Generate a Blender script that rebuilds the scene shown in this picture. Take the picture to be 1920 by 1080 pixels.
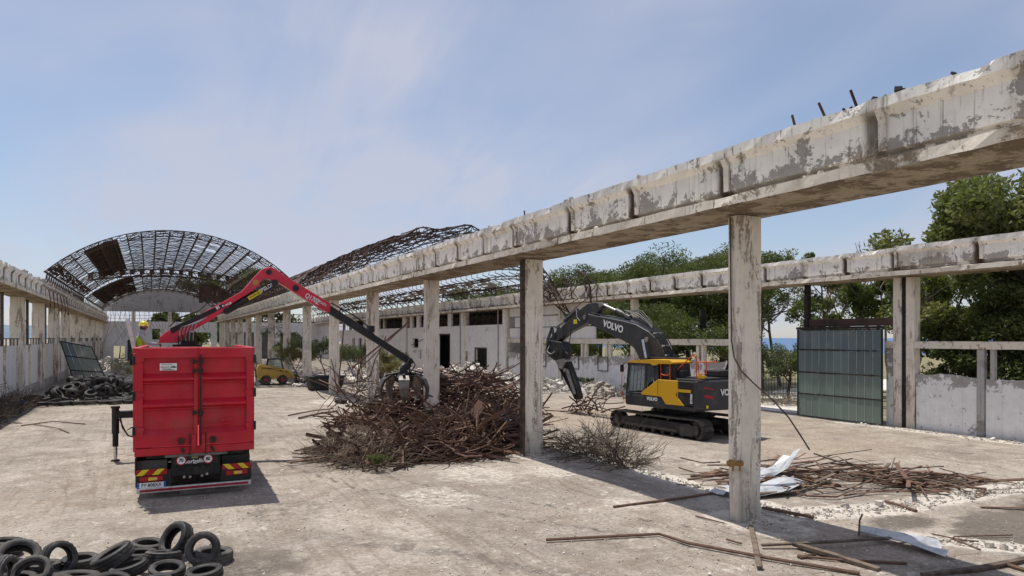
import bpy, bmesh, math, random
import numpy as np
from mathutils import Vector, Matrix

R = math.radians
for o in list(bpy.data.objects):
    bpy.data.objects.remove(o)
scene = bpy.context.scene
col = scene.collection

# ------------------------------------------------------------------ camera
CAM_H = 3.5
YAW = R(27.613)
cam_data = bpy.data.cameras.new('camera')
cam = bpy.data.objects.new('camera', cam_data)
col.objects.link(cam)
cam.location = (0, 0, CAM_H)
cam.rotation_euler = (R(90), 0, -YAW)
cam_data.sensor_width = 36.0
cam_data.lens = 1300 / 1920 * 36
cam_data.shift_y = 93 / 1920
cam_data.clip_start = 0.1
cam_data.clip_end = 30000
scene.camera = cam

# ------------------------------------------------------------------ sun and sky
SUN_DIR = Vector((-0.10, 0.42, 1.0)).normalized()      # towards the sun
sun_el = math.asin(SUN_DIR.z)
sun_az = math.atan2(SUN_DIR.x, SUN_DIR.y)              # clockwise from +Y
sd = bpy.data.lights.new('sun', 'SUN')
sd.energy = 4.0
sd.angle = R(0.55)
sd.color = (1.0, 0.955, 0.885)
sun = bpy.data.objects.new('sun', sd)
col.objects.link(sun)
sun.location = (0, 0, 60)
sun.rotation_euler = SUN_DIR.to_track_quat('Z', 'Y').to_euler()

world = bpy.data.worlds.new('World')
scene.world = world
world.use_nodes = True
wn = world.node_tree
wn.nodes.clear()


def W(t, **k):
    n = wn.nodes.new(t)
    for a, b in k.items():
        setattr(n, a, b)
    return n


sky = W('ShaderNodeTexSky', sky_type='NISHITA', sun_disc=False, sun_elevation=sun_el, sun_rotation=sun_az,
        altitude=20, air_density=1.0, dust_density=0.4, ozone_density=2.6)
tc = W('ShaderNodeTexCoord')
sep = W('ShaderNodeSeparateXYZ')
wn.links.new(tc.outputs['Generated'], sep.inputs[0])
zc = W('ShaderNodeMath', operation='MAXIMUM')
wn.links.new(sep.outputs['Z'], zc.inputs[0])
zc.inputs[1].default_value = 0.0
za = W('ShaderNodeMath', operation='ADD')
wn.links.new(zc.outputs[0], za.inputs[0])
za.inputs[1].default_value = 0.22
cx = W('ShaderNodeMath', operation='DIVIDE')
cy = W('ShaderNodeMath', operation='DIVIDE')
wn.links.new(sep.outputs['X'], cx.inputs[0]); wn.links.new(za.outputs[0], cx.inputs[1])
wn.links.new(sep.outputs['Y'], cy.inputs[0]); wn.links.new(za.outputs[0], cy.inputs[1])
comb = W('ShaderNodeCombineXYZ')
wn.links.new(cx.outputs[0], comb.inputs[0]); wn.links.new(cy.outputs[0], comb.inputs[1])


def wnoise(scale, detail, rough, rot, sx, sy, loc=(0, 0, 0), dist=0.0):
    mp = W('ShaderNodeMapping')
    mp.inputs['Rotation'].default_value = (0, 0, R(rot))
    mp.inputs['Scale'].default_value = (sx, sy, 1)
    mp.inputs['Location'].default_value = loc
    wn.links.new(comb.outputs[0], mp.inputs[0])
    nz = W('ShaderNodeTexNoise')
    nz.inputs['Scale'].default_value = scale
    nz.inputs['Detail'].default_value = detail
    nz.inputs['Roughness'].default_value = rough
    nz.inputs['Distortion'].default_value = dist
    wn.links.new(mp.outputs[0], nz.inputs['Vector'])
    return nz.outputs['Fac']


def wmath(op, a, b):
    m = W('ShaderNodeMath', operation=op)
    for i, q in enumerate((a, b)):
        if isinstance(q, (int, float)):
            m.inputs[i].default_value = q
        else:
            wn.links.new(q, m.inputs[i])
    return m.outputs[0]


def wrange(v, a, b, c=0.0, d=1.0):
    m = W('ShaderNodeMapRange', interpolation_type='SMOOTHSTEP')
    wn.links.new(v, m.inputs[0])
    for i, q in zip((1, 2, 3, 4), (a, b, c, d)):
        m.inputs[i].default_value = q
    return m.outputs[0]


veil = wrange(wnoise(0.7, 4, 0.5, 20, 1.0, 0.75, (3.1, 0.4, 0), 0.6), 0.32, 0.70)
wisps = wrange(wnoise(1.1, 8, 0.56, 62, 1.5, 0.7, (1.7, 5.2, 0), 1.0), 0.28, 0.74)
cloud = wmath('MULTIPLY', wmath('ADD', wmath('MULTIPLY', veil, 1.0), 0.12), wmath('ADD', wmath('MULTIPLY', wisps, 0.95), 0.36))
cloud = wmath('ADD', wmath('MULTIPLY', cloud, 0.98), 0.16)
cloud = wmath('MINIMUM', wmath('MAXIMUM', cloud, wrange(sep.outputs['Z'], 0.0, 0.25, 0.45, 0.12)), 0.9)
mixc = W('ShaderNodeMix', data_type='RGBA')
wn.links.new(cloud, mixc.inputs['Factor'])
wn.links.new(sky.outputs[0], mixc.inputs[6])
mixc.inputs[7].default_value = (4.9, 5.1, 6.15, 1)
bg = W('ShaderNodeBackground')
bg.inputs['Strength'].default_value = 0.098
wn.links.new(mixc.outputs[2], bg.inputs['Color'])
wo = W('ShaderNodeOutputWorld')
wn.links.new(bg.outputs[0], wo.inputs['Surface'])

# ------------------------------------------------------------------ exposure
scene.view_settings.view_transform = 'Standard'
scene.view_settings.look = 'None'
scene.view_settings.exposure = 0.22
scene.view_settings.gamma = 1.0
scene.view_settings.use_curve_mapping = False
scene.cycles.max_bounces = 6
scene.cycles.diffuse_bounces = 3
scene.cycles.glossy_bounces = 2
scene.cycles.transmission_bounces = 4
scene.cycles.transparent_max_bounces = 6

# ------------------------------------------------------------------ survey helpers: photo sight lines to places on known planes
_S, _C = math.sin(YAW), math.cos(YAW)


def _ray(u, v):
    l = (u - 960.0) / 1300.0
    return (_S + l * _C, _C - l * _S, (633.0 - v) / 1300.0)


def gp(u, v, z=0.0):
    r = _ray(u, v)
    t = (z - CAM_H) / r[2]
    return Vector((r[0] * t, r[1] * t, z))


def onX(u, v, X):
    r = _ray(u, v)
    t = X / r[0]
    return Vector((X, r[1] * t, CAM_H + r[2] * t))


def onY(u, v, Y):
    r = _ray(u, v)
    t = Y / r[1]
    return Vector((r[0] * t, Y, CAM_H + r[2] * t))


# ------------------------------------------------------------------ mesh builder
class MB:
    def __init__(s):
        s.v = []
        s.f = []
        s.m = []
        s.mi = 0

    def add(s, vs, fs, mi=None):
        b = len(s.v)
        s.v.extend([tuple(q) for q in vs])
        for f in fs:
            s.f.append(tuple(b + i for i in f))
            s.m.append(s.mi if mi is None else mi)
        return s

    def hexa(s, p, mi=None):
        return s.add(p, [(0, 3, 2, 1), (4, 5, 6, 7), (0, 1, 5, 4), (1, 2, 6, 5), (2, 3, 7, 6), (3, 0, 4, 7)], mi)

    def box(s, x0, x1, y0, y1, z0, z1, mi=None, M=None):
        p = [Vector(q) for q in ((x0, y0, z0), (x1, y0, z0), (x1, y1, z0), (x0, y1, z0),
                                 (x0, y0, z1), (x1, y0, z1), (x1, y1, z1), (x0, y1, z1))]
        if M is not None:
            p = [M @ q for q in p]
        return s.hexa(p, mi)

    def bar(s, p, q, w, h=None, up=None, mi=None):
        """square bar from p to q, w across, h along up"""
        p, q = Vector(p), Vector(q)
        h = w if h is None else h
        d = (q - p)
        if d.length < 1e-6:
            return s
        d.normalize()
        up = Vector(up) if up is not None else Vector((0, 0, 1))
        if abs(d.dot(up)) > 0.98:
            up = Vector((0, 1, 0)) if abs(d.y) < 0.9 else Vector((1, 0, 0))
        a = d.cross(up).normalized() * (w / 2)
        b = a.cross(d).normalized() * (h / 2)
        return s.hexa([p - a - b, p + a - b, q + a - b, q - a - b, p - a + b, p + a + b, q + a + b, q - a + b], mi)

    def tube(s, pts, r, n=6, r2=None, mi=None, caps=True):
        pts = [Vector(p) for p in pts]
        k = len(pts)
        if k < 2:
            return s
        rs = r if isinstance(r, (list, tuple)) else [r + ((r if r2 is None else r2) - r) * i / (k - 1) for i in range(k)]
        t0 = (pts[1] - pts[0]).normalized()
        a = t0.orthogonal().normalized()
        vs = []
        for i in range(k):
            if i == 0:
                t = t0
            elif i == k - 1:
                t = (pts[i] - pts[i - 1])
            else:
                t = (pts[i + 1] - pts[i - 1])
            if t.length < 1e-7:
                t = t0
            t = t.normalized()
            a = (a - t * a.dot(t))
            if a.length < 1e-5:
                a = t.orthogonal()
            a.normalize()
            b = t.cross(a)
            for j in range(n):
                an = 2 * math.pi * j / n
                vs.append(pts[i] + (a * math.cos(an) + b * math.sin(an)) * rs[i])
        fs = []
        for i in range(k - 1):
            for j in range(n):
                j2 = (j + 1) % n
                fs.append((i * n + j, i * n + j2, (i + 1) * n + j2, (i + 1) * n + j))
        if caps:
            fs.append(tuple(range(n - 1, -1, -1)))
            fs.append(tuple((k - 1) * n + j for j in range(n)))
        return s.add(vs, fs, mi)

    def cyl(s, p, q, r, n=16, r2=None, mi=None):
        return s.tube([p, q], r, n, r2, mi)

    def prism(s, poly, axis, a0, a1, mi=None, M=None):
        """poly: 2D outline; axis 'x': poly=(y,z), 'y': poly=(x,z), 'z': poly=(x,y)"""
        n = len(poly)

        def P(c, a):
            if axis == 'x':
                return Vector((a, c[0], c[1]))
            if axis == 'y':
                return Vector((c[0], a, c[1]))
            return Vector((c[0], c[1], a))
        vs = [P(c, a0) for c in poly] + [P(c, a1) for c in poly]
        if M is not None:
            vs = [M @ q for q in vs]
        fs = [tuple(range(n)), tuple(range(2 * n - 1, n - 1, -1))]
        for i in range(n):
            j = (i + 1) % n
            fs.append((i, i + n, j + n, j))
        return s.add(vs, fs, mi)

    def lathe(s, prof, n, M=None, mi=None, closed=True):
        """prof: (radius, height) loop turned about Z"""
        k = len(prof)
        vs = []
        for i in range(n):
            a = 2 * math.pi * i / n
            for r_, h_ in prof:
                q = Vector((r_ * math.cos(a), r_ * math.sin(a), h_))
                vs.append(M @ q if M is not None else q)
        fs = []
        kk = k if closed else k - 1
        for i in range(n):
            i2 = (i + 1) % n
            for j in range(kk):
                j2 = (j + 1) % k
                fs.append((i * k + j, i2 * k + j, i2 * k + j2, i * k + j2))
        return s.add(vs, fs, mi)

    def sphere(s, c, rx, ry=None, rz=None, nu=12, nv=8, mi=None):
        ry = rx if ry is None else ry
        rz = rx if rz is None else rz
        c = Vector(c)
        vs = [c + Vector((0, 0, rz))]
        for i in range(1, nv):
            t = math.pi * i / nv
            for j in range(nu):
                p = 2 * math.pi * j / nu
                vs.append(c + Vector((rx * math.sin(t) * math.cos(p), ry * math.sin(t) * math.sin(p), rz * math.cos(t))))
        vs.append(c - Vector((0, 0, rz)))
        fs = []
        for j in range(nu):
            fs.append((0, 1 + j, 1 + (j + 1) % nu))
        for i in range(nv - 2):
            for j in range(nu):
                a = 1 + i * nu
                fs.append((a + j, a + nu + j, a + nu + (j + 1) % nu, a + (j + 1) % nu))
        l = len(vs) - 1
        a = 1 + (nv - 2) * nu
        for j in range(nu):
            fs.append((a + j, l, a + (j + 1) % nu))
        return s.add(vs, fs, mi)

    def mesh(s, name, mats, smooth=False, recalc=True, angle=35):
        me = bpy.data.meshes.new(name)
        me.from_pydata(s.v, [], s.f)
        mats = mats if isinstance(mats, (list, tuple)) else [mats]
        for m in mats:
            me.materials.append(m)
        if len(mats) > 1:
            me.polygons.foreach_set('material_index', s.m)
        if recalc:
            bm = bmesh.new()
            bm.from_mesh(me)
            bmesh.ops.recalc_face_normals(bm, faces=bm.faces)
            bm.to_mesh(me)
            bm.free()
        if smooth:
            me.polygons.foreach_set('use_smooth', [True] * len(me.polygons))
            me.set_sharp_from_angle(angle=R(angle))
        me.update()
        return me

    def build(s, name, mats, parent=None, smooth=False, bevel=0.0, recalc=True, angle=35, seg=1):
        me = s.mesh(name, mats, smooth, recalc, angle)
        return put(name, me, parent, bevel, seg)


def put(name, me, parent=None, bevel=0.0, seg=1):
    o = bpy.data.objects.new(name, me)
    col.objects.link(o)
    if parent is not None:
        o.parent = parent
    if bevel:
        b = o.modifiers.new('bevel', 'BEVEL')
        b.width = bevel
        b.segments = seg
        b.limit_method = 'ANGLE'
        b.angle_limit = R(40)
    return o


def tag(o, label, cat, group=None, kind=None):
    if label:
        o['label'] = label
    if cat:
        o['category'] = cat
    if group:
        o['group'] = group
    if kind:
        o['kind'] = kind
    return o


def thing(name, label, cat, loc=(0, 0, 0), rz=0.0, group=None):
    o = bpy.data.objects.new(name, None)
    col.objects.link(o)
    o.empty_display_size = 0.3
    o.location = loc
    o.rotation_euler = (0, 0, rz)
    return tag(o, label, cat, group)


def copy_tree(o, parent=None):
    c = o.copy()
    col.objects.link(c)
    c.parent = parent
    for ch in o.children:
        copy_tree(ch, c)
    return c


def lettering(name, text, size, M, mat, parent, extrude=0.004, sx=1.0, bold=0.0, align='CENTER'):
    """flat print: text lies in the XY plane of M, facing its +Z"""
    cu = bpy.data.curves.new(name, 'FONT')
    cu.body = text
    cu.size = size
    cu.align_x = align
    cu.align_y = 'CENTER'
    cu.extrude = extrude
    cu.offset = bold
    cu.resolution_u = 3
    t = bpy.data.objects.new('tmp', cu)
    col.objects.link(t)
    dg = bpy.context.evaluated_depsgraph_get()
    me = bpy.data.meshes.new_from_object(t.evaluated_get(dg))
    bpy.data.objects.remove(t)
    me.transform(M @ Matrix.Diagonal((sx, 1, 1, 1)))
    me.materials.clear()
    me.materials.append(mat)
    me.name = name
    return put(name, me, parent)


def basis(origin, xdir, ydir):
    x = Vector(xdir).normalized()
    y = Vector(ydir)
    y = (y - x * y.dot(x)).normalized()
    z = x.cross(y)
    m = Matrix((x, y, z)).transposed().to_4x4()
    m.translation = Vector(origin)
    return m


# ------------------------------------------------------------------ material helper
class N:
    def __init__(s, name):
        s.m = bpy.data.materials.new(name)
        s.m.use_nodes = True
        s.t = s.m.node_tree
        s.t.nodes.clear()
        s.out = s.t.nodes.new('ShaderNodeOutputMaterial')
        s.b = s.t.nodes.new('ShaderNodeBsdfPrincipled')
        s.t.links.new(s.b.outputs[0], s.out.inputs['Surface'])
        s._pos = None

    def put(s, sock, val):
        if isinstance(val, bpy.types.NodeSocket):
            s.t.links.new(val, sock)
        elif isinstance(val, (tuple, list)):
            if len(val) == 3 and len(sock.default_value) == 4:
                val = (*val, 1)
            sock.default_value = val
        else:
            sock.default_value = val

    def node(s, typ, **k):
        n = s.t.nodes.new(typ)
        for a, b in k.items():
            setattr(n, a, b)
        return n

    def pos(s):
        if s._pos is None:
            s._pos = s.node('ShaderNodeNewGeometry').outputs['Position']
        return s._pos

    def obj(s):
        return s.node('ShaderNodeTexCoord').outputs['Object']

    def rnd(s):
        return s.node('ShaderNodeObjectInfo').outputs['Random']

    def island(s):
        return s.node('ShaderNodeNewGeometry').outputs['Random Per Island']

    def mapv(s, vec, scale=(1, 1, 1), loc=(0, 0, 0), rot=(0, 0, 0)):
        n = s.node('ShaderNodeMapping')
        s.t.links.new(vec, n.inputs[0])
        n.inputs['Scale'].default_value = scale
        n.inputs['Location'].default_value = loc
        n.inputs['Rotation'].default_value = rot
        return n.outputs[0]

    def noise(s, scale, detail=6, rough=0.6, vec=None, dist=0.0):
        n = s.node('ShaderNodeTexNoise')
        s.t.links.new(vec if vec is not None else s.pos(), n.inputs['Vector'])
        n.inputs['Scale'].default_value = scale
        n.inputs['Detail'].default_value = detail
        n.inputs['Roughness'].default_value = rough
        n.inputs['Distortion'].default_value = dist
        return n.outputs['Fac']

    def voro(s, scale, vec=None, feature='F1', rnd=1.0):
        n = s.node('ShaderNodeTexVoronoi', feature=feature)
        s.t.links.new(vec if vec is not None else s.pos(), n.inputs['Vector'])
        n.inputs['Scale'].default_value = scale
        n.inputs['Randomness'].default_value = rnd
        return n.outputs['Distance']

    def rng(s, v, a, b, c=0.0, d=1.0, smooth=True):
        n = s.node('ShaderNodeMapRange', interpolation_type='SMOOTHSTEP' if smooth else 'LINEAR')
        s.put(n.inputs[0], v)
        for i, q in zip((1, 2, 3, 4), (a, b, c, d)):
            n.inputs[i].default_value = q
        return n.outputs[0]

    def math(s, op, a, b=0.0):
        n = s.node('ShaderNodeMath', operation=op)
        s.put(n.inputs[0], a)
        s.put(n.inputs[1], b)
        return n.outputs[0]

    def mix(s, f, a, b, mode='MIX'):
        n = s.node('ShaderNodeMix', data_type='RGBA', blend_type=mode)
        s.put(n.inputs['Factor'], f)
        s.put(n.inputs[6], a)
        s.put(n.inputs[7], b)
        return n.outputs[2]

    def sepxyz(s, v):
        n = s.node('ShaderNodeSeparateXYZ')
        s.t.links.new(v, n.inputs[0])
        return n.outputs

    def bump(s, h, strength=0.4, dist=0.02):
        n = s.node('ShaderNodeBump')
        n.inputs['Strength'].default_value = strength
        n.inputs['Distance'].default_value = dist
        s.put(n.inputs['Height'], h)
        s.t.links.new(n.outputs[0], s.b.inputs['Normal'])

    def done(s, color=None, rough=0.8, metal=0.0, spec=0.35):
        if color is not None:
            s.put(s.b.inputs['Base Color'], color)
        s.put(s.b.inputs['Roughness'], rough)
        s.put(s.b.inputs['Metallic'], metal)
        s.put(s.b.inputs['Specular IOR Level'], spec)
        return s.m


def worn(name, c, c2=None, scale=4.0, lo=0.4, hi=0.65, rough=0.7, metal=0.0, grain=0.12, bump=0.15, spec=0.35, rnd=0.0, stretch=(1, 1, 1)):
    """paint or metal with patchy second colour, fine grain and optional per-object shift"""
    n = N(name)
    c2 = c2 or tuple(q * 0.6 for q in c)
    v = n.mapv(n.pos(), stretch)
    a = n.noise(scale, 8, 0.65, v)
    colr = n.mix(n.rng(a, lo, hi), c, c2)
    g = n.noise(scale * 14, 3, 0.6)
    colr = n.mix(grain, colr, n.mix(g, (0.0, 0.0, 0.0), (1, 1, 1)), 'OVERLAY')
    if rnd:
        colr = n.mix(1.0, colr, n.mix(n.rnd(), (1 - rnd,) * 3, (1 + rnd,) * 3), 'MULTIPLY')
    if bump:
        n.bump(n.math('ADD', a, n.math('MULTIPLY', g, 0.3)), bump, 0.02)
    return n.done(colr, rough, metal, spec)
# ------------------------------------------------------------------ materials
def concrete(name, paint, bare, thr=0.53, soft=0.03, scale=1.5, streak=0.5, zfade=None, ribs=None, dirt=(0.10, 0.075, 0.05), low_dirt=None, stain=0.55, fz=1.0):
    """old limewash over concrete: flaked patches, rain streaks, rust-brown stains"""
    n = N(name)
    P = n.pos()
    big = n.noise(scale, 12, 0.74, n.mapv(P, (1, 1, fz)), 0.35)
    if zfade:
        z = n.sepxyz(P)[2]
        big = n.math('ADD', big, n.rng(z, zfade[0], zfade[1], zfade[2], zfade[3] if len(zfade) > 3 else 0.0))
    mid = n.noise(scale * 6, 6, 0.7)
    big = n.math('ADD', big, n.math('MULTIPLY', n.math('SUBTRACT', mid, 0.5), 0.22))
    flake = n.rng(big, thr, thr + soft)
    pv = n.noise(3.0, 6, 0.6)
    pcol = n.mix(n.rng(pv, 0.3, 0.7), paint, tuple(q * 0.88 for q in paint))
    bcol = n.mix(n.noise(7.0, 8, 0.7), tuple(q * 0.75 for q in bare), tuple(q * 1.3 for q in bare))
    chip = n.rng(n.noise(scale * 7, 8, 0.7, n.mapv(P, (1, 1, fz), (5, 9, 3))), 0.635, 0.66)
    c = n.mix(n.math('MAXIMUM', flake, n.math('MULTIPLY', chip, 0.8)), pcol, bcol)
    fine = n.noise(1.5, 6, 0.65, n.mapv(P, (11, 11, 0.35), (2, 4, 0)))
    c = n.mix(n.rng(fine, 0.565, 0.74, 0.0, streak), c, (0.14, 0.10, 0.068))
    sv = n.mapv(P, (2.6, 2.6, 0.16))
    st = n.noise(1.6, 7, 0.6, sv)
    c = n.mix(n.rng(st, 0.57, 0.80, 0.0, streak), c, dirt)
    blot = n.noise(0.55, 5, 0.6, None, 0.6)
    c = n.mix(n.rng(blot, 0.56, 0.74, 0.0, stain), c, (0.20, 0.145, 0.085))
    if low_dirt:
        z = n.sepxyz(P)[2]
        e = n.math('ADD', z, n.math('MULTIPLY', n.noise(1.3, 6, 0.6), 1.1))
        c = n.mix(n.rng(e, low_dirt[0], low_dirt[1], low_dirt[2], 0.0), c, (0.16, 0.14, 0.12))
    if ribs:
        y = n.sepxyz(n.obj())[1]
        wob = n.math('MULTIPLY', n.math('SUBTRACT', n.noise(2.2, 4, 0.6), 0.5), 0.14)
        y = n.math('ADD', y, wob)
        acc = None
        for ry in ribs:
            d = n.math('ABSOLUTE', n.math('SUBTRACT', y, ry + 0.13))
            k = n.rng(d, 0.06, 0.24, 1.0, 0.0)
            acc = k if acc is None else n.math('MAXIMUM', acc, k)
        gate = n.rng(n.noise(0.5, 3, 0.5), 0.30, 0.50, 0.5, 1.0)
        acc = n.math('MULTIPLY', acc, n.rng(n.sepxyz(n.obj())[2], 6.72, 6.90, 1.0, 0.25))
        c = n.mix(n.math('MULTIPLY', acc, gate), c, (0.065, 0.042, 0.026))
    gr = n.noise(55, 3, 0.6)
    c = n.mix(0.16, c, n.mix(gr, (0, 0, 0), (1, 1, 1)), 'OVERLAY')
    h = n.math('ADD', n.math('MULTIPLY', flake, -0.6), n.math('MULTIPLY', n.noise(16, 6, 0.65), 0.8))
    n.bump(h, 0.45, 0.02)
    return n.done(c, 0.92, 0, 0.2)


WHITE = (0.87, 0.83, 0.765)
GREY = (0.33, 0.305, 0.28)
M = {}
M['column'] = concrete('column_limewash', (0.83, 0.755, 0.645), (0.36, 0.31, 0.255), 0.55, 0.015, 3.0, 0.8, low_dirt=(0.2, 1.5, 0.6), stain=0.65, fz=0.2)
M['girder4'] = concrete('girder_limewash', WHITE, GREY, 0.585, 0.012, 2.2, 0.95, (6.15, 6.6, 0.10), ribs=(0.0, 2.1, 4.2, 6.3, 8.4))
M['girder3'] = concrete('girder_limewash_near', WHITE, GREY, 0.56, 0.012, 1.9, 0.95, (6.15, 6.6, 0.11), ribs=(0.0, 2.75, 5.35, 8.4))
M['ledge'] = concrete('ledge_concrete', (0.76, 0.69, 0.58), (0.25, 0.20, 0.145), 0.53, 0.09, 1.9, 0.6, stain=0.7)
M['soffit'] = concrete('soffit_stain_and_shade', (0.42, 0.35, 0.265), (0.17, 0.13, 0.09), 0.46, 0.10, 1.6, 0.7, stain=0.85)  # brown stain, with the shade under the ledge also put into the colour
M['wall_low'] = concrete('low_wall_limewash', (0.84, 0.825, 0.81), (0.36, 0.335, 0.315), 0.60, 0.02, 2.2, 0.4, zfade=(1.5, 2.05, 0.0, 0.16), low_dirt=(0.1, 1.1, 0.45), stain=0.2)
M['rib'] = concrete('rib_concrete', (0.74, 0.69, 0.61), (0.28, 0.24, 0.19), 0.53, 0.05, 2.0, 0.7)
M['wall'] = concrete('wall_limewash', (0.84, 0.825, 0.81), (0.34, 0.32, 0.30), 0.64, 0.04, 0.9, 0.35, low_dirt=(0.1, 1.3, 0.5), stain=0.25)
M['wall_far'] = concrete('wall_far_limewash', (0.86, 0.83, 0.80), (0.38, 0.35, 0.32), 0.62, 0.05, 0.8, 0.55, low_dirt=(0.1, 1.0, 0.35), stain=0.2)
M['wall_end'] = concrete('end_wall_limewash', (0.90, 0.885, 0.865), (0.5, 0.47, 0.44), 0.68, 0.05, 0.8, 0.3, stain=0.1)
M['cement'] = concrete('grey_cement', (0.44, 0.42, 0.40), (0.24, 0.225, 0.21), 0.55, 0.1, 0.9, 0.5)
M['rubble'] = worn('white_rubble', (0.62, 0.58, 0.52), (0.40, 0.35, 0.29), 2.5, 0.45, 0.65, 0.95, grain=0.3, bump=0.3)
M['crumb'] = worn('plaster_crumb', (0.50, 0.455, 0.39), (0.34, 0.30, 0.25), 2.5, 0.45, 0.65, 0.95, grain=0.3)
M['rubble_grey'] = worn('grey_rubble', (0.40, 0.36, 0.31), (0.25, 0.22, 0.19), 2.5, 0.45, 0.65, 0.95, grain=0.3)

M['rust'] = worn('rusty_steel', (0.105, 0.050, 0.028), (0.045, 0.028, 0.021), 6, 0.35, 0.65, 0.85, 0.0, 0.3, 0.4, rnd=0.35)


def island_rust(name, cols, rough=0.85):
    n = N(name)
    r = n.island()
    c = n.mix(n.rng(r, 0.0, 0.5, smooth=False), cols[0], cols[1])
    c = n.mix(n.rng(r, 0.5, 1.0, smooth=False), c, cols[2])
    v = n.noise(9, 6, 0.7)
    c = n.mix(n.rng(v, 0.4, 0.7, 0, 0.7), c, cols[3])
    n.bump(v, 0.3, 0.02)
    return n.done(c, rough, 0, 0.25)


M['scrap'] = island_rust('scrap_rust', ((0.062, 0.039, 0.031), (0.140, 0.080, 0.057), (0.26, 0.165, 0.11), (0.082, 0.050, 0.039)))
M['lattice'] = worn('lattice_rust', (0.085, 0.053, 0.040), (0.048, 0.034, 0.029), 3, 0.4, 0.65, 0.9, 0, 0.2, 0)
M['sheet'] = worn('roof_sheet_rust', (0.105, 0.060, 0.045), (0.055, 0.038, 0.033), 1.2, 0.4, 0.65, 0.9, 0, 0.25, 0.2)
M['wood'] = worn('old_timber', (0.145, 0.108, 0.078), (0.065, 0.048, 0.038), 5, 0.4, 0.65, 0.9, 0, 0.3, 0.3, rnd=0.4, stretch=(1, 1, 1))
M['galv'] = worn('galvanised_sheet', (0.56, 0.575, 0.59), (0.34, 0.345, 0.35), 4, 0.42, 0.7, 0.5, 0.25, 0.2, 0.35)
M['char'] = worn('charred_wood', (0.018, 0.016, 0.015), (0.035, 0.03, 0.028), 7, 0.4, 0.6, 0.9, 0, 0.3, 0.5)

# paintwork
M['red'] = worn('red_paint', (0.56, 0.012, 0.035), (0.40, 0.012, 0.03), 1.4, 0.45, 0.75, 0.45, 0, 0.05, 0.03, 0.45)


def grimy(name, base, dirt, rough, spec=0.4, amt=0.55, rub=(0.07, 0.045, 0.04)):
    n = N(name)
    P = n.pos()
    a = n.noise(1.7, 8, 0.6, None, 0.4)
    c = n.mix(n.rng(a, 0.38, 0.72), base, tuple(q * 0.80 for q in base))
    sv = n.mapv(P, (5, 5, 0.5))
    c = n.mix(n.rng(n.noise(1.5, 7, 0.65, sv), 0.55, 0.8, 0, amt), c, dirt)
    sc = n.noise(9, 8, 0.75, None, 0.8)
    c = n.mix(n.rng(sc, 0.62, 0.67, 0, 0.8), c, rub)
    du = n.noise(0.9, 7, 0.65, n.mapv(P, (1, 1, 1.6), (4, 2, 7)))
    c = n.mix(n.rng(du, 0.46, 0.72, 0, 0.35), c, (0.27, 0.11, 0.09))
    n.bump(n.noise(30, 3, 0.6), 0.06, 0.01)
    return n.done(c, n.rng(a, 0.3, 0.7, rough - 0.08, rough + 0.15), 0, spec)


M['red_body'] = grimy('red_body_paint', (0.55, 0.010, 0.028), (0.20, 0.045, 0.04), 0.42)
M['red_crane'] = grimy('red_crane_paint', (0.66, 0.012, 0.055), (0.36, 0.03, 0.05), 0.33, 0.5, 0.25)
M['black_metal'] = worn('black_metal', (0.018, 0.018, 0.019), (0.05, 0.045, 0.04), 4, 0.5, 0.75, 0.5, 0, 0.1, 0.1)
M['dusty_black'] = worn('dusty_black', (0.022, 0.021, 0.021), (0.075, 0.065, 0.055), 3, 0.45, 0.8, 0.75, 0, 0.2, 0.2)
M['exc_grey'] = worn('charcoal_paint', (0.034, 0.034, 0.037), (0.085, 0.078, 0.070), 2.2, 0.46, 0.80, 0.45, 0, 0.08, 0.05, 0.4)
M['exc_yellow'] = worn('yellow_paint', (0.66, 0.36, 0.012), (0.50, 0.30, 0.06), 2.2, 0.48, 0.80, 0.42, 0, 0.08, 0.05, 0.4)
M['skid_yellow'] = worn('faded_yellow_paint', (0.55, 0.34, 0.06), (0.36, 0.23, 0.07), 2, 0.45, 0.7, 0.55, 0, 0.1, 0.05)
M['orange'] = worn('orange_rail', (0.62, 0.085, 0.02), (0.5, 0.07, 0.02), 4, 0.4, 0.7, 0.45, 0, 0.05, 0)
M['steel'] = worn('bare_steel', (0.40, 0.385, 0.36), (0.22, 0.19, 0.165), 4, 0.4, 0.7, 0.38, 0.7, 0.1, 0.1)
M['chrome'] = worn('chrome_rod', (0.68, 0.68, 0.69), (0.5, 0.5, 0.5), 4, 0.4, 0.7, 0.18, 1.0, 0.0, 0)
M['track'] = worn('track_steel', (0.055, 0.050, 0.047), (0.12, 0.105, 0.09), 6, 0.4, 0.7, 0.6, 0.3, 0.2, 0.2)
M['silver'] = worn('silver_bar', (0.62, 0.60, 0.58), (0.42, 0.40, 0.37), 6, 0.45, 0.7, 0.4, 0.4, 0.1, 0)
M['red_tape'] = worn('red_reflector', (0.33, 0.012, 0.03), None, 6, 0.45, 0.7, 0.4, 0, 0.1, 0)
M['yellow_tape'] = worn('yellow_reflector', (0.72, 0.58, 0.02), None, 6, 0.5, 0.8, 0.4, 0, 0.1, 0)
M['lamp_red'] = worn('lamp_red', (0.38, 0.01, 0.02), None, 6, 0.45, 0.8, 0.15, 0, 0.0, 0)
M['lamp_amber'] = worn('lamp_amber', (0.75, 0.42, 0.22), None, 6, 0.45, 0.8, 0.2, 0, 0.0, 0)
M['white'] = worn('white_print', (0.80, 0.80, 0.79), (0.70, 0.70, 0.68), 6, 0.45, 0.8, 0.5, 0, 0.05, 0)
M['black'] = worn('black_print', (0.012, 0.012, 0.012), (0.02, 0.02, 0.02), 6, 0.45, 0.8, 0.5, 0, 0.0, 0)
M['blue'] = worn('blue_print', (0.02, 0.10, 0.42), None, 6, 0.5, 0.9, 0.5, 0, 0.0, 0)
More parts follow.
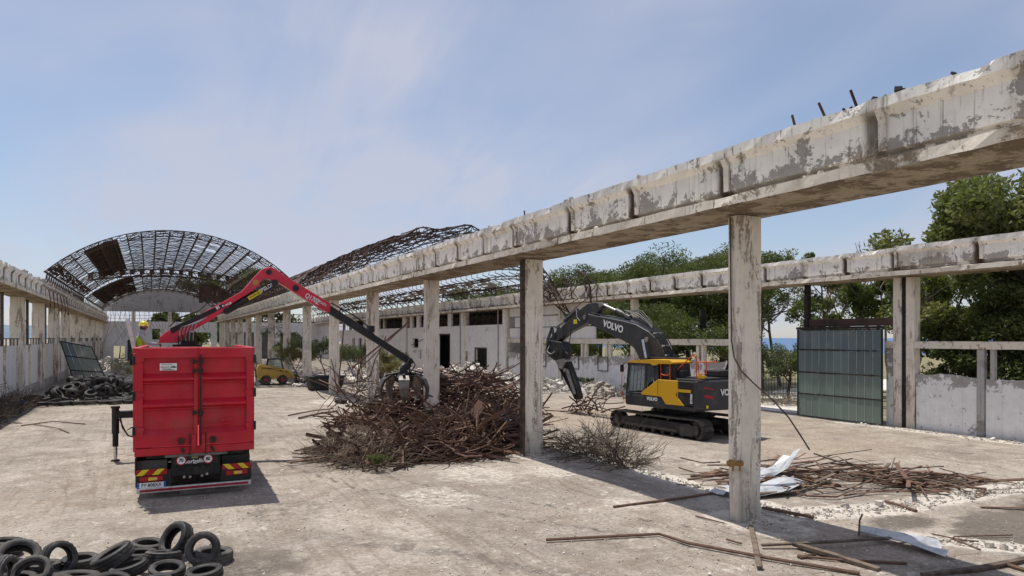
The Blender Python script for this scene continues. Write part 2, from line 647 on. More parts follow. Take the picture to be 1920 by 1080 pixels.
M['mudflap'] = worn('grey_mudflap', (0.17, 0.16, 0.145), (0.10, 0.095, 0.09), 3, 0.4, 0.7, 0.85, 0, 0.2, 0.1)
M['seat'] = worn('dark_seat', (0.02, 0.02, 0.022), None, 4, 0.5, 0.8, 0.7, 0, 0.1, 0.1)
M['hivis'] = worn('hivis_vest', (0.56, 0.72, 0.05), (0.45, 0.58, 0.06), 9, 0.4, 0.7, 0.8, 0, 0.15, 0.2)
M['shirt'] = worn('grey_shirt', (0.42, 0.44, 0.46), (0.30, 0.31, 0.33), 9, 0.4, 0.7, 0.85, 0, 0.1, 0.2)
M['trousers'] = worn('dark_trousers', (0.04, 0.045, 0.06), None, 9, 0.4, 0.7, 0.9, 0, 0.1, 0.2)
M['skin'] = worn('skin', (0.42, 0.23, 0.15), (0.36, 0.18, 0.12), 20, 0.4, 0.7, 0.55, 0, 0.05, 0.05)
M['helmet'] = worn('yellow_helmet', (0.78, 0.60, 0.02), None, 6, 0.55, 0.9, 0.3, 0, 0.0, 0)

n = N('tyre_rubber')
ob = n.obj()
dust = n.noise(3.2, 7, 0.6)
c = n.mix(n.rng(dust, 0.34, 0.70), (0.019, 0.0185, 0.019), (0.105, 0.096, 0.086))
c = n.mix(1.0, c, n.mix(n.rnd(), (0.75, 0.75, 0.75), (1.35, 1.33, 1.3)), 'MULTIPLY')
n.bump(n.noise(26, 4, 0.6, ob), 0.15, 0.01)
M['tyre'] = n.done(c, n.rng(dust, 0.3, 0.7, 0.55, 0.85), 0, 0.35)

n = N('window_glass')
n.b.inputs['Transmission Weight'].default_value = 0.9
n.b.inputs['IOR'].default_value = 1.1
M['glass'] = n.done((0.55, 0.60, 0.60), 0.05, 0, 0.6)

n = N('dirty_pane')
a = n.noise(1.1, 8, 0.6, None, 0.4)
z = n.sepxyz(n.pos())[2]
c = n.mix(n.rng(n.math('ADD', z, n.math('MULTIPLY', a, 0.6)), 1.0, 3.6), (0.140, 0.185, 0.155), (0.105, 0.140, 0.150))
c = n.mix(n.rng(a, 0.45, 0.75, 0, 0.6), c, (0.19, 0.20, 0.185))
c = n.mix(1.0, c, n.mix(n.rnd(), (0.98, 0.98, 0.98), (1.28, 1.28, 1.28)), 'MULTIPLY')
n.bump(n.noise(22, 4, 0.6), 0.15, 0.01)
M['pane'] = n.done(c, 0.72, 0, 0.2)


def leaf_mat(name, c1, c2, c3, trans=0.35):
    n = N(name)
    r = n.island()
    c = n.mix(r, c1, c2)
    big = n.noise(0.8, 3, 0.5)
    c = n.mix(n.rng(big, 0.42, 0.68, 0, 0.75), c, c3)
    n.done(c, 0.6, 0, 0.25)
    tr = n.node('ShaderNodeBsdfTranslucent')
    n.put(tr.inputs['Color'], n.mix(1.0, c, (1.35, 1.45, 0.8), 'MULTIPLY'))
    ms = n.node('ShaderNodeMixShader')
    ms.inputs[0].default_value = trans
    n.t.links.new(n.b.outputs[0], ms.inputs[1])
    n.t.links.new(tr.outputs[0], ms.inputs[2])
    n.t.links.new(ms.outputs[0], n.out.inputs['Surface'])
    return n.m


M['leaf_pine'] = leaf_mat('pine_needles', (0.060, 0.080, 0.027), (0.100, 0.122, 0.040), (0.14, 0.155, 0.052), 0.3)
M['leaf_euca'] = leaf_mat('eucalyptus_leaves', (0.080, 0.105, 0.035), (0.16, 0.175, 0.06), (0.20, 0.195, 0.08))
M['leaf_light'] = leaf_mat('light_leaves', (0.085, 0.115, 0.032), (0.14, 0.155, 0.045), (0.105, 0.125, 0.05))
M['leaf_grey'] = leaf_mat('grey_green_leaves', (0.075, 0.095, 0.055), (0.125, 0.14, 0.08), (0.10, 0.115, 0.06))
M['leaf_dry'] = leaf_mat('dry_leaves', (0.17, 0.15, 0.07), (0.25, 0.21, 0.11), (0.13, 0.13, 0.06))
M['bark'] = worn('tree_bark', (0.10, 0.075, 0.055), (0.055, 0.042, 0.034), 5, 0.4, 0.65, 0.95, 0, 0.3, 0.6)
M['bark_pale'] = worn('pale_bark', (0.20, 0.175, 0.15), (0.11, 0.095, 0.08), 4, 0.4, 0.65, 0.95, 0, 0.3, 0.5)
M['twig'] = island_rust('dry_twigs', ((0.22, 0.18, 0.135), (0.30, 0.25, 0.19), (0.40, 0.34, 0.26), (0.18, 0.145, 0.11)), 0.95)
M['twig_dark'] = island_rust('dark_twigs', ((0.065, 0.048, 0.038), (0.10, 0.078, 0.058), (0.155, 0.12, 0.085), (0.05, 0.038, 0.03)), 0.95)

# ground: worn concrete slab with dust, tyre marks, cracks; painted wear masks come from the mesh attribute
n = N('yard_concrete')
P = n.pos()
att = n.node('ShaderNodeVertexColor', layer_name='wear')
ar = n.node('ShaderNodeSeparateColor')
n.t.links.new(att.outputs['Color'], ar.inputs[0])
DU, DK, BR = ar.outputs[0], ar.outputs[1], ar.outputs[2]
b1 = n.noise(0.22, 8, 0.6, None, 0.5)
b2 = n.noise(1.1, 9, 0.65, None, 0.4)
b3 = n.noise(5.5, 8, 0.7)
c = n.mix(n.rng(b1, 0.35, 0.68), (0.41, 0.365, 0.31), (0.30, 0.265, 0.225))
c = n.mix(n.rng(b2, 0.42, 0.70, 0, 0.85), c, (0.235, 0.195, 0.155))
c = n.mix(n.rng(b2, 0.22, 0.42, 0.75, 0.0), c, (0.56, 0.515, 0.455))
c = n.mix(n.rng(b3, 0.50, 0.74, 0, 0.6), c, (0.20, 0.165, 0.13))
b4 = n.noise(2.6, 9, 0.7, n.mapv(P, (1, 1, 1), (31, 17, 0)), 0.9)
c = n.mix(n.rng(b4, 0.57, 0.64, 0, 0.55), c, (0.60, 0.565, 0.505))
c = n.mix(n.rng(b4, 0.30, 0.38, 0.5, 0), c, (0.19, 0.155, 0.12))
# swept streaks and wheel marks along the yard
for ang, sc, pa, pb, am in ((14, (3.4, 0.13, 1), 0.50, 0.64, 0.60), (-38, (4.2, 0.16, 1), 0.53, 0.68, 0.50), (72, (3.0, 0.14, 1), 0.58, 0.72, 0.25)):
    sv = n.mapv(P, sc, (1.3 * ang, 0, 0), (0, 0, R(ang)))
    stn = n.noise(1.4, 7, 0.6, sv, 0.25)
    gate = n.rng(n.noise(0.3, 3, 0.5, n.mapv(P, (1, 1, 1), (ang, 7, 0))), 0.42, 0.62)
    c = n.mix(n.math('MULTIPLY', n.rng(stn, pa, pb, 0, am), gate), c, (0.205, 0.165, 0.13))
# cracks
cv = n.node('ShaderNodeVectorMath', operation='ADD')
nzc = n.node('ShaderNodeTexNoise')
n.t.links.new(P, nzc.inputs['Vector'])
nzc.inputs['Scale'].default_value = 0.9
nzc.inputs['Detail'].default_value = 6
n.t.links.new(P, cv.inputs[0])
n.t.links.new(nzc.outputs['Color'], cv.inputs[1])
ck = n.voro(0.23, cv.outputs[0], 'DISTANCE_TO_EDGE')
ckm = n.math('MULTIPLY', n.rng(ck, 0.0, 0.006, 1.0, 0.0), n.rng(b1, 0.4, 0.6))
c = n.mix(n.math('MULTIPLY', ckm, 0.35), c, (0.12, 0.095, 0.07))
# masks
wob = n.math('SUBTRACT', n.noise(2.4, 8, 0.68), 0.5)
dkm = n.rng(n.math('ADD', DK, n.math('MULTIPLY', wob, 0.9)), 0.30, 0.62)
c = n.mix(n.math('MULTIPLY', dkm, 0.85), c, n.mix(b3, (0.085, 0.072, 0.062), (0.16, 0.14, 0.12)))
brm = n.rng(n.math('ADD', BR, n.math('MULTIPLY', wob, 0.9)), 0.25, 0.8)
c = n.mix(n.math('MULTIPLY', brm, 0.6), c, n.mix(b2, (0.44, 0.35, 0.27), (0.33, 0.26, 0.195)))
dum = n.rng(n.math('ADD', DU, n.math('MULTIPLY', n.math('SUBTRACT', b3, 0.5), 1.5)), 0.38, 0.75)
c = n.mix(n.math('MULTIPLY', dum, 0.85), c, n.mix(n.noise(14, 5, 0.7), (0.50, 0.455, 0.385), (0.70, 0.66, 0.59)))
# grit
grit = n.voro(34.0)
gm = n.math('MULTIPLY', n.rng(grit, 0.10, 0.18, 1.0, 0.0), n.rng(n.noise(1.7, 5, 0.6), 0.45, 0.68))
c = n.mix(n.math('MULTIPLY', gm, 0.6), c, n.mix(n.noise(20, 1, 0.5), (0.10, 0.08, 0.06), (0.62, 0.58, 0.52)))
gr = n.noise(70, 3, 0.6)
b5 = n.noise(13, 9, 0.78, None, 0.5)
c = n.mix(0.62, c, n.mix(n.rng(b5, 0.25, 0.75, smooth=False), (0, 0, 0), (1, 1, 1)), 'OVERLAY')
c = n.mix(n.rng(b5, 0.62, 0.69, 0, 0.55), c, (0.14, 0.11, 0.085))
ov = n.noise(0.45, 9, 0.7, n.mapv(P, (1, 1, 1), (11, 3, 0)), 1.2)
c = n.mix(n.rng(ov, 0.52, 0.66, 0, 0.55), c, (0.20, 0.17, 0.14))
c = n.mix(n.rng(ov, 0.30, 0.40, 0.35, 0), c, (0.58, 0.54, 0.48))
c = n.mix(0.25, c, n.mix(gr, (0, 0, 0), (1, 1, 1)), 'OVERLAY')
c = n.mix(1.0, c, (0.91, 0.895, 0.88), 'MULTIPLY')
h = n.math('ADD', n.math('MULTIPLY', b3, 0.9), n.math('ADD', n.math('MULTIPLY', gr, 0.25), n.math('ADD', n.math('MULTIPLY', gm, 0.3), n.math('MULTIPLY', ckm, -1.2))))
n.bump(h, 0.5, 0.03)
M['ground'] = n.done(c, 0.95, 0, 0.15)
M['road'] = worn('pale_road', (0.66, 0.63, 0.58), (0.52, 0.48, 0.42), 0.8, 0.4, 0.7, 0.95, 0, 0.2, 0.1)
M['grass_soil'] = worn('dry_soil', (0.25, 0.21, 0.12), (0.13, 0.13, 0.06), 0.6, 0.4, 0.65, 0.95, 0, 0.3, 0.3)
n = N('sea_water')
n.bump(n.noise(0.12, 4, 0.6), 0.3, 1.0)
M['sea'] = n.done((0.075, 0.15, 0.27), 0.45, 0, 0.3)
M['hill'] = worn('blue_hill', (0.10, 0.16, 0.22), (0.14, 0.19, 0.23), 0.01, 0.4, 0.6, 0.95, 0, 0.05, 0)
M['tile_roof'] = worn('roof_tiles', (0.36, 0.30, 0.24), (0.28, 0.22, 0.17), 1.0, 0.4, 0.7, 0.9, 0, 0.1, 0.1)
M['house'] = worn('house_plaster', (0.50, 0.36, 0.24), (0.40, 0.28, 0.19), 1.0, 0.4, 0.7, 0.9, 0, 0.1, 0.1)
n = N('pale_pane')
a = n.noise(0.9, 8, 0.6, None, 0.5)
c = n.mix(n.rng(a, 0.4, 0.65), (0.20, 0.225, 0.18), (0.34, 0.36, 0.30))
M['pane_pale'] = n.done(c, 0.45, 0, 0.4)
M['tine'] = worn('worn_tine_steel', (0.20, 0.18, 0.155), (0.09, 0.075, 0.06), 6, 0.4, 0.7, 0.5, 0.5, 0.2, 0.2)
# ------------------------------------------------------------------ ground, road, sea, hills
rng = random.Random(7)


def smooth(a, b, x):
    t = np.clip((x - a) / (b - a), 0, 1)
    return t * t * (3 - 2 * t)


def seg_dist(X, Y, a, b):
    ax, ay = a
    bx, by = b
    dx, dy = bx - ax, by - ay
    t = np.clip(((X - ax) * dx + (Y - ay) * dy) / (dx * dx + dy * dy), 0, 1)
    return np.hypot(X - ax - t * dx, Y - ay - t * dy)


# broken slab edges: (a, b, width)
EDGES = [((11.5, 17.0), (11.35, 9.6), 0.32), ((11.3, 9.6), (13.4, 9.0), 0.45), ((13.4, 9.0), (19.0, 8.9), 0.40),
         ((11.9, 7.4), (13.6, 5.2), 0.35), ((25.6, 19.0), (25.5, 8.0), 0.42), ((25.4, 50), (24.6, 38), 1.2),
         ((10.1, 9.9), (10.2, 9.0), 0.55), ((10.0, 18.9), (10.1, 17.7), 0.5)]


def make_ground():
    xs = np.concatenate([[-4000, -1500, -600, -250, -120, -60, -35, -20, -14], np.arange(-10, 30.01, 0.2), [31, 33, 36, 40, 50, 65, 85, 110, 140]])
    ys = np.concatenate([[-400, -120, -40, -15, -5, 0, 2], np.arange(3.5, 40, 0.2), np.arange(40, 132, 0.7), [135, 145, 160, 190, 240, 320, 500, 900, 2000, 5000]])
    X, Y = np.meshgrid(xs, ys)
    nx, ny = len(xs), len(ys)
    Z = 0.012 * np.sin(X * 0.9 + 1.3 * np.sin(Y * 0.37)) * np.sin(Y * 0.7 + 0.8 * np.sin(X * 0.5)) + 0.006 * np.sin(X * 2.7 + Y * 1.9)
    Z = np.where((np.abs(X) < 40) & (Y > 2) & (Y < 132), Z, 0)
    dust = np.zeros_like(X)
    for a, b, w in EDGES:
        d = seg_dist(X, Y, a, b)
        dust = np.maximum(dust, 1 - smooth(w * 0.4, w * 1.9, d))
        if a[0] < 20:
            Z = Z - 0.045 * (1 - smooth(0.0, w, d)) * (0.5 + 0.5 * np.sin(X * 9 + Y * 7))
    for (cx, cy, r, s) in ((5.6, 14.2, 1.6, 0.55), (7.5, 16.2, 1.9, 0.6), (4.0, 12.0, 1.3, 0.45), (9.3, 15.6, 1.4, 0.6), (3.6, 20.5, 1.3, 0.5),
                           (8.9, 11.8, 0.9, 0.6), (3, 44, 4, 0.5), (9, 38, 2.5, 0.7), (22, 24, 3, 0.5), (19, 13, 2.5, 0.35), (-3, 22, 2.5, 0.4), (6, 30, 2.5, 0.5), (14, 14.5, 1.8, 0.5)):
        d = np.hypot((X - cx), (Y - cy) * 0.8)
        dust = np.maximum(dust, s * (1 - smooth(r * 0.3, r, d)))
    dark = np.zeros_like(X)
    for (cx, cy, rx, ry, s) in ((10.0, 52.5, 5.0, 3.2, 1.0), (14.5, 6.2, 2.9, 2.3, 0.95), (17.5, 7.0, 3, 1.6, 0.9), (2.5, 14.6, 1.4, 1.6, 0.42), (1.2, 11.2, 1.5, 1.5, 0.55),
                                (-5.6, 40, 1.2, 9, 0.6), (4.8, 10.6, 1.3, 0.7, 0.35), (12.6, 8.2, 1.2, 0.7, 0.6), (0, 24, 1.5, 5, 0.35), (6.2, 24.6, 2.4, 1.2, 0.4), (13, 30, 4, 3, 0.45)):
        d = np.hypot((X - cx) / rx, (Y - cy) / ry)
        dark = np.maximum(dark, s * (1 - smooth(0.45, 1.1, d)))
    # wheel tracks that cross the yard
    for pts, w, s in (([(3.0, 21), (4.4, 15.5), (6.6, 11.5), (8.6, 8.0)], 0.10, 0.55), ([(4.2, 21), (5.6, 15.8), (7.6, 12.0), (9.6, 8.6)], 0.10, 0.5),
                      ([(-2.0, 28), (-1.3, 20), (0.6, 14)], 0.14, 0.4), ([(2.6, 12.5), (4.6, 10.0), (6.3, 7.5)], 0.3, 0.42), ([(14, 27), (19, 20), (22, 12)], 0.3, 0.4), ([(16, 28), (21, 20), (24, 12)], 0.3, 0.35)):
        for a, b in zip(pts[:-1], pts[1:]):
            d = seg_dist(X, Y, a, b)
            dark = np.maximum(dark, s * (1 - smooth(w * 0.5, w * 2.2, d)))
    brown = np.zeros_like(X)
    for (cx, cy, rx, ry, s) in ((17.5, 26, 7, 6, 0.9), (19, 15, 6, 4, 0.65), (22, 20, 4, 8, 0.6), (15, 36, 6, 8, 0.6), (1, 33, 4, 8, 0.5), (10.5, 7.6, 2.2, 2.0, 0.55), (-3, 17, 3, 5, 0.4)):
        d = np.hypot((X - cx) / rx, (Y - cy) / ry)
        brown = np.maximum(brown, s * (1 - smooth(0.3, 1.1, d)))
    vs = np.stack([X, Y, Z], -1).reshape(-1, 3)
    idx = np.arange(nx * ny).reshape(ny, nx)
    fs = np.stack([idx[:-1, :-1], idx[:-1, 1:], idx[1:, 1:], idx[1:, :-1]], -1).reshape(-1, 4)
    me = bpy.data.meshes.new('ground')
    me.from_pydata(vs.tolist(), [], fs.tolist())
    me.materials.append(M['ground'])
    at = me.color_attributes.new('wear', 'FLOAT_COLOR', 'POINT')
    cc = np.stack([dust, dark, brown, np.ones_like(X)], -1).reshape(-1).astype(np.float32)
    at.data.foreach_set('color', cc)
    me.polygons.foreach_set('use_smooth', [True] * len(me.polygons))
    o = put('ground', me)
    o['kind'] = 'structure'
    return o


make_ground()
b = MB()
for x0, x1, y0, y1 in ((27.2, 139, -60, 400), (-900, -7.6, -60, 400), (-7.6, 27.2, 127, 400)):
    b.add([(x0, y0, 0.012), (x1, y0, 0.012), (x1, y1, 0.012), (x0, y1, 0.012)], [(0, 1, 2, 3)])
verge = b.build('dry_verge', M['grass_soil'])
verge['kind'] = 'structure'
b = MB()
pts = [(26.6, 20.6), (30, 23.6), (34, 26.2), (42, 29), (60, 33)]
vs = []
for x, y in pts:
    vs += [(x, y, 0.02), (x - 0.6, y + 5.0, 0.02)]
b.add(vs, [(2 * i, 2 * i + 2, 2 * i + 3, 2 * i + 1) for i in range(len(pts) - 1)])
rd = b.build('road', M['road'])
rd['kind'] = 'structure'
b = MB()
b.add([(120, -3000, -10), (15000, -3000, -10), (15000, 15000, -10), (120, 15000, -10)], [(0, 1, 2, 3)])
sea = b.build('sea', M['sea'])
sea['kind'] = 'structure'
b = MB()
hp = []
for i in range(61):
    x = -5200 + i * 100
    hp.append((x, 3600 + 0.12 * x, 165 * (0.55 + 0.3 * math.sin(i * 0.21 + 1) + 0.12 * math.sin(i * 0.57) + 0.05 * math.sin(i * 1.7)) * min(1, (61 - i) / 12)))
for x, y, z in hp:
    b.v += [(x, y - 900, 0.5), (x, y, max(z, 1)), (x, y + 900, 0.5)]
for i in range(60):
    a = i * 3
    b.f += [(a, a + 3, a + 4, a + 1), (a + 1, a + 4, a + 5, a + 2)]
    b.m += [0, 0]
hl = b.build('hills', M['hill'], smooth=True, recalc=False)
hl['kind'] = 'structure'


# ------------------------------------------------------------------ girder lines
def profile_run(prof, y0, y1, step, jit, rnd, chips=0.0, edge=None, mi=None, mb=None):
    """a concrete member: cross-section (x, z) run along y with worn edges"""
    k = max(2, int(round((y1 - y0) / step)))
    mb = mb or MB()
    n = len(prof)
    vs = []
    bite = [0.0] * n
    for i in range(k + 1):
        y = y0 + (y1 - y0) * i / k
        for j, (x, z) in enumerate(prof):
            dx = rnd.uniform(-jit, jit)
            dz = rnd.uniform(-jit, jit)
            if edge and j in edge:
                if rnd.random() < chips:
                    bite[j] = rnd.uniform(0.02, 0.09)
                bite[j] *= 0.55
                cx = 0.0
                dx += math.copysign(bite[j], -x) if abs(x) > 0.05 else 0
                dz += -bite[j] * 0.7 if z > 6.3 else 0
            vs.append((x + dx, y, z + dz))
    fs = []
    for i in range(k):
        for j in range(n):
            j2 = (j + 1) % n
            fs.append((i * n + j, i * n + j2, (i + 1) * n + j2, (i + 1) * n + j))
    fs.append(tuple(range(n)))
    fs.append(tuple(k * n + j for j in range(n - 1, -1, -1)))
    mb.add(vs, fs, mi)
    return mb


LEDGE = [(-0.93, 5.862), (0.62, 5.862), (0.62, 6.0), (0.3, 6.05), (-0.55, 6.07), (-0.93, 6.03)]
GIRD = [(-0.40, 6.085), (0.20, 6.085), (0.20, 6.70), (0.34, 6.80), (0.34, 6.98), (0.0, 7.0), (-0.66, 6.98), (-0.66, 6.82), (-0.53, 6.70), (-0.53, 6.21), (-0.42, 6.17)]
rb = random.Random(11)


def girder_mesh(ribs, L, mat, seed):
    r = random.Random(seed)
    g = profile_run(GIRD, 0.015, L - 0.015, 0.22, 0.008, r, 0.10, (6, 7, 4)).mesh('girder', mat)
    ledge = profile_run(LEDGE, 0.004, L - 0.004, 0.3, 0.008, r, 0.06, (0, 5)).mesh('ledge', M['ledge'])
    rm = MB()
    rm.prism([(-0.668, 6.83), (-0.575, 6.66), (-0.56, 6.22), (-0.50, 6.22), (-0.50, 6.83)], 'y', -0.06, 0.06)
    rib = rm.mesh('rib', M['rib'])
    sm = profile_run([(-0.90, 5.845), (0.59, 5.845), (0.60, 5.861), (-0.91, 5.861)], 0.02, L - 0.02, 0.6, 0.003, r)  # thin slab added under the ledge to carry the stained and shaded colour
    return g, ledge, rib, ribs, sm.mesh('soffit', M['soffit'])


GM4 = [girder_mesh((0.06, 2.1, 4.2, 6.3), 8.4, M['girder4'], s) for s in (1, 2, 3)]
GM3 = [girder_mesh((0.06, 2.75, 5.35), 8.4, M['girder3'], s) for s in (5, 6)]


def girder_span(parent, x, y, kind, i, flip=False):
    """one span of girder + ledge + ribs; flip turns it to face the other aisle"""
    g, l, rib, ribs, sof = (GM4 if kind == 4 else GM3)[i % (3 if kind == 4 else 2)]
    go = put('girder', g, parent)
    lo = put('ledge', l, parent)
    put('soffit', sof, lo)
    for o in (go, lo):
        if flip:
            o.location = (x, y + 8.4, 0)
            o.rotation_euler = (0, 0, math.pi)
        else:
            o.location = (x, y, 0)
    # spans sit slightly out of line with each other
    go.location.z += rb.uniform(-0.02, 0.02)
    go.location.x += rb.uniform(-0.015, 0.015)
    for ry in ribs:
        ro = put('rib', rib, go)
        ro.location = (0, ry, 0)
    return go


def column_mesh(wx, wy, h, seed, name='column'):
    """square column with chipped arrises"""
    r = random.Random(seed)
    m = MB()
    ch = 0.03
    prof = [(-wx / 2 + ch, -wy / 2), (wx / 2 - ch, -wy / 2), (wx / 2, -wy / 2 + ch), (wx / 2, wy / 2 - ch), (wx / 2 - ch, wy / 2), (-wx / 2 + ch, wy / 2), (-wx / 2, wy / 2 - ch), (-wx / 2, -wy / 2 + ch)]
    k = 26
    vs = []
    bite = [0] * 8
    for i in range(k + 1):
        z = h * i / k
        for j, (x, y) in enumerate(prof):
            if r.random() < (0.22 if z < 1.2 else 0.07):
                bite[j] = r.uniform(0.015, 0.07)
            bite[j] *= 0.6
            s = 1 - bite[j] / 0.3
            vs.append((x * s + r.uniform(-.004, .004), y * s + r.uniform(-.004, .004), z))
    fs = []
    for i in range(k):
        for j in range(8):
            j2 = (j + 1) % 8
            fs.append((i * 8 + j, i * 8 + j2, (i + 1) * 8 + j2, (i + 1) * 8 + j))
    fs.append(tuple(range(7, -1, -1)))
    fs.append(tuple(k * 8 + j for j in range(8)))
    m.add(vs, fs)
    return m.mesh(name, M['column'])


COLS = [column_mesh(0.60, 0.31, 5.86, s) for s in (21, 22, 23)]

# --- middle row: free-standing colonnade
colonnade = thing('concrete_colonnade', 'row of peeling white concrete columns carrying a long ribbed girder across the yard', 'colonnade', (10.08, 0, 0))
for i in range(-1, 14):
    y = 9.79 + 8.4 * i
    c = put('column', COLS[i % 3], colonnade)
    c.location = (0.12, y, -0.03)
    if i % 2:
        c.rotation_euler = (0, 0, math.pi)
    # steel channel down the near side of the second column
    if i == 1:
        m = MB()
        m.box(-0.235, -0.185, y - 0.10, y + 0.12, 0.05, 5.8)
        m.box(-0.265, -0.235, y - 0.10, y - 0.07, 0.05, 5.8)
        m.build('guide_rail', M['wood'], colonnade)
for i in range(-2, 13):
    girder_span(colonnade, 0, 9.79 + 8.4 * i - 0.25 + (0.0 if i else 0), 3 if i in (-2, -1, 0) else 4, i)
# loose chunks on the ledge
chunk_r = random.Random(5)


def chunk(mb, c, s, r, mi=None):
    """one broken lump"""
    q = [Vector((sx * s * r.uniform(.55, 1), sy * s * r.uniform(.55, 1), sz * s * r.uniform(.35, .8))) for sz in (-1, 1) for sx, sy in ((-1, -1), (1, -1), (1, 1), (-1, 1))]
    e = Matrix.Rotation(r.uniform(0, 6.3), 3, 'Z') @ Matrix.Rotation(r.uniform(-.6, .6), 3, 'X')
    mb.hexa([Vector(c) + e @ p for p in q], mi)


m = MB()
for k in range(46):
    y = chunk_r.uniform(3, 60)
    chunk(m, (-0.72 + chunk_r.uniform(-.12, .12), y, 6.07), chunk_r.uniform(.02, .07), chunk_r)
for k in range(120):
    y = chunk_r.choice([9.4, 12.2, 14.9, 17.8, 19.9, 22, 24.1, 26.3, 28.4, 30.5, 32.6]) + chunk_r.gauss(0, .22)
    chunk(m, (-0.45 + chunk_r.uniform(-.2, .5), y, 6.99), chunk_r.uniform(.02, .075), chunk_r)
o = m.build('loose_rubble', M['rubble'], colonnade)
o['kind'] = 'stuff'
m = MB()
for k in range(60):
    chunk(m, (-0.35 + chunk_r.uniform(-.3, .3), 6.55 + chunk_r.gauss(0, .35), 7.0 + chunk_r.uniform(-.02, .03)), chunk_r.uniform(.02, .06), chunk_r)
o = m.build('roofing_felt_remains', M['char'], colonnade)
o['kind'] = 'stuff'
for (y, h, lx, ly) in ((8.05, 0.24, 0.0, 0.10), (7.45, 0.28, 0.02, 0.16), (6.9, 0.30, 0.03, 0.13), (17.5, 0.16, 0, .05)):
    m = MB()
    m.tube([(-0.5, y, 6.9), (-0.5 - lx, y + ly, 7.0 + h)], 0.022, 6)
    m.build('starter_bar', M['rust'], colonnade)
# hanging conduit on the near column, bending away from it
cable = MB()
cp = [onX(1368, 420, 9.76), onX(1371, 640, 9.74), onX(1380, 690, 9.70)]
cpts = [Vector((9.865, 9.84, 5.8)), Vector((9.86, 9.80, 3.45)), Vector((9.83, 9.70, 3.12)), Vector((9.90, 9.58, 2.86)), Vector((10.15, 9.50, 2.62)), Vector((10.52, 9.38, 2.30)), Vector((10.78, 9.25, 1.98)), Vector((10.95, 9.10, 1.62)), Vector((11.05, 9.0, 1.38))]
cable.tube(cpts, 0.016, 6)
o = cable.build('conduit_pipe', M['wood'], None, smooth=True)
tag(o, 'thin rusty conduit hanging bent from the nearest column', 'pipe')
m = MB()
m.cyl((9.66, 9.70, 1.13), (9.93, 9.585, 1.13), 0.055, 12)
m.cyl((9.70, 9.683, 1.13), (9.76, 9.657, 1.13), 0.072, 12)
m.tube([(9.75, 9.66, 1.1), (9.75, 9.66, 0.98)], 0.02, 6)
m.tube([(9.88, 9.605, 1.1), (9.88, 9.605, 0.98)], 0.02, 6)
o = m.build('pipe_stub', worn('ochre_rust', (0.36, 0.20, 0.07), (0.20, 0.10, 0.04), 9, .4, .7, .85), None, smooth=True)
tag(o, 'short ochre rusted pipe fitting clamped low on the nearest column', 'pipe')

# --- left wall
lw = thing('hall_wall', 'long left hall wall of whitewashed panels, columns and empty window bays', 'wall', (-6.53, 0, 0))
LCOL = column_mesh(0.70, 0.45, 5.86, 31)
for i in range(-2, 10):
    y = 48.0 + 8.38 * i
    c = put('column', LCOL, lw)
    c.location = (-0.12, y, -0.03)
    m = MB()
    m.box(-0.30, -0.12, y + 0.24, y + 4.05, -0.02, 3.05)
    m.box(-0.30, -0.125, y + 4.25, y + 8.13, -0.02, 3.05)
    m.build('wall_panel', M['wall'], lw)
    m = MB()
    m.box(-0.28, -0.02, y + 4.05, y + 4.25, -0.02, 3.1)
    m.build('pilaster', M['column'], lw)
    m = MB()
    m.box(-0.12, -0.04, y + 0.24, y + 8.13, 0.0, 0.55)
    m.build('plinth', M['cement'], lw)
    m = MB()
    m.bar((0.0, y + 0.2, 3.44), (0.0, y + 8.1, 3.44), 0.05)
    for k in range(7):
        m.bar((0.0, y + 0.6 + k * 1.15, 3.44), (0.0, y + 0.6 + k * 1.15, 3.06), 0.05)
    m.build('sill_rail', M['black_metal'], lw)
    m = MB()
    m.box(-0.26, -0.12, y + 4.05, y + 4.22, 3.05, 5.86)
    if i % 2 == 0:
        m.box(-0.24, -0.14, y + 0.3, y + 4.05, 4.45, 4.55)
    m.build('window_post', M['wood'], lw)
for i in range(-2, 10):
    girder_span(lw, 0, 48.0 + 8.38 * i, 4, i, flip=True)
m = MB()
r_ = random.Random(3)
for k in range(420):
    y = r_.uniform(46, 122)
    chunk(m, (0.35 + r_.uniform(-.4, .3), y, 7.02 + r_.uniform(0, .12)), r_.uniform(.04, .16), r_)
for k in range(60):
    chunk(m, (0.72 + r_.uniform(-.1, .1), r_.uniform(40, 110), 6.08), r_.uniform(.03, .12), r_)
o = m.build('loose_rubble', M['rubble_grey'], lw)
o['kind'] = 'stuff'
m = MB()
for k in range(6):
    y = 52 + k * 2.2
    m.tube([(0.5, y, 7.0), (0.9, y + .3, 6.5), (1.0, y + .5, 5.8 - .3 * (k % 3)), (0.85, y + 1.2, 5.0 + .4 * (k % 2))], 0.025, 5)
m.build('hanging_wire', M['rust'], lw)

# --- right wall
rw = thing('boundary_wall', 'right hall wall with columns, mid rail and low plastered infill open to trees', 'wall', (26.1, 0, 0))
RCOL = column_mesh(0.42, 0.34, 5.86, 41)
for i in range(-1, 13):
    y = 16.9 + 8.4 * i
    c = put('column', RCOL, rw)
    c.location = (0.02, y + 0.16, -0.03)
    if i in (0, -1):
        c2 = put('column', RCOL, rw)
        c2.location = (0.02, y - 0.36, -0.03)
        m = MB()
        m.box(-0.12, 0.12, y - 0.2, y + 0.0, 0.0, 5.86)
        m.build('guide_rail', M['char'], rw)
for i in range(-1, 13):
    girder_span(rw, 0, 16.9 + 8.4 * i - 0.1, 3 if i == -1 else 4, i + 1)


def rail(y0, y1, z0, z1, x0=-0.20, x1=0.12, name='mid_rail', mat='ledge'):
    m = profile_run([(x0, z0), (x1, z0), (x1, z1), (x0, z1)], y0, y1, 0.5, 0.006, rb, 0.05, (0, 3))
    return m.build(name, M[mat], rw)


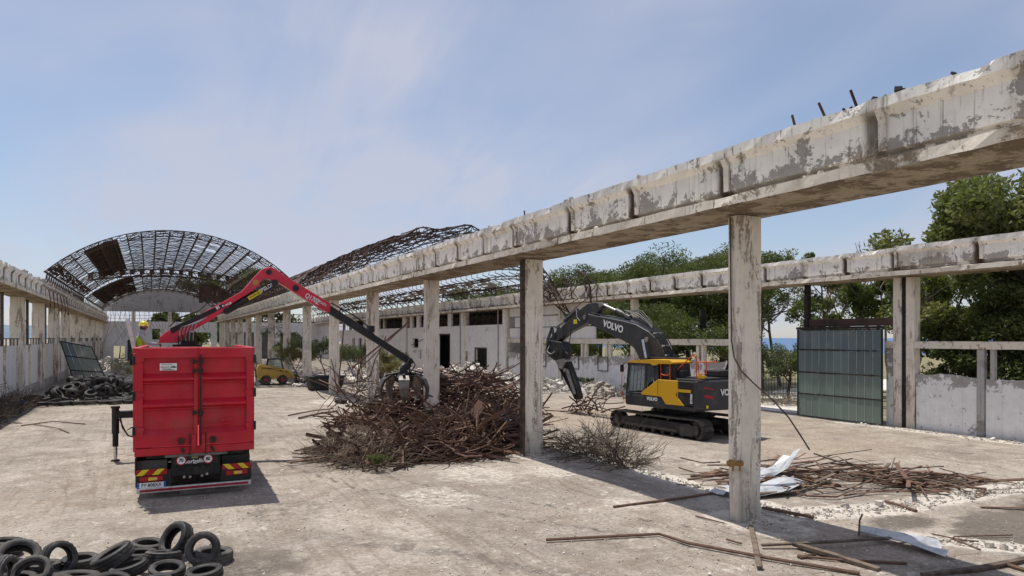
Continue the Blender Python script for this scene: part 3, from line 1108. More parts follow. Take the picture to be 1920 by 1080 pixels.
def low_wall(y0, y1, h, name='infill_wall', x0=-0.10, x1=0.10):
    """plastered infill with a broken top edge"""
    k = max(3, int((y1 - y0) / 0.16))
    m = MB()
    top = []
    d = 0.0
    for i in range(k + 1):
        d = d * 0.75 + rb.uniform(-.035, .035)
        top.append(h + d)
    for i in range(k):
        ya, yb = y0 + (y1 - y0) * i / k, y0 + (y1 - y0) * (i + 1) / k
        za, zb = top[i], top[i + 1]
        m.add([(x0, ya, -.02), (x0, yb, -.02), (x0, yb, zb), (x0, ya, za), (x1, ya, -.02), (x1, yb, -.02), (x1, yb, zb), (x1, ya, za)],
              [(0, 3, 2, 1), (4, 5, 6, 7), (3, 7, 6, 2)] + ([(0, 4, 7, 3)] if i == 0 else []) + ([(1, 2, 6, 5)] if i == k - 1 else []))
    return m.build(name, M['wall_low'], rw)


rail(8.6, 16.35, 3.09, 3.36)
rail(17.12, 17.55, 3.09, 3.36)
low_wall(8.4, 13.85, 2.05)
low_wall(14.15, 16.34, 2.10)
low_wall(17.22, 17.55, 3.08)
for yy, w in ((14.0, 0.24), (13.62, 0.13), (9.6, .2)):
    m = MB()
    m.box(-0.16, 0.06, yy - w / 2, yy + w / 2, 0.0 if w > .15 else 2.0, 3.085)
    m.build('small_post', M['cement'], rw, bevel=0.02)
for i in range(1, 4):
    y = 16.9 + 8.4 * i
    rail(y + 0.35, y + 8.2, 3.09, 3.42)
    low_wall(y + 0.35, y + 8.2, 2.22 + 0.03 * i)
    for dy in (2.55, 2.95, 5.3, 5.75):
        m = MB()
        m.box(-0.14, 0.06, y + dy - 0.11, y + dy + 0.11, 2.18, 3.088)
        m.build('small_post', M['column'], rw, bevel=0.015)
# upper infill of slotted slabs in the far bays
for (y0, y1) in ((38.0, 41.9), (42.7, 50.2)):
    k = 0
    for z0, z1 in ((3.43, 4.25), (4.33, 5.1), (5.2, 5.85)):
        m = MB()
        m.box(-0.05, 0.07, y0, y1 - (0.9 if k == 1 else 0), z0, z1)
        m.build('infill_slab', M['wall_far'], rw, bevel=0.01)
        k += 1
for yy in (36.4, 39.8, 44.2):
    m = MB()
    for a, b_ in (((0, 0), (0, .9)), ((0, .9), (1.1, .9)), ((1.1, .9), (1.1, 0)), ((0, 0), (1.1, 0))):
        m.bar((-0.16, yy + a[0], 1.35 + a[1]), (-0.16, yy + b_[0], 1.35 + b_[1]), 0.04)
    m.build('window_frame', M['black_metal'], rw)
# posts and timber lintel of the gate bay
m = MB()
m.box(-0.15, 0.05, 21.22, 21.42, 0, 5.85)
m.build('timber_post', M['char'], rw)
m = MB()
m.box(-0.14, 0.08, 17.2, 21.2, 3.98, 4.30)
m.build('timber_lintel', M['sheet'], rw, bevel=0.02)

# --- sliding gate: steel frame, four rows of dirty panes
gate = thing('sliding_gate', 'tall sliding gate of dirty blue-green panes in the right wall', 'gate', (25.62, 17.5, 0.05))
GW, GH = 3.95, 3.78
rows = [0.0, 0.98, 1.93, 2.92, GH]
m = MB()
for z in rows:
    m.box(-0.03, 0.03, 0, GW, z - 0.025 if z else 0, z + 0.025)
m.box(-0.035, 0.035, -0.05, 0.0, 0, GH + .025)
m.box(-0.035, 0.035, GW, GW + 0.05, 0, GH + .025)
m.build('frame', M['black_metal'], gate)
npan = 11
pw = GW / npan
pane_meshes = {}
for ri in range(4):
    h = rows[ri + 1] - rows[ri] - 0.06
    pm = MB()
    pm.box(-0.008, 0.008, 0.006, pw - 0.006, 0, h)
    pme = pm.mesh('pane', M['pane'])
    for ci in range(npan):
        p = put('pane', pme, gate)
        p.location = (rb.uniform(-.006, .006), ci * pw, rows[ri] + 0.03)
        p.rotation_euler = (0, rb.uniform(-.006, .006), rb.uniform(-.012, .012))
pm = MB()
pm.box(-0.014, 0.014, -0.008, 0.008, 0.03, GH)
pme = pm.mesh('glazing_bar', M['cement'])
for ci in range(1, npan):
    put('glazing_bar', pme, gate).location = (0, ci * pw, 0)
pm2 = MB()
pm2.box(-0.06, 0.06, -0.08, GW + .08, GH + .03, GH + .13)
pm2.build('head_rail', M['char'], gate)

# --- loose glazed panel leaning on the left wall
lp = thing('glazed_panel', 'green glazed gate panel leaning aslant against the left wall behind the tyres', 'panel', (0, 0, 0))
TL, TR, BR_, BL = onY(113, 640, 62.5), onY(172, 651, 62.3), onY(201, 716, 61.0), onY(139, 716, 61.2)


def lpt(u, v):
    return TL.lerp(TR, u).lerp(BL.lerp(BR_, u), v)


nrm = (TR - TL).cross(BL - TL).normalized()
for a, b_ in (((0, 0), (1, 0)), ((1, 0), (1, 1)), ((1, 1), (0, 1)), ((0, 1), (0, 0)), ((0, .36), (1, .36)), ((0, .72), (1, .72))):
    m = MB()
    m.bar(lpt(*a), lpt(*b_), 0.08, 0.06, nrm)
    m.build('frame_bar', M['black_metal'], lp)
for ri, (v0, v1) in enumerate(((0.01, .35), (.37, .71), (.73, .99))):
    for ci in range(5):
        if (ri, ci) in ((2, 0),):
            continue
        u0, u1 = ci / 5 + .008, (ci + 1) / 5 - .008
        m = MB()
        p = [lpt(u0, v0), lpt(u1, v0), lpt(u1, v1), lpt(u0, v1)]
        m.hexa([q - nrm * .01 for q in p] + [q + nrm * .01 for q in p])
        m.build('pane', M['pane'] if ci < 2 else M['pane_pale'], lp)


# ------------------------------------------------------------------ walls with openings
def holed_wall(mb, a0, a1, z0, z1, holes, plane, t0, t1):
    """wall in plane 'x' (runs along y) or 'y' (runs along x), thickness t0..t1, rectangular openings (a0,a1,z0,z1)"""
    A = sorted(set([a0, a1] + [h[0] for h in holes] + [h[1] for h in holes]))
    Zs = sorted(set([z0, z1] + [h[2] for h in holes] + [h[3] for h in holes]))
    A = [q for q in A if a0 <= q <= a1]
    Zs = [q for q in Zs if z0 <= q <= z1]

    def solid(i, k):
        if not (0 <= i < len(A) - 1 and 0 <= k < len(Zs) - 1):
            return False
        ca, cz = (A[i] + A[i + 1]) / 2, (Zs[k] + Zs[k + 1]) / 2
        return not any(h[0] < ca < h[1] and h[2] < cz < h[3] for h in holes)

    def P(a, t, z):
        return (t, a, z) if plane == 'x' else (a, t, z)
    for i in range(len(A) - 1):
        for k in range(len(Zs) - 1):
            if not solid(i, k):
                continue
            p = [P(A[i], t0, Zs[k]), P(A[i + 1], t0, Zs[k]), P(A[i + 1], t1, Zs[k]), P(A[i], t1, Zs[k]),
                 P(A[i], t0, Zs[k + 1]), P(A[i + 1], t0, Zs[k + 1]), P(A[i + 1], t1, Zs[k + 1]), P(A[i], t1, Zs[k + 1])]
            fs = [(0, 1, 5, 4), (2, 3, 7, 6)]
            if not solid(i, k - 1):
                fs.append((0, 3, 2, 1))
            if not solid(i, k + 1):
                fs.append((4, 5, 6, 7))
            if not solid(i - 1, k):
                fs.append((3, 0, 4, 7))
            if not solid(i + 1, k):
                fs.append((1, 2, 6, 5))
            mb.add(p, fs)
    return mb


# --- two-storey block under the right girder, far half
blk = thing('factory_block', 'streaked white factory block with doorways and a strip of broken upper windows', 'building', (26.0, 0, 0))
holes = [(54.4, 56.7, 0, 2.5), (58.4, 59.1, 0, 2.25), (62.7, 65.8, 0, 3.75), (71.6, 73.4, 2.4, 3.4), (70.6, 71.2, 1.2, 2.2), (68.0, 68.6, 0.6, 1.9), (94.4, 96.0, 0, 3.4), (97.8, 99.4, 0, 3.4), (106, 108, 0, 3.2)]
wins = [(51.3, 59.4), (60.2, 62.4), (63.2, 66.0), (67.6, 71.2), (72.2, 73.6), (74.4, 76.0), (77.0, 86.2), (87.5, 92.0), (93.4, 97.6), (98.6, 104), (105, 112)]
holes += [(a, b_, 4.6, 5.85) for a, b_ in wins]
m = MB()
holed_wall(m, 50.55, 122.0, -0.02, 5.85, holes, 'x', -0.06, 0.16)
m.build('wall', M['wall_far'], blk)
m = MB()
m.box(6.0, 6.2, 50.4, 122, 0, 5.9)
m.box(0.1, 6.0, 50.3, 50.55, 0, 5.9)
m.build('rear_wall', M['cement'], blk)
m = MB()
m.box(0.25, 6.4, 50.3, 122, 5.9, 6.1)
m.build('roof', M['cement'], blk)
m = MB()
m.box(0.17, 6.0, 50.6, 122, 4.2, 4.4)
m.build('upper_floor', M['cement'], blk)
for a, b_ in wins:
    k = max(1, int((b_ - a) / 1.2))
    m = MB()
    for j in range(1, k):
        y = a + (b_ - a) * j / k
        m.box(0.02, 0.07, y - 0.03, y + 0.03, 4.6, 5.85)
    m.box(0.02, 0.07, a, b_, 5.2, 5.25)
    m.build('window_frame', M['rust'], blk)
m = MB()
for (y0, y1, z1) in ((54.4, 56.7, 2.5), (62.7, 65.8, 3.75)):
    m.box(-0.09, -0.02, y0 - 0.12, y0, 0, z1 + .12)
    m.box(-0.09, -0.02, y1, y1 + .12, 0, z1 + .12)
    m.box(-0.09, -0.02, y0, y1, z1, z1 + .12)
m.build('door_frame', M['rust'], blk)
for y in (52.0, 60.0, 66.8, 75.2, 86.8):
    m = MB()
    m.tube([(-0.12, y, 5.8), (-0.12, y, 0.2)], 0.05, 6)
    m.build('drainpipe', M['cement'], blk)
m = MB()
m.bar((-0.1, 66.5, 3.9), (-1.6, 69.5, 2.7), 0.06)
m.bar((-0.1, 66.5, 4.0), (-0.3, 66.6, 3.7), 0.3)
m.build('bracket', M['black_metal'], blk)

# --- end wall of the left hall
ew = thing('end_wall', 'far end wall of the left hall with arched grey gable and broken window strip', 'wall', (2.0, 124.0, 0))
m = MB()
holed_wall(m, -8.4, 7.9, -0.02, 6.05, [(-1.6, -0.5, 3.2, 4.9), (2.9, 7.0, 0, 4.35), (-6.9, -5.4, 0.0, 2.2)], 'y', -0.15, 0.15)
m.build('wall', M['wall_end'], ew)
for x in (-8.1, -4.2, 0.9, 5.2):
    m = MB()
    m.box(x - 0.28, x + 0.28, -0.2, 0.2, 6.05, 7.6)
    m.build('post', M['column'], ew)
m = MB()
for k in range(25):
    x = -8 + k * 0.66
    m.bar((x, 0, 6.05), (x, 0, 7.6), 0.045)
for z in (6.5, 7.0):
    m.bar((-8.2, 0, z), (7.8, 0, z), 0.045)
m.build('window_bars', M['black_metal'], ew)
m = MB()
m.box(-8.4, 7.9, -0.2, 0.25, 7.6, 8.7)
m.build('lintel', M['cement'], ew)
m = MB()
arc = [(-7.4, 8.7)] + [(7.3 * math.sin(a), 8.7 + 2.35 * (math.cos(a) - math.cos(1.35)) / (1 - math.cos(1.35))) for a in np.linspace(-1.35, 1.35, 22)] + [(7.4, 8.7)]
m.prism(arc, 'y', -0.1, 0.2)
m.build('gable', M['cement'], ew)
m = MB()
m.tube([(x * 1.03, -0.3, z + .12) for x, z in arc], 0.22, 6)
m.build('gable_arch', M['wall_far'], ew)
m = MB()
for k in range(34):
    x = rb.uniform(-7.6, 7)
    z0 = rb.uniform(7.6, 10.0)
    m.tube([(x, -1.5, z0), (x + rb.uniform(-1.2, 1.2), -1.3, (z0 + 2) / 2), (x + rb.uniform(-1.8, 1.8), -1.2, rb.uniform(1, 4.5))], 0.022, 4)
o = m.build('hanging_wires', M['rust'], ew)

# --- end wall of the right hall
ew2 = thing('end_wall', 'bright far end wall of the right hall with tall dark doorways', 'wall', (18.0, 122.0, 0))
m = MB()
holed_wall(m, -7.6, 7.9, -0.02, 6.0, [(-6.6, -4.9, 0, 4.4), (-4.2, -2.6, 0, 4.4), (-1.8, 0.6, 0, 4.4), (1.6, 4.2, 0, 4.4)], 'y', -0.15, 0.15)
m.build('wall', M['wall_end'], ew2)
m = MB()
m.box(-7.5, 7.8, 5.0, 5.2, 0, 6)
m.box(-7.5, 7.8, 0.2, 5.0, 6.0, 6.2)
m.build('room', M['cement'], ew2)
m = MB()
for k in range(13):
    x = -7.3 + k * 1.2
    m.bar((x, 0, 6.0), (x, 0, 7.4), 0.09)
    if k < 12:
        m.bar((x, 0, 6.1), (x + 1.2, 0, 7.3), 0.06)
        m.bar((x + 1.2, 0, 6.1), (x, 0, 7.3), 0.06)
m.bar((-7.4, 0, 7.4), (7.4, 0, 7.4), 0.12)
m.bar((-7.4, 0, 6.12), (7.4, 0, 6.12), 0.1)
m.build('truss', M['lattice'], ew2)


# ------------------------------------------------------------------ barrel vaults of bare steel lattice
def arc_pt(xc, half, spring, rise, t, dr=0.0):
    """t in -1..1 across the span"""
    Rr = (half * half + rise * rise) / (2 * rise)
    a = math.asin(half / Rr) * t
    return xc + (Rr + dr) * math.sin(a), spring + (Rr + dr) * math.cos(a) - (Rr - rise)


def vault(root, xc, half, spring, rise, y0, y1, nlong, dy, rod, seed, droop=None, frame=True, t_range=(-1, 1), depth=0.42, jit=0.03, sparse=0.04):
    r = random.Random(seed)
    ts = [t_range[0] + (t_range[1] - t_range[0]) * i / nlong for i in range(nlong + 1)]

    def P(t, y, dr=0.0):
        x, z = arc_pt(xc, half, spring, rise, t, dr)
        if droop:
            x, y, z = droop(x, y, z, t)
        return Vector((x, y, z))
    # longitudinal lattice purlins
    ny = int((y1 - y0) / 1.3)
    for t in ts:
        m = MB()
        prev = None
        for i in range(ny + 1):
            y = y0 + (y1 - y0) * i / ny
            a, b_ = P(t, y), P(t, y, -depth * 0.6)
            if prev:
                m.tube([prev[0], a], rod * 1.25, 3, caps=False)
                m.tube([prev[1], b_], rod * 1.25, 3, caps=False)
                m.tube([prev[0], b_] if i % 2 else [prev[1], a], rod * 0.8, 3, caps=False)
            prev = (a, b_)
        m.build('purlin', M['lattice'], root, recalc=False)
    # zigzag arch bars in the skin
    k = 0
    y = y0
    while y < y1:
        m = MB()
        for i in range(nlong):
            if r.random() < sparse:
                continue
            ta, tb = ts[i], ts[i + 1]
            sub = 3
            pts = []
            for j in range(sub + 1):
                t = ta + (tb - ta) * j / sub
                off = (0.32 if (j + i * sub) % 2 else -0.32) * dy
                pts.append(P(t, min(max(y + off, y0), y1), r.uniform(-jit, jit)))
            m.tube(pts, rod * 0.95, 3, caps=False)
        if m.v:
            m.build('arch_bar', M['lattice'], root, recalc=False)
        y += dy
        k += 1
    if frame:
        for yy in (y0, y1):
            m = MB()
            n2 = nlong * 2
            pa = [P(t_range[0] + (t_range[1] - t_range[0]) * i / n2, yy) for i in range(n2 + 1)]
            pb = [P(t_range[0] + (t_range[1] - t_range[0]) * i / n2, yy, -depth) for i in range(n2 + 1)]
            m.tube(pa, rod * 1.2, 4)
            m.tube(pb, rod * 1.0, 4)
            for i in range(n2):
                m.tube([pa[i], pb[i + 1]] if i % 2 else [pb[i], pa[i + 1]], rod * .6, 3, caps=False)
                m.tube([pa[i], pb[i]], rod * .6, 3, caps=False)
            m.build('end_arch', M['lattice'], root, recalc=False)
    return P


def sheet_patch(root, xc, half, spring, rise, ta, tb, ya, yb, dr=0.06, name='roof_sheet', mat='sheet', seed=1, holes=0.12):
    """remaining roof sheeting, ragged"""
    r = random.Random(seed)
    m = MB()
    nt, nyy = 10, max(4, int((yb - ya) / 1.0))
    for i in range(nt):
        for j in range(nyy):
            if r.random() < holes:
                continue
            q = []
            for (a, c) in ((i, j), (i + 1, j), (i + 1, j + 1), (i, j + 1)):
                x, z = arc_pt(xc, half, spring, rise, ta + (tb - ta) * a / nt, dr + 0.03 * (a % 2))
                q.append(Vector((x, ya + (yb - ya) * c / nyy, z)))
            m.add(q, [(0, 1, 2, 3)])
    return m.build(name, M[mat], root, recalc=False)


v1 = thing('barrel_roof_frame', 'near rusty steel lattice barrel roof over the left hall, mostly stripped bare', 'roof frame', (0, 0, 0))
VA = (1.8, 8.0, 7.9, 3.3)
vault(v1, *VA, 55.5, 87.0, 19, 0.72, 0.036, 3)
sheet_patch(v1, *VA, -0.70, -0.44, 57.5, 82.0, seed=4, holes=0.0)
sheet_patch(v1, *VA, -0.98, -0.90, 56, 86, seed=5, holes=0.25)
sheet_patch(v1, *VA, 0.93, 0.99, 56, 86, seed=6, holes=0.35)
for x_ in (-6.2, 9.8):
    m = MB()
    for k in range(24):
        ya, yb = 55.5 + k * 1.31, 55.5 + (k + 1) * 1.31
        m.bar((x_, ya, 7.92), (x_, yb, 7.92), .10)
        m.bar((x_, ya, 7.05), (x_, yb, 7.92), .06)
        m.bar((x_, yb, 7.05), (x_, yb, 7.92), .06)
    m.build('eaves_truss', M['sheet'], v1)
v2 = thing('barrel_roof_frame', 'far rust-brown lattice barrel roof over the left hall, partly sheeted, behind a curved truss', 'roof frame', (0, 0, 0))
VB = (1.8, 8.0, 7.8, 3.15)
vault(v2, *VB, 88.5, 122.5, 17, 0.9, 0.036, 8, frame=False)
sheet_patch(v2, *VB, -0.92, -0.40, 89, 116, seed=7, holes=0.02)
sheet_patch(v2, *VB, 0.45, 0.95, 90, 120, seed=9, holes=0.5)
m = MB()
pa = []
pb = []
for i in range(33):
    s = -1 + 2 * i / 32
    z = 11.2 - 0.75 * s * s
    pa.append(Vector((2.0 + 7.9 * s, 88.0, z)))
    pb.append(Vector((2.0 + 7.9 * s, 88.0, z - 0.75)))
m.tube(pa, 0.09, 4)
m.tube(pb, 0.12, 4)
for i in range(32):
    m.tube([pa[i], pb[i + 1]] if i % 2 else [pb[i], pa[i + 1]], 0.05, 4, caps=False)
    if i % 2 == 0:
        m.hexa([pa[i] + Vector((0, .1, 0)), pa[i + 1] + Vector((0, .1, 0)), pb[i + 1] + Vector((0, .1, .25)), pb[i] + Vector((0, .1, .25)),
                pa[i] + Vector((0, .14, 0)), pa[i + 1] + Vector((0, .14, 0)), pb[i + 1] + Vector((0, .14, .25)), pb[i] + Vector((0, .14, .25))])
m.build('cross_truss', M['lattice'], v2)
m = MB()
for k in range(9):
    x0 = 5.2 + k * 0.5
    m.box(x0, x0 + 0.47, 90.0 + .02 * (k % 2), 90.05 + .02 * (k % 2), 7.6 + .15 * (k % 3), 9.7 - 0.12 * k * .5)
m.build('hanging_sheet', M['sheet'], v2)

for x_ in (-6.2, 9.8):
    m = MB()
    for k in range(17):
        ya, yb = 88.0 + k * 2.0, 90.0 + k * 2.0
        m.bar((x_, ya, 7.85), (x_, yb, 7.85), .10)
        m.bar((x_, ya, 7.05), (x_, yb, 7.85), .07)
    m.build('eaves_truss', M['sheet'], v2)
v3 = thing('barrel_roof_frame', 'buckled rusty lattice barrel roof over the right hall, its front edge collapsed', 'roof frame', (0, 0, 0))


def droop3(x, y, z, t):
    k = max(0.0, 1 - (y - 40.0) / 9.0)
    z2 = z - (0.25 * math.sin(x * 2.1 + y) + 0.35) * k * 0.8
    if t > 0.45:
        z2 -= (t - 0.45) * 5.2 * k * k
        y = y - (t - 0.45) * 3.0 * k
    y = y + 0.5 * math.sin(x * 1.3) * k
    z2 += 0.05 * math.sin(y * 0.9 + x) + 0.02 * math.sin(y * 2.3)
    return x, y, z2


VC = (18.0, 7.7, 7.6, 3.3)
vault(v3, *VC, 41.5, 121.5, 15, 1.15, 0.042, 13, droop=droop3, depth=0.5, jit=0.05, sparse=0.06)
sheet_patch(v3, *VC, -0.98, -0.62, 56, 120, seed=12, holes=0.35)
sheet_patch(v3, *VC, -0.62, -0.2, 62, 118, seed=13, holes=0.55)
sheet_patch(v3, *VC, 0.86, 0.99, 52, 118, seed=14, holes=0.3, mat='rubble_grey')
for x_ in (10.3, 25.7):
    m = MB()
    for k in range(38):
        ya, yb = 46.0 + k * 2.0, 48.0 + k * 2.0
        m.bar((x_, ya, 7.65), (x_, yb, 7.65), .10)
        m.bar((x_, ya, 7.0), (x_, yb, 7.65), .07)
        m.bar((x_, yb, 7.0), (x_, yb, 7.65), .07)
    m.build('eaves_truss', M['sheet'], v3)
m = MB()
rr = random.Random(77)
for k in range(46):
    y = rr.uniform(36.5, 44)
    x = 25.2 + rr.uniform(-.7, .1)
    p = Vector((x, y, rr.uniform(6.6, 7.9)))
    pts = [p]
    for j in range(3):
        p = p + Vector((rr.uniform(-.5, .3), rr.uniform(-.9, .9), rr.uniform(-.8, .25)))
        pts.append(p)
    m.tube(pts, 0.03, 4)
m.tube([(25.3, 40.0, 7.4), (25.05, 38.4, 7.9), (24.95, 37.3, 7.5), (24.95, 36.9, 6.6), (24.95, 36.85, 5.6)], 0.06, 6)
m.build('torn_bars', M['lattice'], v3)
# ------------------------------------------------------------------ tyres (meshes shared by every tyre)
def tyre_mesh(ro, ri, w, seed):
    r = random.Random(seed)
    h = w / 2
    prof = [(ri, -h * .62), (ri + .012, -h * .80), (ri + .05, -h * .98), (ro - .075, -h * 1.0), (ro - .03, -h * .93), (ro - .006, -h * .80),
            (ro - .004, -h * .52), (ro - .016, -h * .50), (ro - .016, -h * .44), (ro, -h * .42), (ro, -h * .06), (ro - .014, -h * .05), (ro - .014, h * .05), (ro, h * .06),
            (ro, h * .42), (ro - .016, h * .44), (ro - .016, h * .50), (ro - .004, h * .52), (ro - .006, h * .80), (ro - .03, h * .93), (ro - .075, h), (ro - .05 - .0, h * .985),
            (ri + .05, h * .98), (ri + .012, h * .80), (ri, h * .62), (ri + .022, h * .5), (ro - .03, h * .45), (ro - .028, 0), (ro - .03, -h * .45), (ri + .022, -h * .5)]
    m = MB()
    n = 36
    m.lathe(prof, n)
    # tread blocks: pull every other groove station in
    k = len(prof)
    vs = [Vector(q) for q in m.v]
    for i in range(n):
        if i % 2:
            for j in (5, 6, 17, 18):
                v = vs[i * k + j]
                d = Vector((v.x, v.y, 0)).normalized()
                vs[i * k + j] = v - d * 0.012
    sq = r.uniform(.97, 1.0)
    m.v = [(v.x, v.y * sq, v.z) for v in vs]
    return m.mesh('tyre', M['tyre'], smooth=True, angle=38)


TYRES = [tyre_mesh(.315, .195, .20, 1), tyre_mesh(.30, .18, .185, 2), tyre_mesh(.335, .20, .225, 3), tyre_mesh(.325, .215, .21, 4)]

# ------------------------------------------------------------------ red tipper truck
truck = thing('tipper_truck', 'red high-sided tipper truck seen from behind, doors closed', 'truck', (0.92, 16.85, 0), R(-2.0))
W2 = 1.205
ZB, ZT = 0.96, 3.285
LB = 5.15
body = MB()
# open-top box: floor, two sides, front wall
body.box(-W2, W2, 0.12, LB, ZB, ZB + 0.12)
for sx in (-1, 1):
    x0, x1 = sorted((sx * W2, sx * (W2 - 0.06)))
    body.box(x0, x1, 0.14, LB, ZB + .12, ZT - .12)
    x0, x1 = sorted((sx * (W2 + 0.02), sx * (W2 - 0.10)))
    body.box(x0, x1, 0.02, LB, ZT - .12, ZT)
    for k in range(6):
        y = 0.6 + k * 0.85
        x0, x1 = sorted((sx * (W2 + 0.06), sx * (W2 + .001)))
        body.box(x0, x1, y, y + 0.12, ZB, ZT - .13)
body.box(-W2 + .06, W2 - .06, LB - .06, LB, ZB + .12, ZT - .05)
# sill and corner posts behind the doors
body.box(-W2, W2, -0.04, 0.115, ZB - 0.015, ZB + 0.15)
for sx in (-1, 1):
    x0, x1 = sorted((sx * W2, sx * (W2 - 0.09)))
    body.box(x0, x1, 0.005, 0.135, ZB + .152, ZT - .125)
body.build('body', M['red_body'], truck, bevel=0.012)


def door(x0, x1, hinge):
    """one rear door with pressed ribs"""
    m = MB()
    z0, z1 = ZB + 0.17, ZT - 0.01
    y = -0.035
    m.box(x0 + .02, x1 - .02, y + .112, y + .132, z0, z1)               # skin
    m.box(x0, x1, y - .02, y + .125, z1 - 0.215, z1)                          # head rail
    m.prism([(y + .0, z0), (y + .125, z0), (y + .125, z0 + .38), (y + .115, z0 + .38), (y, z0 + .24)], 'x', x0, x1)   # sloped bottom rail
    wo, wi = (0.15, 0.075)
    lo, ro = (wo, wi) if hinge < 0 else (wi, wo)
    m.box(x0, x0 + lo, y, y + .10, z0 + .23, z1 - .217)
    m.box(x1 - ro, x1, y, y + .10, z0 + .23, z1 - .217)
    m.build('door', M['red_body'], truck, bevel=0.008)
    d = truck.children[-1]
    for zc in (ZT - 0.705, ZT - 1.275):
        rbm = MB()
        rbm.prism([(y + .113, zc - .10), (y + .113, zc + .14), (y - .008, zc + .035), (y - .008, zc - .01), (y + .045, zc - .03), (y + .045, zc - .045), (y + .01, zc - .055), (y + .01, zc - .075)], 'x', x0 + lo + .002, x1 - ro - .002)
        rbm.build('rib', M['red_body'], d, bevel=0.006)
    for zc in (ZT - 0.27, ZT - 1.03, ZT - 1.78):
        h = MB()
        xs = x0 if hinge < 0 else x1
        s = -1 if hinge < 0 else 1
        xa, xb = sorted((xs - s * 0.005, xs + s * 0.05))
        h.box(xa, xb, y - .06, y + .02, zc - .085, zc + .085)
        h.cyl((xs + s * .028, y - .07, zc - .10), (xs + s * .028, y - .07, zc + .10), 0.022, 10)
        h.build('hinge', M['black_metal'], d, bevel=0.004)
        h = MB()
        h.prism([(xs, zc - .085), (xs - s * .17, zc - .02), (xs - s * .17, zc + .05), (xs, zc + .085)], 'y', y - .028, y - .001)
        h.build('hinge_strap', M['red_body'], d, bevel=0.004)
    return d


dl = door(-W2 + .015, 0.03, -1)
dr = door(0.055, W2 - .015, 1)
m = MB()
m.cyl((0.085, -0.085, ZB + .16), (0.085, -0.085, ZT - .16), 0.022, 10)
m.build('lock_rod', M['black_metal'], dr)
for zc in (ZT - .31, ZT - .52, ZT - 1.44):
    m = MB()
    m.bar((-0.07, -0.075, zc), (0.16, -0.075, zc), 0.05, 0.035)
    m.cyl((-0.05, -0.07, zc - .05), (-0.05, -0.07, zc + .05), 0.026, 8)
    m.cyl((0.085, -0.085, zc - .075), (0.085, -0.085, zc + .075), 0.04, 8)
    m.build('latch', M['black_metal'], dr)
m = MB()
m.tube([(0.16, -0.08, ZT - 1.735), (0.5, -0.085, ZT - 1.72), (0.66, -0.09, ZT - 1.70), (0.75, -.08, ZT - 1.78)], 0.018, 6)
m.cyl((0.62, -.12, ZT - 1.62), (0.62, -.04, ZT - 1.74), .03, 8)
m.bar((0.52, -.1, ZT - 1.63), (0.72, -.1, ZT - 1.6), .03)
m.build('lever', M['red_body'], dr)
for sx in (-1, 1):
    m = MB()
    for k in range(9):
        m.bar((sx * 0.16 + .03, -0.06 + .008 * (k % 2), ZB + .44 - k * .055), (sx * 0.16 + .03, -0.06, ZB + .40 - k * .055), 0.03, 0.016)
    m.build('chain', M['rust'], truck)
    m = MB()
    m.box(sx * .085 + .04 - .05, sx * .085 + .04 + .05, -.075, -.04, ZB + .05, ZB + .40)
    m.cyl((sx * .06 + .04, -.085, ZB + .03), (sx * .06 + .04, -.085, ZB + .13), .014, 8)
    m.build('lock_plate', M['red_body'], truck, bevel=.006)
    m = MB()
    m.box(sx * .32 - .03, sx * .32 + .07, -.09, -.036, ZB + .20, ZB + .34)
    m.cyl((sx * .32 - .06, -.1, ZB + .3), (sx * .32 + .1, -.1, ZB + .3), .018, 8)
    m.bar((sx * .3, -.06, ZB + .12), (sx * .3 + .06, -.07, ZB + .02), .05)
    m.build('twist_lock', M['rust'], truck, bevel=.004)
# maker's plate on the left door: printed panel with a small drawn emblem
m = MB()
m.box(-0.72, -0.385, 0.008, 0.017, ZT - .50, ZT - .345)
pl = m.build('name_plate', M['white'], dl)
FX = Vector((1, 0, 0))
FZ = Vector((0, 0, 1))
m = MB()
for z0, x0, x1 in ((.372, -.69, -.47), (.43, -.70, -.53), (.465, -.69, -.50), (.482, -.66, -.44)):
    m.box(x0, x1, .004, .0075, ZT - z0 - .006, ZT - z0 + (.012 if z0 == .43 else .004))
m.build('print_line', M['mudflap'], pl)
m = MB()
m.prism([(-.52, ZT - .44), (-.48, ZT - .405), (-.465, ZT - .42), (-.44, ZT - .395), (-.42, ZT - .42), (-.395, ZT - .425), (-.395, ZT - .445)], 'y', 0.004, 0.0075)
m.build('emblem', M['black'], pl)

# chassis, rear crossmember and underrun
m = MB()
for sx in (-1, 1):
    x0, x1 = sorted((sx * .38, sx * .47))
    m.box(x0, x1, 0.25, 8.2, 0.55, 0.86)
m.box(-.5, .5, 0.16, 0.25, 0.42, 0.88)
m.box(-1.0, 1.0, 0.28, 0.5, ZB - .13, ZB - .02)
for k in range(4):
    m.box(-.4, .4, 1.2 + 1.7 * k, 1.35 + 1.7 * k, 0.58, 0.8)
m.build('chassis', M['black_metal'], truck, bevel=.01)
m = MB()
m.box(-.36, .36, 0.10, 0.155, 0.45, 0.72)
m.cyl((0, .02, .60), (0, .16, .60), .06, 14)
for x in (-.26, .26):
    m.cyl((x, .07, .62), (x, .12, .62), .025, 8)
m.build('tow_plate', M['dusty_black'], truck, bevel=.006)
for x, z in ((-.24, .43), (-.12, .42), (.12, .43), (.22, .46)):
    m = MB()
    m.cyl((x, .05, z), (x, .12, z), .022, 10)
    m.cyl((x, .03, z), (x, .05, z), .03, 10)
    m.build('air_coupling', M['steel'], truck)
m = MB()
m.box(-.62, .64, -0.03, 0.02, ZB - .075, ZB - .02)
m.build('tail_strip', M['mudflap'], truck)
m = MB()
m.box(-.46, .44, 0.02, 0.06, 0.70, 0.885)
m.build('panel', M['black_metal'], truck)
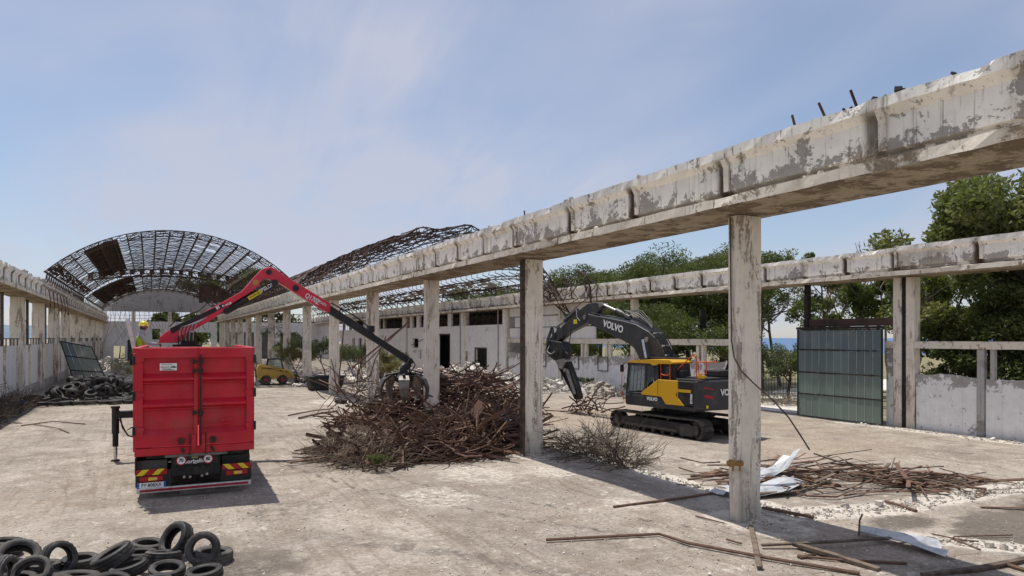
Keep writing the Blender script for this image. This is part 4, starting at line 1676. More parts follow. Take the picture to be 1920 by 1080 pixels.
for x, t in ((-.30, '70'), (.24, '80')):
    m = MB()
    m.cyl((x, .018, .80), (x, .004, .80), .108, 24)
    s = m.build('speed_disc', M['lamp_red'], truck)
    m = MB()
    m.cyl((x, .0035, .80), (x, .001, .80), .083, 24)
    m.build('disc_face', M['white'], s)
    lettering('lettering', t, .105, basis((x, -0.001, .80), FX, FZ), M['black'], s, .001, .9, .004)
lettering('lettering', 'Sorbello', .115, basis((-.03, .017, .765), FX + Vector((0, 0, .03)), FZ + Vector((.3, 0, 0))), M['white'], truck, .002, 1.1, .002)
m = MB()
m.box(-.065, .025, .014, .0185, .712, .722)
m.build('print_line', M['silver'], truck)
m = MB()
m.prism([(-.10, .855), (-.08, .885), (-.05, .86), (-.03, .89), (0, .86), (.02, .885), (.04, .855), (.03, .83), (-.09, .83)], 'y', .012, .0185)
m.build('emblem', worn('dull_gold', (.30, .27, .08), None, 6, .5, .8, .6), truck)

for sx in (-1, 1):
    xc = sx * .86 - .02
    # mudguard, chevron plate, lamp cluster
    m = MB()
    m.box(xc - .30, xc + .30, .30, .34, .10, .80)
    m.build('mudflap', M['mudflap'] if sx < 0 else M['black_metal'], truck)
    m = MB()
    m.box(xc - .31, xc + .31, .06, .10, .27, .60)
    m.build('lamp_bracket', M['black_metal'], truck)
    w, h = .30, .062
    m = MB()
    zc = .585
    m.box(xc - w, xc + w, .035, .045, zc - h, zc + h)
    cp_ = m.build('chevron_plate', M['lamp_red'], truck)
    for k in range(2):
        x = xc - .17 + k * .30
        d = .06 * (-sx)
        a = [(x - .065 - d, zc - h), (x + .065 - d, zc - h), (x + .065 + d, zc + h), (x - .065 + d, zc + h)]
        m = MB()
        m.prism(a, 'y', .031, .0345)
        m.build('yellow_stripe', M['yellow_tape'], cp_)
    m = MB()
    m.box(xc - .23, xc + .23, .02, .06, .385, .50)
    tl = m.build('tail_light', M['lamp_red'], truck, bevel=.02, seg=2)
    m = MB()
    m.box(xc - .06, xc + .03, .012, .019, .41, .475)
    m.build('indicator_lens', M['yellow_tape'], tl)
    m = MB()
    m.box(xc + .032, xc + .11, .012, .019, .41, .475)
    m.build('reverse_lens', M['lamp_amber'], tl)
m = MB()
m.box(-1.16, -.60, .03, .045, .255, .365)
npl = m.build('number_plate', M['white'], truck)
for x0, x1 in ((-1.16, -1.115), (-.645, -.60)):
    m = MB()
    m.box(x0, x1, .026, .0295, .256, .364)
    m.build('blue_band', M['blue'], npl)
lettering('lettering', 'FY·808XX', .105, basis((-.88, .028, .307), FX, FZ), M['black'], npl, .001, .88, .002)
lettering('lettering', 'I', .04, basis((-1.138, .0255, .285), FX, FZ), M['white'], npl, .001)
# underrun bar
m = MB()
m.box(-1.17, 1.14, -.02, .05, .145, .255)
ub = m.build('underrun_bar', M['silver'], truck, bevel=.015, seg=2)
m = MB()
m.box(-1.10, 1.08, -.026, -.021, .175, .225)
m.build('red_tape', M['red_tape'], ub)
for x in (-.55, .55):
    m = MB()
    m.bar((x, .1, .2), (x, .2, .6), .09, .05)
    m.build('bar_bracket', M['black_metal'], truck)
m = MB()
m.box(-.33, .38, .12, .15, .03, .17)
m.build('licence_flap', M['mudflap'], truck)
# wheels: two driven axles with twin tyres, one steering axle
TW = tyre_mesh(.47, .27, .27, 9)
hubm = MB()
hubm.lathe([(.0, -.02), (.27, -.10), (.275, -.13), (.27, .13), (.0, .12)], 20, closed=False)
HUB = hubm.mesh('rim', M['dusty_black'], smooth=True)
for ya, twin in ((1.35, 1), (2.7, 1), (6.9, 0)):
    for sx in (-1, 1):
        for k in range(2 if twin else 1):
            wx = sx * (1.03 - k * .30)
            t = put('wheel', TW, truck)
            t.location = (wx, ya, .47)
            t.rotation_euler = (0, R(90), 0)
            rm_ = put('rim', HUB, t)
    m = MB()
    m.cyl((-.9, ya, .47), (.9, ya, .47), .09, 10)
    m.build('axle', M['black_metal'], truck)
m = MB()
m.box(-1.20, -1.17, .05, 3.6, .55, .9)
m.build('side_guard', M['black_metal'], truck)
m = MB()
m.box(1.16, 1.19, 1.0, 3.6, .55, .9)
m.build('side_guard', M['black_metal'], truck)
m = MB()
m.box(-1.19, -.96, .95, 1.0, .12, .92)
m.build('splash_guard', M['black_metal'], truck)
# driver's cab, ahead of the crane
m = MB()
cabp = [(6.1, .55), (8.15, .55), (8.2, 1.5), (8.05, 2.85), (7.7, 3.0), (6.1, 3.0)]
m.prism(cabp, 'x', -1.2, 1.2)
cabo = m.build('cab', M['red_crane'], truck, bevel=.05, seg=2)
m = MB()
m.hexa([(-1.08, 8.20, 1.6), (1.08, 8.20, 1.6), (1.08, 8.235, 1.6), (-1.08, 8.235, 1.6), (-1.02, 8.065, 2.7), (1.02, 8.065, 2.7), (1.02, 8.10, 2.7), (-1.02, 8.10, 2.7)])
m.build('windscreen', M['glass'], cabo)
for sx in (-1, 1):
    m = MB()
    x0, x1 = sorted((sx * 1.201, sx * 1.215))
    m.box(x0, x1, 6.9, 7.9, 1.7, 2.7)
    m.build('side_window', M['glass'], cabo)

# ------------------------------------------------------------------ loading crane on the truck
CY = 22.6
crane = thing('loading_crane', 'red folding loading crane reaching from the truck to the scrap heap', 'crane', (0.75, CY, 0))


def cpt(u, v, dy=0.0):
    p = onY(u, v, CY)
    return Vector((p.x - 0.75, dy, p.z))


def beam_xz(poly, y0, y1, name, mat, parent, bevel=.012):
    m = MB()
    m.prism(poly, 'y', y0, y1)
    return m.build(name, M[mat], parent, bevel=bevel)


def px2(pts):
    return [(cpt(u, v).x, cpt(u, v).z) for u, v in pts]


m = MB()
m.cyl((0, 0, 1.0), (0, 0, 3.0), .26, 20)
m.cyl((0, 0, 2.75), (0, 0, 2.95), .34, 20)
m.box(-.9, .9, -.35, .35, .92, 1.12)
m.build('turret', M['black_metal'], crane, smooth=True)
m = MB()
m.box(-.15, .62, -.30, .30, 2.95, 3.30)
m.box(.05, .5, -.36, -.30, 3.0, 3.42)
for k in range(5):
    m.cyl((.0 + .11 * k, -.40, 3.28), (.0 + .11 * k, -.40, 3.56 + .03 * k), .02, 8)
m.build('valve_block', M['black_metal'], crane)
m = MB()
for k in range(5):
    m.cyl((.02 + .09 * k, -.37, 3.40), (.03 + .09 * k, -.37, 3.66), .017, 6)
    m.tube([(.03 + .09 * k, -.37, 3.66), (.08 + .1 * k, -.33, 3.80 + .03 * k), (.35 + .1 * k, -.25, 3.9 + .05 * k)], .017, 6)
m.build('hose_fittings', M['steel'], crane)
inner = beam_xz(px2([(297, 643), (300, 632), (312, 622), (330, 612), (345, 606), (398, 576), (397, 583), (434, 570), (400, 598), (352, 625), (335, 643)]), -.15, .15, 'inner_boom', 'red_crane', crane)
beam_xz(px2([(394, 579), (452, 547), (468, 530), (474, 522), (488, 508), (497, 502), (507, 503), (512, 513), (505, 522), (492, 524), (484, 537), (465, 551), (440, 566), (405, 590), (396, 592)]), -.13, .13, 'goose_neck', 'red_crane', inner)
m = MB()
m.prism(px2([(318, 616), (345, 603), (400, 577), (418, 569), (420, 575), (398, 588), (346, 612), (322, 626)]), 'y', -.17, .17)
m.build('hose_cover', M['black_metal'], inner, bevel=.008)
# first cylinder, along the underside
m = MB()
a, b_ = cpt(424, 583), cpt(480, 551)
m.cyl(a, b_, .115, 14)
a2, b2 = cpt(455, 566), cpt(515, 531)
m.cyl(a2, b2, .10, 14)
m.cyl(cpt(424, 583, -.2), cpt(424, 583, .2), .10, 12)
m.cyl(cpt(514, 531, -.2), cpt(514, 531, .2), .10, 12)
cy_ = m.build('lift_cylinder', M['black_metal'], crane, smooth=True)
ax = (b2 - a2).normalized()
nx_ = Vector((-ax.z, 0, ax.x))
m = MB()
c0 = cpt(477, 554)
m.hexa([c0 - ax * .22 - nx_ * .05 + Vector((0, -.125, 0)), c0 + ax * .22 - nx_ * .05 + Vector((0, -.125, 0)), c0 + ax * .22 - nx_ * .05 + Vector((0, -.1, 0)), c0 - ax * .22 - nx_ * .05 + Vector((0, -.1, 0)),
        c0 - ax * .22 + nx_ * .07 + Vector((0, -.125, 0)), c0 + ax * .22 + nx_ * .07 + Vector((0, -.125, 0)), c0 + ax * .22 + nx_ * .07 + Vector((0, -.1, 0)), c0 - ax * .22 + nx_ * .07 + Vector((0, -.1, 0))])
yp = m.build('label_plate', M['yellow_tape'], cy_)
lettering('lettering', 'PALFINGER', .10, basis(c0 + Vector((0, -.128, 0)) + nx_ * .01, ax, nx_), M['black'], yp, .001, .7)
lettering('lettering', 'EPSILON', .17, basis(cpt(499, 540) + Vector((0, -.115, 0)), ax, nx_), M['white'], cy_, .001, .8, .003)
m = MB()
for (u_, v_, l_, h_) in ((406, 578, .05, .09), (409, 576, .03, .08), (417, 574, .05, .05), (425, 571, .16, .03), (430, 569, .08, .06)):
    q = cpt(u_, v_) + Vector((0, -.178, 0))
    m.hexa([q - ax * l_ / 2 - nx_ * h_ / 2, q + ax * l_ / 2 - nx_ * h_ / 2, q + ax * l_ / 2 - nx_ * h_ / 2 + Vector((0, .05, 0)), q - ax * l_ / 2 - nx_ * h_ / 2 + Vector((0, .05, 0)),
            q - ax * l_ / 2 + nx_ * h_ / 2, q + ax * l_ / 2 + nx_ * h_ / 2, q + ax * l_ / 2 + nx_ * h_ / 2 + Vector((0, .05, 0)), q - ax * l_ / 2 + nx_ * h_ / 2 + Vector((0, .05, 0))])
m.build('white_marking', M['white'], inner)
m = MB()
c0 = cpt(478, 530)
m.cyl(c0 + Vector((0, -.137, 0)), c0 + Vector((0, -.13, 0)), .085, 16)
m.build('round_badge', worn('gold_badge', (.45, .27, .05), None, 6, .5, .8, .5), inner)
# outer boom and telescopes
outer = beam_xz(px2([(497, 503), (506, 501), (519, 507), (540, 522), (618, 569), (617, 587), (600, 579), (545, 545), (520, 529), (500, 523)]), -.14, .14, 'outer_boom', 'red_crane', crane)
m = MB()
m.cyl(cpt(553, 541, -.16), cpt(553, 541, .16), .10, 14)
m.build('pivot_pin', M['black_metal'], outer, smooth=True)
m = MB()
m.cyl(cpt(503, 511, -.18), cpt(503, 511, .18), .08, 14)
m.build('pivot_pin', M['black_metal'], outer, smooth=True)
ao = (cpt(617, 578) - cpt(560, 545)).normalized()
no = Vector((-ao.z, 0, ao.x))
lettering('lettering', 'Q170Z', .22, basis(cpt(584, 561) + Vector((0, -.144, 0)), ao, no), M['white'], outer, .001, .75, .004)
lettering('lettering', 'Sorbello', .15, basis(cpt(602, 567) + Vector((0, -.144, 0)) - no * .02, ao, no), M['white'], outer, .001, .7)
beam_xz(px2([(614, 570), (700, 625), (699, 640), (613, 586)]), -.10, .10, 'telescope', 'black_metal', crane)
beam_xz(px2([(690, 620), (772, 673), (769, 685), (689, 633)]), -.075, .075, 'telescope', 'black_metal', crane)
m = MB()
m.tube([cpt(620, 568, -.05), cpt(660, 590, -.08), cpt(692, 614, -.08), cpt(697, 617, -.05)], .022, 6)
m.cyl(cpt(694, 617, -.14), cpt(694, 617, .14), .06, 10)
m.box(cpt(695, 622).x - .1, cpt(695, 622).x + .1, -.13, .13, cpt(695, 622).z - .02, cpt(695, 622).z + .2)
m.build('hose_bracket', M['black_metal'], crane)
m = MB()
for q in range(2):
    m.tube([cpt(318, 612, .1 * q), cpt(330, 600, .1 * q - .2), cpt(338, 595, .1 * q - .25), cpt(372, 583, .1 * q - .2), cpt(385, 572, .1 * q - .1)], .016, 6)
m.build('hose', M['rust'], crane)
# rotator and orange-peel grapple
gx, gz = cpt(757, 705).x, cpt(757, 705).z
m = MB()
m.tube([cpt(768, 678), cpt(765, 685), cpt(757, 692), cpt(757, 704)], [.10, .12, .14, .17], 10)
m.cyl(cpt(770, 678, -.12), cpt(770, 678, .12), .07, 10)
m.tube([cpt(770, 672, -.1), cpt(775, 684, -.2), cpt(766, 697, -.22), cpt(760, 703, -.1)], .02, 6)
m.tube([cpt(766, 672, -.1), cpt(758, 683, -.25), cpt(750, 696, -.2), cpt(757, 704, -.1)], .02, 6)
m.build('rotator', M['black_metal'], crane, smooth=True)
m = MB()
m.lathe([(0, .12), (.24, .10), (.34, .0), (.32, -.12), (.18, -.2), (0, -.2)], 18, Matrix.Translation((gx, 0, gz - .05)), closed=False)
crown = m.build('grapple_crown', M['dusty_black'], crane, smooth=True)
for k in range(5):
    an = R(90 + 72 * k + 18)
    d = Vector((math.cos(an), math.sin(an), 0))
    s = Vector((-math.sin(an), math.cos(an), 0))
    m = MB()
    sec = [(.20, .04, .10), (.52, .10, .16), (.74, -.04, .19), (.86, -.32, .17), (.84, -.60, .11), (.74, -.80, .03)]
    O = Vector((gx, 0, gz - .05))
    ring = []
    for (rr_, hz, hw) in sec:
        c = O + d * rr_ + Vector((0, 0, hz))
        inn = O + d * (rr_ - .07) + Vector((0, 0, hz - .06))
        ring += [c - s * hw, c + s * hw, inn + s * hw * .8, inn - s * hw * .8]
    fs = []
    for i in range(5):
        for j in range(4):
            fs.append((i * 4 + j, i * 4 + (j + 1) % 4, i * 4 + 4 + (j + 1) % 4, i * 4 + 4 + j))
    fs += [(0, 1, 2, 3), (20, 23, 22, 21)]
    m.add(ring, fs)
    m.build('tine', M['tine'] if k % 2 == 0 else M['track'], crane, bevel=.01)
    m = MB()
    m.cyl(O + d * .22 + Vector((0, 0, .14)), O + d * .64 + Vector((0, 0, .08)), .05, 8)
    m.build('tine_ram', M['black_metal'], crane, smooth=True)
# stabiliser leg on the left of the truck
m = MB()
m.box(-1.62, -.4, -.12, .10, 1.22, 1.42)
m.build('outrigger_beam', M['black_metal'], crane, bevel=.01)
m = MB()
m.cyl((-1.60, 0, 0.78), (-1.60, 0, 1.50), .095, 14)
m.cyl((-1.60, 0, 1.50), (-1.60, 0, 1.56), .12, 14)
m.build('stabiliser_leg', M['black_metal'], crane, smooth=True)
m = MB()
m.cyl((-1.60, 0, 0.42), (-1.60, 0, 0.80), .075, 14)
m.build('stabiliser_sleeve', M['dusty_black'], crane, smooth=True)
m = MB()
m.cyl((-1.60, 0, 0.05), (-1.60, 0, 0.45), .05, 12)
m.build('stabiliser_rod', M['chrome'], crane, smooth=True)
m = MB()
m.cyl((-1.60, 0, 0.0), (-1.60, 0, 0.05), .13, 14, .10)
m.build('stabiliser_foot', M['black_metal'], crane)
m = MB()
m.tube([(-1.5, -.1, 1.35), (-1.42, -.15, .95), (-1.28, -.15, .72), (-1.0, -.1, .62), (-.7, 0, .75)], .022, 6)
m.tube([(-1.5, -.1, 1.2), (-1.35, -.18, .85), (-1.2, -.2, .95), (-.95, -.1, 1.0)], .018, 6)
m.build('hose', M['black_metal'], crane)
# operator's stand: seat, tilted windscreen frame
m = MB()
m.box(-1.25, -.70, -.28, .28, 2.72, 2.84)
m.box(-1.30, -1.18, -.26, .26, 2.84, 3.45)
m.build('seat', M['seat'], crane, bevel=.03, seg=2)
m = MB()
p0, p1 = cpt(254, 664), cpt(240, 600)
for dy in (-.42, .42):
    m.bar(p0 + Vector((0, dy, 0)), p1 + Vector((0, dy, 0)), .07, .10, (1, 0, 0))
m.bar(p0 + Vector((0, -.42, 0)), p0 + Vector((0, .42, 0)), .08)
m.bar(p1 + Vector((0, -.42, 0)), p1 + Vector((0, .42, 0)), .08)
sc_ = m.build('screen_frame', M['silver'], crane)
m = MB()
m.bar(p0.lerp(p1, .03) + Vector((0, 0, 0)), p0.lerp(p1, .97), .80, .012, (1, 0, 0))
m.build('screen', M['glass'], sc_)
m = MB()
q = cpt(255, 668)
m.box(q.x - .16, q.x + .06, -.45, .3, q.z - .12, q.z + .08)
m.bar(q + Vector((0, 0, -.05)), Vector((-.2, 0, 2.75)), .1)
m.build('platform', M['black_metal'], crane, bevel=.01)


# ------------------------------------------------------------------ person at the crane controls
def skinned(name, joints, edges, radii, mat, parent, sub=2, root=0):
    me = bpy.data.meshes.new(name)
    me.from_pydata([tuple(j) for j in joints], edges, [])
    o = bpy.data.objects.new(name, me)
    col.objects.link(o)
    o.parent = parent
    sk = o.modifiers.new('skin', 'SKIN')
    sk.use_smooth_shade = True
    sl = me.skin_vertices[0].data
    for i, r_ in enumerate(radii):
        rr_ = r_ if isinstance(r_, tuple) else (r_, r_)
        sl[i].radius = rr_
        sl[i].use_root = (i == root)
    sb = o.modifiers.new('sub', 'SUBSURF')
    sb.levels = sub
    sb.render_levels = sub
    me.materials.append(mat)
    return o


# seated, facing +X (towards the boom); origin at the hips on the seat
hip = onY(262, 655, CY)
person = thing('person', 'crane operator in hi-vis vest and yellow helmet seated above the truck body', 'person', (-0.24, CY, 3.02))
J = {}
names = []
pts = []
rad = []


def jn(nm, p, r_):
    names.append(nm)
    pts.append(p)
    rad.append(r_)


jn('pelvis', (0, 0, .10), (.15, .12))
jn('waist', (.01, 0, .28), (.135, .11))
jn('chest', (.03, 0, .46), (.165, .125))
jn('collar', (.05, 0, .58), (.11, .09))
jn('neck', (.07, 0, .66), .055)
jn('skull', (.09, 0, .72), .06)
for s, k in ((1, 'l'), (-1, 'r')):
    jn('sh' + k, (.05, s * .17, .55), .062)
    jn('el' + k, (.16, s * .23, .33), .046)
    jn('wr' + k, (.38, s * .17, .30), .032)
    jn('pa' + k, (.46, s * .155, .305), .034)
    jn('hp' + k, (.03, s * .10, .08), .095)
    jn('kn' + k, (.46, s * .13, .10), .068)
    jn('an' + k, (.50, s * .13, -.30), .045)
    jn('to' + k, (.64, s * .14, -.36), .04)
ix = {q: i for i, q in enumerate(names)}
ed = [('pelvis', 'waist'), ('waist', 'chest'), ('chest', 'collar'), ('collar', 'neck'), ('neck', 'skull')]
for k in 'lr':
    ed += [('collar', 'sh' + k), ('sh' + k, 'el' + k), ('el' + k, 'wr' + k), ('wr' + k, 'pa' + k), ('pelvis', 'hp' + k), ('hp' + k, 'kn' + k), ('kn' + k, 'an' + k), ('an' + k, 'to' + k)]
bd = skinned('body', pts, [(ix[a], ix[b_]) for a, b_ in ed], rad, M['shirt'], person)
# vest over the torso
vst = skinned('vest', [(0, 0, .14), (.01, 0, .28), (.03, 0, .46), (.045, 0, .56)], [(0, 1), (1, 2), (2, 3)], [(.168, .14), (.155, .13), (.185, .145), (.14, .11)], M['hivis'], person)
trs = skinned('trousers', [(0, 0, .10), (.03, .10, .08), (.46, .13, .10), (.50, .13, -.28), (.03, -.10, .08), (.46, -.13, .10), (.50, -.13, -.28)], [(0, 1), (1, 2), (2, 3), (0, 4), (4, 5), (5, 6)],
              [.155, .105, .077, .055, .105, .077, .055], M['trousers'], person)
m = MB()
m.sphere((.095, 0, .79), .098, .078, .125, 16, 12)
m.sphere((.19, 0, .78), .022, .016, .028, 8, 6)
m.sphere((.175, 0, .725), .022, .03, .012, 8, 6)
for s in (-1, 1):
    m.sphere((.085, s * .08, .785), .02, .014, .033, 8, 6)
hd = m.build('head', M['skin'], person, smooth=True)
m = MB()
for s in (-1, 1):
    m.sphere((.178, s * .032, .80), .012, .014, .01, 8, 6)
m.build('eye', M['black'], hd, smooth=True)
m = MB()
m.sphere((.09, 0, .765), .095, .082, .075, 14, 10)
m.build('hair', M['trousers'], hd, smooth=True)
m = MB()
prof = [(0, .105), (.045, .099), (.085, .074), (.108, .03), (.116, -.005), (.138, -.016), (.138, -.022), (.105, -.02), (.097, .02), (0, .085)]
m.lathe(prof, 20, Matrix.Translation((.095, 0, .85)) @ Matrix.Diagonal((1.12, .92, 1, 1)), closed=False)
m.build('helmet', M['helmet'], person, smooth=True)
for s in (-1, 1):
    J0 = [(.46, s * .155, .305)]
    E0 = []
    Rr = [.022]
    for f in range(4):
        b0 = Vector((.49, s * (.135 + .018 * f), .30 + .004 * f))
        L = (.052, .058, .055, .044)[f]
        i = len(J0)
        J0 += [b0, b0 + Vector((L * .7, 0, -.012)), b0 + Vector((L, 0, -.042))]
        E0 += [(0, i), (i, i + 1), (i + 1, i + 2)]
        Rr += [.0095, .0085, .0075]
    i = len(J0)
    J0 += [Vector((.475, s * .125, .29)), Vector((.505, s * .108, .28)), Vector((.525, s * .105, .265))]
    E0 += [(0, i), (i, i + 1), (i + 1, i + 2)]
    Rr += [.011, .0095, .008]
    skinned('hand', J0, E0, Rr, M['skin'], person, 1)
    m = MB()
    m.cyl((.53, s * .15, .18), (.53, s * .15, .31), .018, 8)
    lv = m.build('control_lever', M['black_metal'], crane)
    lv.location = Vector((-0.24 - .75, 0, 3.02))
# ------------------------------------------------------------------ excavator
exc = thing('excavator', 'charcoal and yellow tracked excavator with a demolition shear behind the nearest column', 'excavator', (16.34, 18.06, 0), R(3.0))
# local frame: x to its right, y forward, z up
YX = dict(parent=exc)


def side_poly(pts, x0, x1, name, mat, parent=None, bevel=.015, seg=1):
    m = MB()
    m.prism(pts, 'x', x0, x1)
    return m.build(name, M[mat] if isinstance(mat, str) else mat, parent or exc, bevel=bevel, seg=seg)


def arc2(c, r, a0, a1, n):
    return [(c[0] + r * math.cos(a0 + (a1 - a0) * i / n), c[1] + r * math.sin(a0 + (a1 - a0) * i / n)) for i in range(n + 1)]


# tracks
TR_, TF = (-.12, .345), (4.05, .335)
for side, x0 in (('l', 0.0), ('r', 2.05)):
    x1 = x0 + .55
    loop = arc2(TR_, .335, R(90), R(270), 9) + arc2(TF, .325, R(-90), R(90), 9)
    # shoes along the loop
    P = loop + [loop[0]]
    L = [0]
    for a, b_ in zip(P[:-1], P[1:]):
        L.append(L[-1] + math.hypot(b_[0] - a[0], b_[1] - a[1]))
    n = 56
    shoe = MB()
    pitch = L[-1] / n
    shoe.box(x0, x1, -pitch * .46, pitch * .46, -.012, .012)
    for gy in (-.3, 0.02, .34):
        shoe.box(x0, x1, pitch * gy - .008, pitch * gy + .008, .012, .032)
    shm = shoe.mesh('track_shoe', M['track'])
    belt = MB()
    belt.add([(x0 + .12, y, z) for y, z in loop] + [(x1 - .12, y, z) for y, z in loop], [(i, (i + 1) % len(loop), (i + 1) % len(loop) + len(loop), i + len(loop)) for i in range(len(loop))])
    tr = belt.build('track', M['dusty_black'], exc)
    for i in range(n):
        s = (i + .5) * pitch
        j = max(q for q in range(len(L) - 1) if L[q] <= s)
        t = (s - L[j]) / (L[j + 1] - L[j])
        y = P[j][0] + (P[j + 1][0] - P[j][0]) * t
        z = P[j][1] + (P[j + 1][1] - P[j][1]) * t
        an = math.atan2(P[j + 1][1] - P[j][1], P[j + 1][0] - P[j][0])
        sag = -.02 * math.sin(math.pi * min(1, max(0, (y + .1) / 4.1))) if z > .5 else 0
        so = put('track_shoe', shm, tr)
        so.location = (0, y, z + sag)
        so.rotation_euler = (an + math.pi, 0, 0)
    # side frame, idler, sprocket, rollers
    side_poly([(.15, .16), (3.75, .16), (3.95, .30), (3.75, .46), (3.3, .53), (.9, .53), (.15, .50), (-.05, .32)], x0 + .05, x1 - .1, 'track_frame', 'dusty_black')
    side_poly([(-.02, .10), (.62, .10), (.62, .50), (.15, .54), (-.05, .42)], x0 + .02, x0 + .10, 'sprocket_guard', 'exc_grey', bevel=.02)
    side_poly([(.75, .18), (3.55, .18), (3.55, .28), (.75, .28)], x0 + .028, x0 + .049, 'step_rail', 'track')
    for c_, r_, nm in ((TR_, .29, 'sprocket'), (TF, .28, 'idler_wheel')):
        m = MB()
        m.cyl((x0 + .14, c_[0], c_[1]), (x1 - .14, c_[0], c_[1]), r_, 22)
        m.cyl((x0 + .03, c_[0], c_[1]), (x0 + .14, c_[0], c_[1]), .17, 18)
        m.cyl((x1 - .14, c_[0], c_[1]), (x1 - .03, c_[0], c_[1]), .17, 18)
        m.build(nm, M['track'], exc, smooth=True)
    for k in range(7):
        m = MB()
        y = .55 + k * .5
        m.cyl((x0 + .10, y, .11), (x1 - .10, y, .11), .085, 12)
        m.build('roller', M['track'], exc, smooth=True)
    for y in (1.3, 2.7):
        m = MB()
        m.cyl((x0 + .12, y, .59), (x1 - .12, y, .59), .05, 10)
        m.build('carrier_roller', M['track'], exc, smooth=True)
m = MB()
m.box(.5, 2.1, 1.1, 3.1, .38, .70)
m.box(.5, 2.1, .6, 1.2, .32, .55)
m.box(.5, 2.1, 2.9, 3.5, .32, .55)
m.build('undercarriage', M['dusty_black'], exc, bevel=.03)
m = MB()
m.cyl((1.3, 2.0, .68), (1.3, 2.0, .98), .58, 28)
m.build('slew_ring', M['black_metal'], exc, smooth=True)

# upper structure: deck, side pods, counterweight
XL, XR = .10, 2.52
side_poly([(-.05, .97), (3.55, .93), (3.60, 1.02), (3.60, 1.34), (1.62, 1.34), (1.4, 1.12), (.05, 1.12), (-.05, 1.2)], XL, XR, 'deck', 'exc_grey', bevel=.03, seg=2)
side_poly([(-.1, 1.14), (.06, 1.14), (.73, 1.14), (.73, 2.0), (-.1, 2.0)], XL + .01, XR - .01, 'engine_housing', 'exc_grey', bevel=.02)
yp = side_poly([(2.68, 1.44), (1.77, 1.985), (.755, 1.99), (.755, 1.40), (.45, 1.13), (1.36, 1.11), (1.61, 1.365), (2.64, 1.37)], XL - .012, XL + .10, 'yellow_side_panel', 'exc_yellow', bevel=.012)
m = MB()
m.box(XL - .016, XL - .012, 1.755, 1.77, 1.36, 1.98)
m.box(XL - .02, XL - .012, .80, .83, 1.45, 1.56)
m.build('panel_gap', M['black'], yp)
side_poly([(.745, 1.98), (.07, 1.98), (.07, 1.20), (.46, 1.17), (.745, 1.42)], XL - .006, XL + .02, 'vent_panel', 'dusty_black', bevel=.01)
ve = exc.children[-1]
for k in range(7):
    m = MB()
    m.box(XL - .014, XL - .006, .13, .72, 1.76 + k * .03, 1.772 + k * .03)
    m.build('louvre', M['exc_grey'], ve)
m = MB()
m.box(XL - .016, XL - .007, .12, .735, 1.60, 1.70)
m.build('yellow_stripe', M['exc_yellow'], ve)
# yellow pod on the far side, tanks between
side_poly([(3.3, 1.34), (3.3, 1.9), (.75, 1.99), (.75, 1.34)], XR - .75, XR, 'right_side_pod', 'exc_grey', bevel=.04, seg=2)
m = MB()
m.box(XL + .02, XR - .02, -.30, .9, 2.0, 2.07)
m.box(XL + .3, XR - .3, -.28, .85, 2.07, 2.12)
m.build('engine_hood', M['exc_grey'], exc, bevel=.03, seg=2)
m = MB()
m.box(XL + 1.05, XR - .2, -.2, .55, 2.12, 2.36)
m.build('hood_dome', M['dusty_black'], exc, bevel=.05, seg=2)
m = MB()
m.hexa([(1.75, .05, 2.3), (1.95, .05, 2.3), (1.95, .18, 2.3), (1.75, .18, 2.3), (1.72, -.18, 2.72), (1.92, -.18, 2.72), (1.92, -.05, 2.72), (1.72, -.05, 2.72)])
m.build('exhaust', M['black_metal'], exc, bevel=.02)
# counterweight with rounded tail
m = MB()
cw = [(XL + .0, .02), (XL, -.15)] + [(XL + .12 + (XR - XL - .24) * i / 10, -.30 - .22 * math.sin(math.pi * i / 10)) for i in range(11)] + [(XR, -.15), (XR, .02)]
m.prism(cw, 'z', 1.02, 2.03)
cwo = m.build('counterweight', M['exc_grey'], exc, bevel=.06, seg=3)
for s in (0, 1):
    for (z0, z1, dx) in ((1.73, 1.80, .0), (1.42, 1.54, .02)):
        xa = XL + .14 if s == 0 else XR - .14
        d = 1 if s == 0 else -1
        m = MB()
        y0, y1 = -.335, -.415
        xb = xa + d * .36
        lo = -.335 - .0
        m.hexa([(xa, y0, z0 + .06), (xb, y1, z0 - .02), (xb, y1 + .02, z0 - .02), (xa, y0 + .02, z0 + .06), (xa + d * .02, y0, z1 + .03), (xb - d * .03, y1, z1 - .03), (xb - d * .03, y1 + .02, z1 - .03), (xa + d * .02, y0 + .02, z1 + .03)])
        m.build('red_marker', M['lamp_red'], cwo)
lettering('lettering', 'VOLVO', .30, basis((1.31, -.525, 1.62), (1, 0, 0), (0, 0, 1)), M['white'], cwo, .004, .95, .010)
m = MB()
m.box(XL + .22, XL + .42, -.362, -.35, 1.10, 1.20)
m.build('reflector', M['yellow_tape'], cwo)
LX = Vector((0, -1, 0))
lettering('lettering', 'VOLVO', .17, basis((XL - .004, 2.08, 1.245), LX, FZ), M['white'], exc, .003, 1.0, .006)
lettering('lettering', 'EC300E', .13, basis((XL - .012, .10, 1.40), FZ, Vector((0, 1, 0))), M['white'], exc, .003, .8, .004)
# cab
CX0, CX1 = XL + .02, XL + .98
cab_poly = [(3.56, 1.34), (3.58, 1.42), (3.46, 2.46), (3.34, 2.54), (1.84, 2.54), (1.78, 1.34)]
inner_poly = [(3.46, 1.42), (3.36, 2.44), (1.90, 2.46), (1.86, 1.42)]
m = MB()
